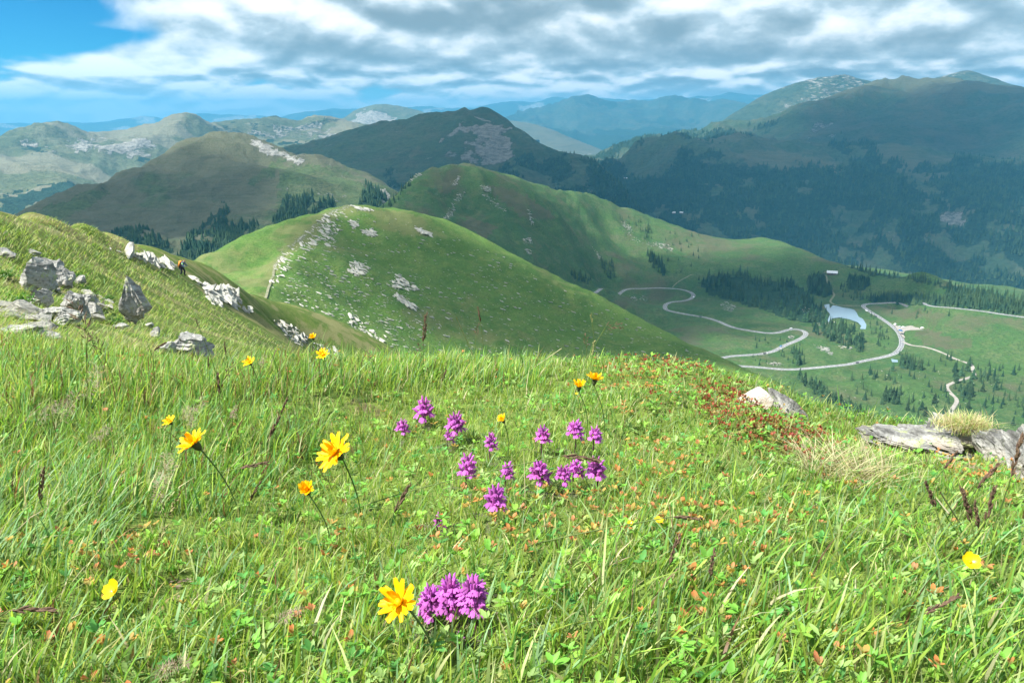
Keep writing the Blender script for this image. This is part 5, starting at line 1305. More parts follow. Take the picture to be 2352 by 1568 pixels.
# regions of the turf, traced on the knoll itself
def reg(P, poly, soft=0):
    px, py = project(P[:, 0], P[:, 1], P[:, 2])
    if soft: px = px + soft * gnoise(P[:, 0] / 0.12, P[:, 1] / 0.12, 5); py = py + soft * gnoise(P[:, 0] / 0.12 + 9, P[:, 1] / 0.12, 6)
    return in_poly(px, py, poly)
MAT = [(1400, 820), (1550, 820), (1700, 880), (1790, 925), (1880, 990), (1990, 1060), (1920, 1100), (1800, 1085), (1700, 1040), (1600, 990), (1480, 930), (1400, 860)]
REDMAT = [(1600, 890), (1700, 895), (1790, 930), (1870, 985), (1960, 1050), (1880, 1080), (1760, 1050), (1680, 1010), (1610, 960)]
REDTOP = [(1440, 818), (1560, 818), (1680, 848), (1600, 860), (1480, 845)]
TERR = [(1950, 1005), (2352, 1005), (2600, 1060), (2600, 1160), (2352, 1130), (2150, 1110), (1980, 1080)]
BARE = [[(1080, 1370), (1130, 1360), (1160, 1400), (1150, 1440), (1060, 1440), (960, 1420), (940, 1400)], [(1860, 1060), (1960, 1070), (2040, 1090), (1990, 1120), (1880, 1100)], [(390, 1340), (440, 1340), (450, 1375), (400, 1385)], [(2180, 1060), (2260, 1065), (2250, 1095), (2190, 1085)]]
RED_PATCH = [[(1050, 1150), (1250, 1140), (1500, 1120), (1720, 1190), (1900, 1180), (1800, 1300), (1600, 1290), (1450, 1260), (1300, 1300), (1100, 1280)], [(130, 1260), (330, 1240), (420, 1300), (330, 1400), (180, 1400)], [(680, 1270), (820, 1260), (830, 1370), (700, 1370)], [(990, 1230), (1080, 1230), (1080, 1300), (1000, 1300)],
             [(1400, 1050), (1620, 1040), (1600, 1130), (1420, 1120)], [(1500, 1350), (1700, 1350), (1720, 1480), (1560, 1520)], [(1350, 860), (1500, 850), (1560, 950), (1420, 980)], [(2150, 1080), (2352, 1080), (2352, 1180), (2200, 1180)]]

def scatter(n, pw=0.9, x0=-4.4, x1=3.6, y0=0.25, y1=4.9):
    out = []
    tot = 0
    while tot < n:
        m = n * 3
        x = rg.uniform(x0, x1, m); y = rg.uniform(y0, y1, m); d = np.hypot(x, y)
        fan = np.abs(x) < 0.85 * y + 0.35
        keep = fan & (rg.rand(m) < np.minimum(1, (0.75 / np.maximum(d, 0.4)) ** pw))
        x, y = x[keep], y[keep]; out.append(np.stack([x, y, G_A.z(x, y)], -1)); tot += len(x)
    return np.concatenate(out)[:n]

def blades(P, H, W, lean_az, lean, col_root, col_tip, face=None, segs=3, curl=0.5):
    """curved tapering blades; returns verts, quads, tris, colours"""
    n = len(P); face = rg.uniform(0, math.pi, n) if face is None else face
    fx, fy = np.cos(face), np.sin(face)
    dx, dy = np.sin(lean_az), np.cos(lean_az)
    rows = []; cols = []
    for k_ in range(segs + 1):
        t = k_ / segs
        wv = W * [1.0, 0.95, 0.72, 0.0][k_] if segs == 3 else W * (1 - t) ** 0.6
        bend = lean * (t * (1 - curl) + curl * t * t)
        c = P + np.stack([dx * H * bend, dy * H * bend, H * t * (1 - 0.30 * np.abs(lean) * t)], -1)
        if k_ < segs:
            rows.append(c - np.stack([fx, fy, 0 * fx], -1) * wv[:, None] / 2); rows.append(c + np.stack([fx, fy, 0 * fx], -1) * wv[:, None] / 2)
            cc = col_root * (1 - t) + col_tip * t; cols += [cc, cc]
        else:
            rows.append(c); cols.append(col_tip)
    m = len(rows); V = np.stack(rows, 1).reshape(-1, 3); C = np.stack(cols, 1).reshape(-1, 3); b = (np.arange(n) * m)[:, None]
    Q = np.concatenate([b + np.array([[2 * k_, 2 * k_ + 1, 2 * k_ + 3, 2 * k_ + 2]]) for k_ in range(segs - 1)])
    Tt = b + np.array([[2 * segs - 2, 2 * segs - 1, 2 * segs]])
    return V, Q, Tt, C

PAL = np.array([(0.32, 0.47, 0.07), (0.19, 0.38, 0.05), (0.10, 0.27, 0.06), (0.25, 0.42, 0.19), (0.43, 0.52, 0.20), (0.60, 0.55, 0.34), (0.18, 0.10, 0.05)])
def pick(n, w):
    w = np.asarray(w, float); w = w / w.sum(-1, keepdims=True)
    if w.ndim == 1: idx = rg.choice(len(PAL), n, p=w)
    else:
        c = np.cumsum(w, 1); idx = (rg.rand(n)[:, None] > c).sum(1).clip(0, len(PAL) - 1)
    c = PAL[idx] * rg.uniform(0.72, 1.30, (n, 1)) * rg.uniform(0.92, 1.08, (n, 3)); return c
def finish_blades(name, parts, label):
    vs, fs, cs = [], [[], []], []; o = 0
    for V, Q, Tt, C in parts:
        vs.append(V); fs[0].append(Q + o); fs[1].append(Tt + o); cs.append(C); o += len(V)
    me = np_mesh(name, np.concatenate(vs), [np.concatenate(fs[0]), np.concatenate(fs[1])], M_BLADE, True, np.concatenate(cs))
    return tag(link(name, me), label, 'grass', kind='stuff')

NB = 112000
P = scatter(NB, 0.75)
# tufted growth: pull roots together into clumps
g = 0.055; cxn = np.round(P[:, 0] / g + 0.8 * gnoise(P[:, 0] / 0.3, P[:, 1] / 0.3, 31)); cyn = np.round(P[:, 1] / g)
jit = _hash(cxn, cyn, 3) / 4294967296.0; jit2 = _hash(cxn, cyn, 4) / 4294967296.0
tuft = (_hash(cxn, cyn, 5) / 4294967296.0) < 0.55
tx, ty = (cxn + jit - 0.5) * g, (cyn + jit2 - 0.5) * g
P[:, 0] = np.where(tuft, P[:, 0] * 0.5 + tx * 0.5, P[:, 0]); P[:, 1] = np.where(tuft, P[:, 1] * 0.5 + ty * 0.5, P[:, 1]); P[:, 2] = G_A.z(P[:, 0], P[:, 1])
px, py = project(P[:, 0], P[:, 1], P[:, 2])
inmat = reg(P, MAT, 25); interr = reg(P, TERR, 20); inred = reg(P, REDMAT, 20)
bare = np.zeros(len(P), bool)
for b_ in BARE: bare |= reg(P, b_, 14)
dens = nfield(P[:, 0], P[:, 1], 0.35, 41); d = np.hypot(P[:, 0], P[:, 1])
keep = ~(bare & (rg.rand(len(P)) < 0.90)) & ~(inmat & (rg.rand(len(P)) < 0.62)) & ~((dens < -0.28) & (rg.rand(len(P)) < 0.5))
P = P[keep]; px, py, inmat, interr, inred, dens, d = [a[keep] for a in (px, py, inmat, interr, inred, dens, d)]; n = len(P)
tall = sm(1050, 700, px) * sm(1250, 1000, py); clump = nfield(P[:, 0], P[:, 1], 0.18, 43, 3)
H = (0.020 + 0.038 * rg.rand(n) ** 1.6) * (1 + 0.5 * clump) * (1 + 0.8 * tall * rg.rand(n)) ; H = np.where(inmat, 0.025 + 0.03 * rg.rand(n), H); H = np.where(interr, 0.018 + 0.028 * rg.rand(n), H)
long_ = (rg.rand(n) < 0.035 + 0.05 * tall) & ~interr & ~inmat; H = np.where(long_, H * rg.uniform(1.3, 1.8, n), H)
W = (0.0012 + 0.0018 * rg.rand(n) ** 2) * (1 + 0.35 * np.clip(d - 1.2, 0, 3)) * (1 + 0.3 * (py > 1250)); W = np.where(interr, W * 0.8, W)
la = rg.uniform(-math.pi, math.pi, n); windy = rg.rand(n) < 0.3; la = np.where(windy, 1.3 + 0.7 * rg.randn(n), la)
lean = np.abs(rg.randn(n)) * 0.38 + 0.15 + 0.25 * (rg.rand(n) < 0.2)
hue = nfield(P[:, 0], P[:, 1], 0.5, 45, 4); hue2 = nfield(P[:, 0], P[:, 1], 0.22, 46, 3)
w = np.stack([1.0 + 2.0 * np.clip(hue, 0, 1), 1.0 + 0 * hue, 0.7 + 2.0 * np.clip(-hue, 0, 1) + 1.0 * tall, 0.5 + 1.5 * np.clip(hue2, 0, 1), 0.7 + 1.6 * np.clip(-hue2, 0, 1) + 0.8 * interr + 0.4 * inmat, 0.20 + 0.3 * inmat + 0.35 * interr + 0.12 * (hue2 > 0.2), 0.10 + 0.55 * tall + 0.1 * inmat], 1)
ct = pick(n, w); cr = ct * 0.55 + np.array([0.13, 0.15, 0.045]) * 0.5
tipb = rg.rand(n) < 0.08 + 0.10 * tall; ct2 = np.where(tipb[:, None], ct * 0.45 + np.array([0.17, 0.12, 0.06]) * 0.6, ct)
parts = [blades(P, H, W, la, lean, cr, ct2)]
# long broad blades near the camera and the tall dark tussocks at the left
def patch(poly, n_, hlo, hhi, wlo, whi, wts, lz=None, ln=0.4, spread=10):
    A = np.array(poly, float); xs = rg.uniform(A[:, 0].min(), A[:, 0].max(), n_ * 3); ys = rg.uniform(A[:, 1].min(), A[:, 1].max(), n_ * 3); i_ = in_poly(xs, ys, poly); xs, ys = xs[i_][:n_], ys[i_][:n_]
    p, ok = G_A.hit(xs, ys); p = p[ok]; p[:, 2] = G_A.z(p[:, 0], p[:, 1]); m_ = len(p); c = pick(m_, wts); a_ = (rg.uniform(-3.14, 3.14, m_) if lz is None else lz + 0.9 * rg.randn(m_))
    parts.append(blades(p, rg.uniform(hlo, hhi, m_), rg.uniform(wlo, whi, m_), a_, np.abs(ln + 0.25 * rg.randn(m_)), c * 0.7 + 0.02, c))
patch([(-200, 800), (500, 830), (900, 850), (900, 900), (500, 940), (-200, 960)], 2200, 0.045, 0.10, 0.002, 0.0045, [0.8, 1.2, 1.2, 0.5, 0.6, 0.25, 0.7], 1.0, 0.35)
patch([(-200, 960), (600, 940), (750, 1050), (500, 1200), (-200, 1150)], 2000, 0.04, 0.09, 0.002, 0.0045, [1, 1.4, 1.4, 1.0, 0.4, 0.2, 0.3], 0.9, 0.45)
patch([(850, 840), (1250, 845), (1250, 900), (850, 900)], 900, 0.04, 0.10, 0.002, 0.0045, [1.5, 1.2, 0.8, 0.8, 0.8, 0.3, 0.1], 1.2, 0.35)
patch([(-100, 1100), (250, 1100), (300, 1300), (-100, 1350)], 600, 0.05, 0.10, 0.002, 0.004, [0.6, 0.6, 0.6, 3.0, 0.8, 0.1, 0.05], 1.1, 0.6)
patch([(1400, 1150), (2352, 1150), (2600, 1600), (1300, 1600)], 750, 0.035, 0.085, 0.002, 0.004, [1.6, 1.6, 0.7, 1.0, 0.8, 0.15, 0.1], 1.3, 0.55)
patch([(-100, 1300), (1300, 1300), (1300, 1600), (-100, 1600)], 1000, 0.03, 0.065, 0.002, 0.004, [1.4, 1.2, 0.7, 1.4, 0.8, 0.15, 0.12], 1.1, 0.55)
patch([(1850, 1060), (2050, 1085), (2020, 1140), (1850, 1110)], 500, 0.04, 0.10, 0.001, 0.002, [0.2, 0.1, 0.1, 0.2, 0.5, 3.0, 0.5], None, 1.1)
# fine short turf filling the gaps
Pf = scatter(125000, 0.55); bare = np.zeros(len(Pf), bool)
for b_ in BARE: bare |= reg(Pf, b_, 14)
Pf = Pf[~(bare & (rg.rand(len(Pf)) < 0.9))]; nf_ = len(Pf); hu = nfield(Pf[:, 0], Pf[:, 1], 0.4, 45, 4); fm = reg(Pf, MAT, 25)
cf = pick(nf_, np.stack([1.2 + 1.5 * np.clip(hu, 0, 1), 1.2 + 0 * hu, 0.8 + 1.5 * np.clip(-hu, 0, 1), 0.6 + 0 * hu, 1.1 + 0 * hu, 0.45 + 0.3 * fm, 0.22 + 0.25 * fm], 1))
az_ = rg.uniform(-3.14, 3.14, nf_); hf = rg.uniform(0.012, 0.034, nf_) * np.where(fm, 0.8, 1.0); wf = 0.0022 * (1 + 0.4 * np.clip(np.hypot(Pf[:, 0], Pf[:, 1]) - 1.2, 0, 3)); lf_ = rg.uniform(0.1, 0.9, nf_)
f_ = rg.uniform(0, math.pi, nf_); sx = np.stack([np.cos(f_), np.sin(f_), 0 * f_], -1) * wf[:, None] / 2; tipp = Pf + np.stack([np.sin(az_) * hf * lf_, np.cos(az_) * hf * lf_, hf], -1)
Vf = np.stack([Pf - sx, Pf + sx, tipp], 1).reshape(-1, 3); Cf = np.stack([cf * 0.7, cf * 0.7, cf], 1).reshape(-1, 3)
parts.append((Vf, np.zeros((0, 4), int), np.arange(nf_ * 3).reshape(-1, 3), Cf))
finish_blades('grass', parts, 'green and straw coloured grass covering the knoll')

# dry golden tuft on the rock ledge, and fringe
parts = []
def tuft_at(px, py, n_, spread, hlo, hhi, wts, S=G_A, ww=0.0016, dz=0.0, ln=0.7):
    p, ok = S.hit(px, py); p = p[0]; q = p[None] + np.stack([rg.randn(n_) * spread, rg.randn(n_) * spread * 0.7, np.zeros(n_)], -1); q[:, 2] = S.z(q[:, 0], q[:, 1]) + dz
    c = pick(n_, wts); parts.append(blades(q, rg.uniform(hlo, hhi, n_), np.full(n_, ww), rg.uniform(-3.14, 3.14, n_), np.abs(ln + 0.3 * rg.randn(n_)), c * 0.8, c))

# ------------------------------------------------------------------ rocks on the knoll
def knoll_rock(px, py, w, h, label, seed, mat=None, **kw):
    return put_rock(G_A, px, py, w, h, label, seed, mat=mat or M_ROCKN, **kw)
knoll_rock(1733, 938, 80, 44, 'cream coloured angular stone in the red heath mat', 204, M_STONEN, rz=0.3, tip=-0.15, sub=3, layer=0.05, cuts=9, rough=0.05)
knoll_rock(1812, 962, 130, 40, 'grey lichened slab at the edge of the knoll, right of the cream stone', 209, rz=-0.2, tip=0.72, sub=3, layer=0.05, depth=0.45, cuts=9, rough=0.05)
knoll_rock(2058, 1040, 170, 26, 'lowest flat ledge of grey schist at the left of the rock outcrop', 211, sub=4, layer=0.3, rough=0.2, depth=0.9)
knoll_rock(2128, 1036, 140, 32, 'second stepped ledge of grey schist left of the grass tuft', 214, sub=4, layer=0.3, rough=0.2, depth=0.9, rz=0.1)
knoll_rock(2200, 1042, 200, 50, 'broad grey schist block under the golden grass tuft', 217, sub=4, layer=0.3, rough=0.2, depth=0.8, rz=-0.1, tip=-0.05)
knoll_rock(2292, 1066, 130, 62, 'grey ridge of rock sloping down right of the golden grass tuft', 220, sub=4, layer=0.24, rough=0.2, depth=0.8, tip=0.5, sink=0.5)
knoll_rock(2368, 1105, 150, 64, 'dark streaked slab at the right edge of the picture', 223, sub=4, layer=0.24, rough=0.2, depth=0.8, tip=0.45, sink=0.5)
knoll_rock(2160, 1052, 130, 16, 'low pale rock lip at the foot of the broad schist block', 226, sub=3, layer=0.3, rough=0.2, depth=0.6)
blk = [o for o in bpy.data.objects if o.get('label', '').startswith('broad grey schist block')][0]
def tuft_on(px, py, n_, sx_, hlo, hhi):
    r = ray(px, py); b0 = r * (np.hypot(blk.location.x, blk.location.y) - 0.09) / math.hypot(r[0], r[1]); q = b0[None] + np.stack([rg.randn(n_) * sx_, rg.randn(n_) * sx_ * 0.6, -np.abs(rg.randn(n_)) * 0.006], -1)
    c = pick(n_, [0.3, 0.1, 0.05, 0.2, 1.2, 3.0, 0.2]); parts.append(blades(q, rg.uniform(hlo, hhi, n_), np.full(n_, 0.0018), rg.uniform(-3.14, 3.14, n_), np.abs(0.8 + 0.4 * rg.randn(n_)), c * 0.8, c))
tuft_on(2212, 976, 1000, 0.034, 0.02, 0.055); tuft_on(2190, 972, 300, 0.03, 0.015, 0.035); tuft_on(2235, 988, 500, 0.03, 0.02, 0.045)
vs, fq, ft_, cs = [], [], [], []; o_ = 0
for V, Q, Tt, C in parts: vs.append(V); fq.append(Q + o_); ft_.append(Tt + o_); cs.append(C); o_ += len(V)
tag(link('grass_tuft', np_mesh('grass_tuft', np.concatenate(vs), [np.concatenate(fq), np.concatenate(ft_)], M_BLADE, True, np.concatenate(cs))), 'golden dry tuft of grass growing on top of the grey rock ledge', 'grass tuft')

# ------------------------------------------------------------------ ground-hugging leaves and the red mat
def leaves(P, N_, L, Wd, A, E, C0, C1):
    """rosette leaves: P centre, A azimuth, E elevation, L length"""
    ca, sa, ce, se = np.cos(A), np.sin(A), np.cos(E), np.sin(E)
    d_ = np.stack([ca * ce, sa * ce, se], -1); s_v = np.stack([-sa, ca, 0 * sa], -1); u_ = np.stack([-ca * se, -sa * se, ce], -1)
    Lc, Wc = L[:, None], Wd[:, None]
    v0 = P; v1 = P + d_ * Lc * 0.45 + s_v * Wc * 0.5 + u_ * Lc * 0.06; v2 = P + d_ * Lc * 0.45 - s_v * Wc * 0.5 + u_ * Lc * 0.06; vm = P + d_ * Lc * 0.5; v3 = P + d_ * Lc - u_ * Lc * 0.05
    v4 = P + d_ * Lc * 0.8 + s_v * Wc * 0.36; v5 = P + d_ * Lc * 0.8 - s_v * Wc * 0.36
    V = np.stack([v0, v1, vm, v2, v4, v3, v5], 1).reshape(-1, 3); b = (np.arange(len(P)) * 7)[:, None]
    Q = np.concatenate([b + np.array([[1, 4, 5, 2]]), b + np.array([[2, 5, 6, 3]])]); Tt = np.concatenate([b + np.array([[0, 1, 2]]), b + np.array([[0, 2, 3]])])
    C = np.stack([C0, C0 * 0.5 + C1 * 0.5, C0 * 0.6 + C1 * 0.4, C0 * 0.5 + C1 * 0.5, C1, C1, C1], 1).reshape(-1, 3)
    return V, Q, Tt, C
def rosettes(R, k_, llo, lhi, wr, cfun, zlo=0.0, zhi=0.02, elo=0.1, ehi=1.0):
    n_ = len(R); P = np.repeat(R, k_, 0); m_ = len(P); P = P + np.stack([rg.randn(m_) * 0.0015, rg.randn(m_) * 0.0015, np.zeros(m_)], -1); P[:, 2] += np.repeat(rg.uniform(zlo, zhi, n_), k_)
    L = rg.uniform(llo, lhi, m_) * np.repeat(rg.uniform(0.7, 1.25, n_), k_); C0, C1 = cfun(n_, k_)
    return leaves(P, None, L, L * wr * rg.uniform(0.8, 1.2, m_), rg.uniform(0, 6.28, m_), rg.uniform(elo, ehi, m_), C0, C1)
def green_col(n_, k_):
    c = np.array([(0.15, 0.36, 0.05), (0.22, 0.42, 0.06), (0.09, 0.27, 0.06), (0.26, 0.40, 0.12)])[rg.randint(0, 4, n_)] * rg.uniform(0.75, 1.25, (n_, 1)); c = np.repeat(c, k_, 0); return c, c * rg.uniform(0.85, 1.15, (n_ * k_, 1))
def red_col(n_, k_):
    c = np.array([(0.14, 0.22, 0.05), (0.20, 0.22, 0.06), (0.12, 0.20, 0.05)])[rg.randint(0, 3, n_)]; t = np.array([(0.62, 0.20, 0.07), (0.58, 0.33, 0.08), (0.60, 0.20, 0.10), (0.30, 0.36, 0.08)])[rg.randint(0, 4, n_)] * rg.uniform(0.8, 1.1, (n_, 1))
    return np.repeat(c, k_, 0), np.repeat(t, k_, 0) * rg.uniform(0.85, 1.1, (n_ * k_, 1))
R = scatter(11000, 0.8); inm = reg(R, MAT, 20); itr = reg(R, TERR, 10); kp = rg.rand(len(R)) < np.where(inm, 1.0, np.where(itr, 0.35, 0.70 + 0.5 * nfield(R[:, 0], R[:, 1], 0.3, 51)))
R = R[kp]; parts = [rosettes(R, 7, 0.007, 0.015, 0.42, green_col, 0.004, 0.036)]
R = scatter(2600, 0.6); R = R[reg(R, MAT, 20)]; parts.append(rosettes(R, 8, 0.006, 0.012, 0.5, green_col, 0.005, 0.03, 0.2, 1.2))
def finish_leaves(name, parts, label, cat):
    vs, fq, ft_, cs = [], [], [], []; o_ = 0
    for V, Q, Tt, C in parts: vs.append(V); fq.append(Q + o_); ft_.append(Tt + o_); cs.append(C); o_ += len(V)
    return tag(link(name, np_mesh(name, np.concatenate(vs), [np.concatenate(fq), np.concatenate(ft_)], M_LEAF, True, np.concatenate(cs))), label, cat, kind='stuff')
finish_leaves('herb_cover', parts, 'small green leaves of herbs between the grass', 'leaves')
R = scatter(15000, 0.7); m_ = np.zeros(len(R), bool)
for q_ in RED_PATCH: m_ |= reg(R, q_, 25)
m_ = (m_ & (rg.rand(len(R)) < 0.95)) | (rg.rand(len(R)) < 0.10)
finish_leaves('red_leaf_cover', [rosettes(R[m_], 6, 0.006, 0.0115, 0.5, red_col, 0.012, 0.042, 0.4, 1.2)], 'low shoots with orange red leaf tips among the grass', 'leaves')
def pod_col(n_, k_):
    c = np.array([(0.30, 0.05, 0.035), (0.36, 0.09, 0.05), (0.22, 0.06, 0.03), (0.20, 0.18, 0.05), (0.28, 0.22, 0.08)])[rg.randint(0, 5, n_)] * rg.uniform(0.7, 1.2, (n_, 1)); c = np.repeat(c, k_, 0); return c, c
R = scatter(60000, 0.3, x0=0.3, y0=1.2); R = R[(reg(R, REDMAT, 22) & (nfield(R[:, 0], R[:, 1], 0.2, 55) > -0.18)) | (reg(R, REDTOP, 15) & (rg.rand(len(R)) < 0.35)) | (reg(R, MAT, 20) & (rg.rand(len(R)) < 0.12))][:5200]
finish_leaves('red_heath_mat', [rosettes(R, 5, 0.005, 0.009, 0.6, pod_col, 0.004, 0.03, 0.3, 1.4)], 'mat of trailing heath with small dark red seed pods', 'heath')
# litter and crumbs on the bare spots
R = scatter(60000, 0.3); m_ = np.zeros(len(R), bool)
for b_ in BARE: m_ |= reg(R, b_, 8)
R = R[m_][:1600]
def soil_col(n_, k_): c = np.array([(0.20, 0.14, 0.10), (0.28, 0.22, 0.16), (0.12, 0.085, 0.06)])[rg.randint(0, 3, n_)]; c = np.repeat(c, k_, 0); return c, c
if len(R): finish_leaves('litter', [rosettes(R, 3, 0.004, 0.012, 0.5, soil_col, 0.0, 0.006, -0.1, 0.4)], 'brown leaf litter and crumbs on bare soil', 'litter')

# tussocky grass of the hillside behind, out to the hiker
xs = rg.uniform(-150, 900, 60000); ys = rg.uniform(500, 840, 60000)
p, ok = S_B.hit(xs, ys); p = p[ok]; dd = np.linalg.norm(p, axis=1); p = p[(dd < 75) & (dd > 7)][:15000]; dd = np.linalg.norm(p, axis=1); n_ = len(p)
w = np.stack([1.4 + 0 * dd, 0.9 + 0 * dd, 0.15 + 0 * dd, 0.5 + 0 * dd, 1.6 + 0 * dd, 0.45 + 2.0 * np.clip(fbm((p[:, 0] * .55 + p[:, 1] * .83) / 16, (-p[:, 0] * .83 + p[:, 1] * .55) / 3.0, 4, 98), 0, 1), 0.04 + 0 * dd], 1)
c = pick(n_, w); sz = np.clip(dd / 20, 0.5, 3.0)
finish_blades('tussock_grass', [blades(p, (0.09 + 0.10 * rg.rand(n_)) * sz ** 0.5, 0.010 * sz, np.where(rg.rand(n_) < 0.6, 1.2, rg.uniform(-3, 3, n_)), 0.6 + 0.4 * rg.rand(n_), c * 0.85, c)], 'windblown tussock grass on the hillside')
# shrubs in the outcrop
for i, (px_, py_, w_, lab) in enumerate(((180, 640, 26, 'bright green fern tuft above the middle rib of the outcrop'), (262, 745, 34, 'green leafy plant left of the upright boulder'), (45, 700, 46, 'dark green shrub left of the shadowed rock mass'), (250, 690, 26, 'small green plant between the pointed slab and the upright boulder'),
                                      (196, 668, 20, 'small green tuft on the bank beside the slanting rock'), (12, 640, 40, 'low green bush at the left edge of the picture'))):
    p, ok = S_B.hit(px_, py_); p = p[0]; dist = np.linalg.norm(p); r_ = w_ * dist / FPX / 2; n_ = 320
    q = rg.randn(n_, 3) * [r_ * 0.5, r_ * 0.5, r_ * 0.3]; q[:, 2] = np.abs(q[:, 2]) + 0.02; q += p; c = np.array([(0.05, 0.15, 0.025), (0.09, 0.21, 0.03)])[rg.randint(0, 2, n_)] * rg.uniform(0.7, 1.2, (n_, 1))
    V, Q, Tt, C = leaves(q, None, np.full(n_, r_ * 0.28), np.full(n_, r_ * 0.13), rg.uniform(0, 6.28, n_), rg.uniform(0, 1.4, n_), c, c)
    e_ = empty('leafy_plant', tuple(p)); lf_ = link('foliage', np_mesh('foliage', V - p, [Q, Tt], M_LEAF, True, C), e_); lf_['kind'] = 'stuff'
    tag(e_, lab, 'plant')

# ------------------------------------------------------------------ flowers
M_STEM = simple_mat('hairy_stem', (0.11, 0.19, 0.05), 0.7, 0.2, trans=0.15, scale=80); M_CUP = simple_mat('dark_bracts', (0.06, 0.075, 0.03), 0.8, 0.2, scale=200)
M_PETAL = simple_mat('yellow_orange_petal', (0.92, 0.60, 0.004), 0.5, 0.2, trans=0.35, var=(0.90, 0.47, 0.002), scale=60)
M_PETAL2 = simple_mat('inner_orange_petal', (0.90, 0.48, 0.002), 0.5, 0.2, trans=0.3, var=(0.88, 0.36, 0.002), scale=60)
M_BUTTER = simple_mat('buttercup_petal', (0.85, 0.66, 0.01), 0.25, 0.6, trans=0.3, var=(0.80, 0.55, 0.01), scale=60)
M_MAG = simple_mat('magenta_floret', (0.62, 0.19, 0.58), 0.6, 0.2, trans=0.4, rnd=0.35, var=(0.42, 0.07, 0.42), scale=150)
M_MAGD = simple_mat('dark_magenta_bud', (0.20, 0.03, 0.17), 0.6, 0.3, var=(0.10, 0.03, 0.07), scale=200); M_PSTEM = simple_mat('purple_stem', (0.10, 0.035, 0.06), 0.6, 0.3, scale=100)
M_PFERN = simple_mat('lousewort_leaf', (0.11, 0.085, 0.05), 0.6, 0.3, trans=0.2, var=(0.06, 0.10, 0.035), scale=120)
def tube(path, rad, sides=6):
    path = np.array(path, float); n_ = len(path); V = []; F = []
    for i in range(n_):
        t = path[min(i + 1, n_ - 1)] - path[max(i - 1, 0)]; t /= np.linalg.norm(t) + 1e-12; a = np.cross(t, (0.3, 1.0, 0.1)); a /= np.linalg.norm(a) + 1e-12; b = np.cross(t, a)
        for k_ in range(sides): an = 2 * math.pi * k_ / sides; V.append(path[i] + (a * math.cos(an) + b * math.sin(an)) * rad[i])
    for i in range(n_ - 1):
        for k_ in range(sides): F.append((i * sides + k_, i * sides + (k_ + 1) % sides, (i + 1) * sides + (k_ + 1) % sides, (i + 1) * sides + k_))
    return V, F
def petal_mesh(name, mat, L=1.0, W=0.24, curl=0.15, seed=0):
    r_ = np.random.RandomState(seed); V = []; F = []; nx = 5
    prof = [0.35, 0.85, 1.0, 1.0, 0.85, 0.6]
    for i in range(nx + 1):
        t = i / nx; z = curl * t * t + 0.02 * r_.randn()
        for j, u_ in enumerate((-1, -0.5, 0, 0.5, 1)):
            x = L * t + (0.035 * ((j % 2) * 2 - 1) if i == nx else 0); V.append((x, u_ * W / 2 * prof[i], z - 0.03 * abs(u_) + (0.02 if j % 2 else 0)))
    for i in range(nx):
        for j in range(4): F.append((i * 5 + j, i * 5 + j + 1, (i + 1) * 5 + j + 1, (i + 1) * 5 + j))
    return np_mesh(name, V, np.array(F), mat)
PM = [petal_mesh('petal', M_PETAL, 1.0, 0.31, c, i) for i, c in enumerate((0.10, 0.25, -0.05))]; PMI = [petal_mesh('inner_petal', M_PETAL2, 1.0, 0.26, c, 7 + i) for i, c in enumerate((0.3, 0.45))]
def lathe(prof, n_=10):
    V = [(r_ * math.cos(2 * math.pi * k_ / n_), r_ * math.sin(2 * math.pi * k_ / n_), z) for r_, z in prof for k_ in range(n_)]
    F = [(i * n_ + k_, i * n_ + (k_ + 1) % n_, (i + 1) * n_ + (k_ + 1) % n_, (i + 1) * n_ + k_) for i in range(len(prof) - 1) for k_ in range(n_)]
    return V, F
V, F = lathe([(0.02, -0.62), (0.12, -0.55), (0.22, -0.35), (0.25, -0.1), (0.27, 0.06), (0.18, 0.02), (0.0, 0.0)]); ME_CUP = np_mesh('bract_cup', V, np.array(F), M_CUP)
V, F = lathe([(0.0, 0.0), (0.16, 0.02), (0.20, 0.10), (0.12, 0.20), (0.0, 0.22)]); ME_DISC = np_mesh('flower_centre', V, np.array(F), M_PETAL2)

def stem_parts(root, head, base, r0=0.0011, r1=0.0013, mat=None, bow=0.02, name='stem'):
    h = np.array(head) - np.array(base); side = np.array([rg.randn(), rg.randn() * 0.4, 0.0]); side /= np.linalg.norm(side)
    path = [h * t + side * bow * math.sin(math.pi * t) for t in np.linspace(0, 1, 8)]
    V, F = tube(path, np.linspace(r0, r1, 8)); return link(name, np_mesh(name, V, np.array(F), mat or M_STEM), root)
def plant_at(px, py, h, base_off=None):
    p, ok = G_A.hit(px, py, h); head = p[0]
    if not ok[0]:      # tip stands against the view beyond: root it on the crest
        r = ray(px, py); r = r / math.hypot(r[0], r[1]); t = np.linspace(2.2, 3.6, 60); g_ = r[2] * t - G_A.z(r[0] * t, r[1] * t); k_ = int(np.argmin(g_)); head = r * t[k_]
    off = base_off if base_off is not None else (rg.uniform(-0.02, 0.03), 0.0)
    b = head + np.array([off[0], off[1], 0]); b[2] = G_A.z(b[0], b[1]) - 0.004; return head, b
def head_frame(root, rel, tilt_az, tilt, size, name='flower_head'):
    """orientation of a head whose axis leans by tilt towards tilt_az"""
    ax = Vector((math.sin(tilt_az) * math.sin(tilt), math.cos(tilt_az) * math.sin(tilt), math.cos(tilt))); q = Vector((0, 0, 1)).rotation_difference(ax)
    return Matrix.Translation(Vector(rel)) @ q.to_matrix().to_4x4() @ Matrix.Scale(size, 4)
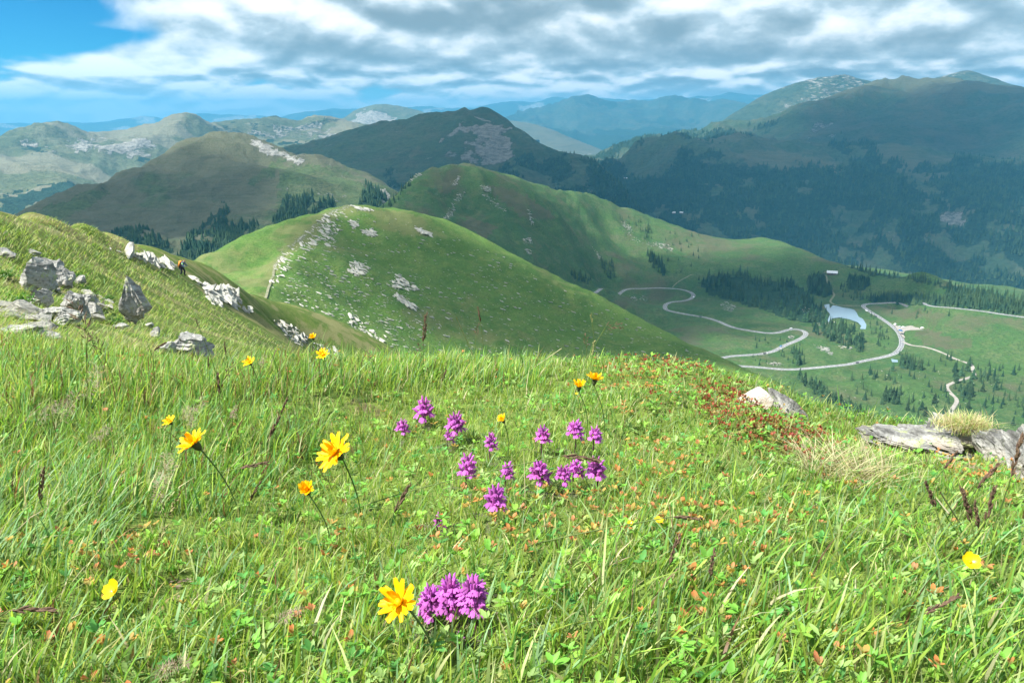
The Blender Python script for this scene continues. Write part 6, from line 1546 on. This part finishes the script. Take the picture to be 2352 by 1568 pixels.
def hawkweed(px, py, wpx, h, label, tilt_az=3.6, tilt=0.7, openness=0.75, off=None, nout=18, nin=11):
    head, base = plant_at(px, py, h, off); size = wpx * np.linalg.norm(head) / FPX / 2 * 1.22
    root = empty('hawkweed_flower', tuple(base)); rel = head - base
    axv = np.array([math.sin(tilt_az) * math.sin(tilt), math.cos(tilt_az) * math.sin(tilt), math.cos(tilt)])
    stem_parts(root, head - axv * size * 0.55, base, 0.0009, 0.0007 + size * 0.025, bow=0.012)
    M0 = head_frame(root, rel, tilt_az, tilt, size)
    cup = link('bract_cup', ME_CUP, root); cup.matrix_local = M0
    for i in range(nout):
        a = 2 * math.pi * i / nout + rg.uniform(-0.12, 0.12); el = (1 - openness) * 1.35 + rg.uniform(-0.16, 0.22); L = rg.uniform(0.86, 1.08)
        o = link('petal', PM[i % 3], root); o.matrix_local = M0 @ Matrix.Rotation(a, 4, 'Z') @ Matrix.Translation((0.10, 0, 0.02)) @ Matrix.Rotation(-el, 4, 'Y') @ Matrix.Scale(L * 0.9, 4)
    for i in range(nin):
        a = 2 * math.pi * i / nin + rg.uniform(-0.2, 0.2); el = (1 - openness) * 0.7 + 0.65 + rg.uniform(-0.2, 0.25); L = rg.uniform(0.5, 0.72)
        o = link('inner_petal', PMI[i % 2], root); o.matrix_local = M0 @ Matrix.Rotation(a, 4, 'Z') @ Matrix.Translation((0.05, 0, 0.04)) @ Matrix.Rotation(-el, 4, 'Y') @ Matrix.Scale(L, 4)
    dc = link('flower_centre', ME_DISC, root); dc.matrix_local = M0 @ Matrix.Translation((0, 0, 0.05))
    tag(root, label, 'flower', 'yellow hawkweeds in the grass'); return root
HW = [(770, 1040, 76, .155, 'largest orange yellow hawkweed with spread petals, left of the centre', 3.9, 0.75, 0.85, (0.03, 0.03)),
      (446, 1018, 58, .15, 'orange yellow hawkweed leaning left above a dark stem, in the left part of the meadow', 4.3, 0.6, 0.75, (0.05, 0.04)),
      (706, 1127, 42, .11, 'half closed orange hawkweed below the largest one', 3.2, 0.55, 0.35, (0.02, 0.03)),
      (918, 1383, 80, .085, 'bright yellow hawkweed touching the large purple cluster at the bottom', 3.7, 0.8, 0.85, (0.03, 0.0)),
      (1155, 965, 26, .12, 'ragged yellow hawkweed with one drooping petal in the middle of the meadow', 4.2, 0.5, 0.45, (0.0, 0.02)),
      (1330, 888, 34, .14, 'left one of the two upright yellow hawkweeds on tall stems, seen from the side', 3.0, 0.12, 0.45, (0.02, 0.02)),
      (1366, 872, 38, .15, 'right one of the two upright yellow hawkweeds, petals flaring right', 1.2, 0.15, 0.60, (0.03, 0.02)),
      (573, 832, 25, .12, 'small orange hawkweed against the slope at the top of the left meadow', 3.6, 0.5, 0.8, (0.0, 0.02)),
      (742, 815, 27, .13, 'small yellow hawkweed in front of the pale rocks, lower of two', 3.4, 0.6, 0.8, (0.01, 0.02)),
      (719, 776, 19, .16, 'uppermost small yellow hawkweed standing out against the rocky slope', 3.4, 0.4, 0.5, (0.02, 0.02)),
      (390, 968, 26, .12, 'small orange hawkweed half hidden among pinkish grass plumes', 3.8, 0.5, 0.8, (0.0, 0.02))]
for a in HW: hawkweed(a[0], a[1], a[2], a[3], a[4], a[5], a[6], a[7], a[8], 18 if a[2] > 35 else 14, 11 if a[2] > 35 else 8)

def bpetal():
    V = []; F = []
    for i in range(5):
        t = i / 4; w_ = [0.15, 0.5, 0.8, 0.85, 0.45][i]
        for u_ in (-1, -0.4, 0.4, 1): V.append((t, u_ * w_ / 2, 0.35 * t * t + 0.12 * u_ * u_ * w_))
    for i in range(4):
        for j in range(3): F.append((i * 4 + j, i * 4 + j + 1, (i + 1) * 4 + j + 1, (i + 1) * 4 + j))
    return np_mesh('petal', V, np.array(F), M_BUTTER)
ME_BP = bpetal()
def buttercup(px, py, wpx, h, label, taz=3.3, tilt=0.5):
    head, base = plant_at(px, py, h); size = wpx * np.linalg.norm(head) / FPX / 2; root = empty('buttercup_flower', tuple(base)); stem_parts(root, head, base, 0.0008, 0.0008)
    M0 = head_frame(root, head - base, taz, tilt, size)
    for i in range(5): o = link('petal', ME_BP, root); o.matrix_local = M0 @ Matrix.Rotation(2 * math.pi * i / 5 + 0.3, 4, 'Z') @ Matrix.Rotation(-0.25, 4, 'Y')
    dc = link('flower_centre', ME_DISC, root); dc.matrix_local = M0 @ Matrix.Translation((0, 0, 0.03)); tag(root, label, 'flower', 'small yellow buttercups'); return root
for a in ((265, 1356, 46, .05, 'pale yellow buttercup low in the grass at the lower left', 3.8, 0.8), (2227, 1290, 38, .06, 'bright yellow buttercup alone at the lower right', 3.3, 0.7), (1447, 1203, 16, .045, 'tiny yellow flower right of the purple flowers', 3.0, 0.3),
          (1512, 1198, 24, .04, 'flat yellow flower low in the grass, right of the tiny one', 3.0, 0.2), (1324, 905, 8, .08, 'minute yellow flower beneath the left upright hawkweed', 3.0, 0.3)): buttercup(*a)

def floret_mesh(seed):
    r_ = np.random.RandomState(seed); V = []; F = []
    path = [(0, 0, 0), (0.35, 0, 0.10), (0.62, 0, 0.32), (0.80, 0, 0.62), (0.98, 0, 0.70)]; a, b = tube(path, [0.10, 0.13, 0.13, 0.10, 0.03], 5); V += a; F += b
    for ang, w_, l_ in ((-0.75, 0.30, 0.45), (0, 0.36, 0.55), (0.75, 0.30, 0.45)):
        o_ = len(V); c, s = math.cos(ang), math.sin(ang)
        for t, ww in ((0, 0.10), (0.5, 1.0), (1.0, 0.55)):
            for u_ in (-1, 0, 1): x = 0.50 + t * l_; y = u_ * w_ / 2 * ww; V.append((0.50 + (x - 0.5) * c - y * s, (x - 0.5) * s + y * c, 0.12 - 0.32 * t * t - 0.05 * abs(u_) + r_.randn() * 0.02))
        for i in range(2):
            for j in range(2): F.append((o_ + i * 3 + j, o_ + i * 3 + j + 1, o_ + (i + 1) * 3 + j + 1, o_ + (i + 1) * 3 + j))
    return np_mesh('floret', V, np.array(F), M_MAG)
FM = [floret_mesh(i) for i in range(4)]
V, F = lathe([(0.0, -0.1), (0.22, 0.0), (0.26, 0.3), (0.20, 0.6), (0.08, 0.85), (0.0, 0.9)], 8); ME_BUD = np_mesh('bud_cluster', V, np.array(F), M_MAGD)
def fern():
    V = []; F = []
    for k_ in range(9):
        t = 0.15 + 0.85 * k_ / 8; L = 0.22 * math.sin(math.pi * min(t + 0.15, 1) * 0.9) + 0.04; z = 0.5 * t - 0.35 * t * t
        for sg in (-1, 1): o_ = len(V); V += [(t, 0, z), (t + 0.05, sg * L * 0.5, z + 0.02), (t + 0.10, sg * L, z - 0.03), (t + 0.06, 0, z)]; F.append((o_, o_ + 1, o_ + 2, o_ + 3))
    return np_mesh('fern_leaf', V, np.array(F), M_PFERN)
ME_FERN = fern()
def lousewort(px, py, wpx, h, label, n_=18, tall_=0.9, off=None):
    head, base = plant_at(px, py + wpx * 0.05, h * 0.62, off); D = 1.08 * wpx * np.linalg.norm(head) / FPX; root = empty('lousewort_flower', tuple(base)); rel = head - base; Hh = D * tall_
    top = rel + np.array([0, 0, Hh * 0.45]); stem_parts(root, base + top, base, 0.0016, 0.0012, M_PSTEM, 0.004)
    for i in range(n_):
        t = (i + 0.5) / n_; a = i * 2.4 + rg.uniform(-0.3, 0.3); z = Hh * (-0.45 + 0.78 * t); sc = D * (0.52 if n_ < 30 else 0.40) * (1.05 - 0.35 * t) * rg.uniform(0.85, 1.15)
        o = link('floret', FM[i % 4], root); o.matrix_local = Matrix.Translation(Vector(rel) + Vector((0, 0, z))) @ Matrix.Rotation(a, 4, 'Z') @ Matrix.Rotation(rg.uniform(-0.25, 0.25) - 0.35 * t, 4, 'Y') @ Matrix.Scale(sc, 4)
    bd = link('bud_cluster', ME_BUD, root); bd.matrix_local = Matrix.Translation(Vector(rel) + Vector((0, 0, Hh * 0.12))) @ Matrix.Scale(D * 0.42, 4)
    for i in range(4): lf = link('fern_leaf', ME_FERN, root); lf.matrix_local = Matrix.Translation((0, 0, 0.012)) @ Matrix.Rotation(i * 1.57 + rg.uniform(-0.4, 0.4), 4, 'Z') @ Matrix.Scale(0.045, 4)
    tag(root, label, 'flower', 'purple louseworts in the grass'); return root
LW = [(974, 937, 42, .10, 'purple lousewort with round head, farthest up and left of the middle group'), (925, 979, 30, .075, 'small loose purple lousewort at the left end of the group'), (1047, 970, 42, .10, 'purple lousewort with spiky head right below the farthest one'),
      (1030, 1000, 26, .07, 'small purple lousewort tucked under the left side of a spiky one'), (1127, 1012, 30, .10, 'fading lousewort with dull purple lower head, left of the ragged hawkweed'), (1247, 998, 34, .09, 'compact purple lousewort below the two upright hawkweeds, to the left'),
      (1321, 985, 38, .10, 'purple lousewort touching the stem of the left upright hawkweed'), (1367, 997, 32, .10, 'flat topped purple lousewort below the right upright hawkweed'), (1074, 1068, 42, .10, 'deep magenta cone shaped lousewort in the middle of the meadow'),
      (1165, 1080, 34, .075, 'pale sparse lousewort behind grass blades, right of the deep magenta one'), (1238, 1082, 46, .09, 'broad magenta lousewort in the middle of the row of four'), (1295, 1088, 36, .085, 'magenta lousewort joined to its right neighbour, lower one of the pair'),
      (1322, 1074, 36, .09, 'magenta lousewort joined to its left neighbour, upper one of the pair'), (1369, 1075, 44, .095, 'magenta lousewort at the right end of the row'), (1138, 1143, 50, .08, 'light purple lousewort behind a grass blade, below the row'),
      (1008, 1195, 28, .04, 'few purple florets low in the grass left of the light purple lousewort'), (988, 1378, 66, .075, 'left head of the large purple cluster at the bottom, behind the yellow hawkweed'), (1035, 1362, 80, .09, 'middle head of the large purple cluster at the bottom'),
      (1086, 1364, 80, .09, 'right head of the large purple cluster beside bare soil'), (1055, 1466, 24, .02, 'fallen purple florets in the grass below the large cluster')]
for a in LW: lousewort(*a[:5], n_=38 if a[2] > 60 else (7 if a[2] < 29 else 17), tall_=1.15 if a[0] in (1074, 1127) else 0.85, off=(0.0, 0.004))

# ------------------------------------------------------------------ flowering grass stalks
M_SPIKE = simple_mat('dark_brown_spike', (0.075, 0.045, 0.035), 0.8, 0.2, var=(0.13, 0.085, 0.05), scale=300); M_PLUME = simple_mat('pink_green_plume', (0.58, 0.34, 0.36), 0.7, 0.2, trans=0.3, var=(0.42, 0.48, 0.24), scale=120)
M_STALK = simple_mat('grass_stalk', (0.13, 0.19, 0.05), 0.6, 0.3, trans=0.2, scale=60); M_STRAW = simple_mat('straw_stalk', (0.40, 0.37, 0.22), 0.7, 0.2, scale=60); M_PALESP = simple_mat('pale_spike', (0.30, 0.28, 0.12), 0.8, 0.2, scale=200)
def spikelets(along_pts, n_, L, w_, spread):
    V = []; F = []
    for i in range(n_):
        t = i / max(n_ - 1, 1); k_ = t * (len(along_pts) - 1); j = min(int(k_), len(along_pts) - 2); p = along_pts[j] * (1 - (k_ - j)) + along_pts[j + 1] * (k_ - j); d_ = along_pts[j + 1] - along_pts[j]; d_ /= np.linalg.norm(d_) + 1e-9
        s_v = rg.randn(3); s_v -= s_v @ d_ * d_; s_v /= np.linalg.norm(s_v); dr = d_ * (1 - spread) + s_v * spread; dr /= np.linalg.norm(dr); n2 = np.cross(dr, s_v); q = p + s_v * spread * L * 0.2
        o_ = len(V); l_ = L * rg.uniform(0.7, 1.2) * (1 - 0.35 * t); wv = w_ * rg.uniform(0.8, 1.2)
        V += [q, q + dr * l_ * 0.5 + s_v * wv, q + dr * l_ * 0.5 - s_v * wv, q + dr * l_ * 0.5 + n2 * wv, q + dr * l_ * 0.5 - n2 * wv, q + dr * l_]
        for a, b in ((1, 3), (3, 2), (2, 4), (4, 1)): F += [(o_, o_ + a, o_ + b), (o_ + 5, o_ + b, o_ + a)]
    return V, F
def stalk(px, py, lpx, h, label, ang=0.0, kind='dark', bend=0.0, stemmat=None, n_=None):
    """px, py: tip of the head; lpx: length of the head in the picture; h: height of the tip; ang: lean to the right"""
    head, base = plant_at(px, py, h, (-math.tan(ang) * h * 0.7, rg.uniform(-0.02, 0.03))); s_1 = np.linalg.norm(head) / FPX; L = lpx * s_1
    root = empty('grass_stalk', tuple(base)); rel = head - base; u_ = np.array([math.sin(ang + bend), 0, math.cos(ang + bend)]); low = rel - u_ * L
    path = [low * t * t + np.array([low[0] * 0.3, low[1] * .3, low[2]]) * t * (1 - t) for t in np.linspace(0, 1, 8)]; path = [np.array([low[0] * t ** 1.5, low[1] * t, low[2] * t]) for t in np.linspace(0, 1, 8)]
    V, F = tube(path, [0.0009] * 8, 5); link('stem', np_mesh('stem', V, np.array(F), stemmat or M_STALK), root)
    ax = [low + (rel - low) * t + np.array([0, 0, -1]) * L * bend * 0.25 * t * t for t in np.linspace(0, 1, 6)]
    if kind == 'dark': V, F = spikelets(ax, n_ or 22, L * 0.32, L * 0.028 + 0.0005, 0.18); mt = M_SPIKE
    elif kind == 'open': V, F = spikelets(ax, n_ or 14, L * 0.42, L * 0.03 + 0.0006, 0.50); mt = M_SPIKE
    elif kind == 'pale': V, F = spikelets(ax, n_ or 14, L * 0.30, L * 0.035 + 0.0005, 0.35); mt = M_PALESP
    elif kind == 'plume':
        V, F = spikelets(ax, n_ or 70, L * 0.30, 0.0019, 0.85); V2, F2 = spikelets([a + np.array([rg.randn() * L * .15, 0, rg.randn() * L * .08]) for a in ax], 120, L * 0.22, 0.0020, 0.9); F = F + [tuple(i + len(V) for i in f) for f in F2]; V = V + V2; mt = M_PLUME
    if kind != 'none': link('seed_head', np_mesh('seed_head', V, np.array(F), mt, False), root)
    tag(root, label, 'grass stalk', 'flowering grass stalks'); return root
ST = [(978, 728, 62, .20, 'tall dark seed spike standing against the green hill, left of the centre', 0.12, 'dark'), (967, 790, 34, .15, 'shorter dark tuft of seeds at the foot of the tall spike', 0.3, 'open'),
      (1098, 708, 34, .21, 'dark drooping seed spike against the green hill, second from the left', -0.15, 'dark'), (1096, 745, 26, .18, 'thin lower seed spike on the same height as the bare straw', 0.1, 'open'),
      (1357, 722, 20, .24, 'tallest pale stalk with a tiny seed tip above the two upright hawkweeds', -0.18, 'pale'), (1428, 742, 38, .22, 'dark one sided seed plume bending right against the hill', 0.7, 'open', 0.6),
      (1346, 770, 30, .19, 'short dark spike left of the tallest pale stalk', -0.05, 'open'), (1365, 785, 34, .16, 'pale green seed spike beneath the tallest stalk', 0.1, 'pale'), (450, 734, 16, .22, 'slender stalk with small dark tip against the pale grass slope', -0.25, 'dark'),
      (516, 788, 28, .17, 'thick dark spike at the upper edge of the left meadow', 0.0, 'dark'), (478, 822, 24, .13, 'dark spike right of the wide low boulder', 0.05, 'dark'), (378, 785, 34, .15, 'dark drooping spike in front of the wide low boulder', 0.5, 'dark', 0.4),
      (215, 770, 42, .19, 'brown branching seed spike in front of the outcrop', -0.3, 'open'), (166, 695, 60, .27, 'tall brown seed spike leaning left across the outcrop', -0.35, 'open'), (200, 745, 40, .22, 'brown seed spike rising to the right across the outcrop', 0.2, 'open'), (536, 835, 34, .13, 'spreading brown seed head right of the small orange hawkweed', 0.6, 'open'),
      (640, 960, 54, .10, 'dark spike leaning right in the middle left meadow', 0.5, 'dark'), (660, 915, 40, .13, 'dark slender spike above the leaning one', 0.45, 'dark'), (1024, 852, 30, .12, 'dark brown spike leaning right behind the farthest lousewort', 0.4, 'dark'), (848, 812, 26, .12, 'small brown spike at the edge of the knoll below the pale rocks', -0.2, 'open'),
      (610, 1063, 60, .07, 'brown spike lying flat below the small meadow flowers', 1.35, 'dark'), (1368, 1052, 78, .085, 'brown seed spike lying level in front of the right louseworts', 1.45, 'dark', 0.2), (1608, 1188, 62, .07, 'brown seed spike lying level in the right meadow', 1.4, 'dark', 0.2),
      (936, 1122, 70, .10, 'long dark narrow spike leaning right below the purple group', 0.5, 'dark'), (2128, 1110, 62, .11, 'brown spike leaning left below the rock ledge', -0.45, 'dark'), (2196, 1040, 40, .13, 'dark spike leaning right in front of the rock ledge', 0.5, 'dark'),
      (2290, 1068, 60, .14, 'long dark purple spike leaning right before the streaked slab', 0.55, 'dark'), (2345, 1010, 80, .17, 'tall dark spike at the right edge of the picture', 0.05, 'dark'), (2212, 1130, 74, .11, 'thick brown spike bending left in the right meadow', -0.4, 'dark'),
      (2282, 1125, 70, .12, 'thick brown spike with pale stem in the right meadow', 0.05, 'dark'), (2240, 1160, 56, .09, 'brown spike between the two thick ones in the right meadow', -0.3, 'dark'), (2196, 1370, 70, .06, 'brown spike leaning right near the yellow buttercup', 1.0, 'dark'),
      (1558, 1235, 70, .07, 'grey brown narrow spike standing in the lower right meadow', 0.25, 'dark'), (1640, 1270, 60, .06, 'short brown spike in the lower right meadow', 0.08, 'dark'), (98, 1080, 70, .11, 'greyish purple spike at the left side', 0.25, 'dark'), (120, 1395, 84, .05, 'long brown spike arching over the lower left corner', 1.2, 'dark', 0.3),
      (404, 1150, 44, .08, 'pale pinkish spike left of the half closed hawkweed', 0.6, 'pale'), (378, 1210, 56, .06, 'withered pinkish spike in the lower left meadow', 0.4, 'pale'), (595, 1110, 50, .09, 'small grey spike left of the half closed hawkweed', 0.5, 'dark'), (500, 860, 44, .13, 'dark thin spike left of the hawkweed by the slope', 0.05, 'dark'),
      (225, 835, 70, .16, 'green pink plume of meadow grass, uppermost at the left', 0.5, 'plume'), (180, 900, 72, .14, 'large pinkish plume of meadow grass below the uppermost', 0.7, 'plume'), (135, 925, 54, .12, 'pinkish plume at the far left, lower end of the big one', 0.9, 'plume'), (470, 915, 60, .13, 'plume of meadow grass above the leaning hawkweed', 0.8, 'plume'),
      (425, 935, 46, .12, 'small plume hanging beside the half hidden hawkweed', -0.3, 'plume'), (382, 1040, 80, .10, 'dark pink plume left of the leaning hawkweed', 0.2, 'plume'), (365, 1090, 60, .08, 'lower dark pink plume left of the half closed hawkweed', 0.1, 'plume'), (250, 980, 50, .10, 'faded plume in the shade of the tall grass', 0.9, 'plume'),
      (540, 935, 26, .10, 'small pink plume right of the upper plume', 0.3, 'plume'), (1990, 1000, 34, .08, 'pale pink flower spray at the edge of the knoll', 0.1, 'plume'), (1850, 1010, 20, .06, 'small pale spray beside the grey slab', 0.1, 'plume'), (610, 815, 28, .14, 'pale green plume at the upper edge of the meadow', 0.5, 'plume'), (688, 1398, 50, .05, 'pink plume low in the grass left of the bright yellow hawkweed', 1.0, 'plume'),
      (430, 1515, 70, .05, 'withered pinkish plume at the bottom edge', 1.1, 'plume')]
for a in ST: stalk(*a)
for i, (x0, y0, x1, y1, hh, lab) in enumerate(((1048, 728, 1092, 800, .2, 'bare straw stalk leaning left against the hill'), (2180, 1180, 2150, 1140, .09, 'bare straw stalk bent in the right meadow'), (2160, 1130, 2225, 1230, .11, 'long straw stalk leaning left in the right meadow'), (1290, 800, 1200, 860, .10, 'straw stalk lying to the right at the crest of the knoll'))):
    head, base = plant_at(x0, y0, hh, (0, 0)); base, _ = plant_at(x1, y1, 0.003, (0, 0)); base[2] = G_A.z(base[0], base[1]); V, F = tube([base + (head - base) * t for t in np.linspace(0, 1, 6)], [0.0012] * 6, 5)
    tag(link('straw', np_mesh('straw', V, np.array(F), M_STRAW)), lab, 'straw')
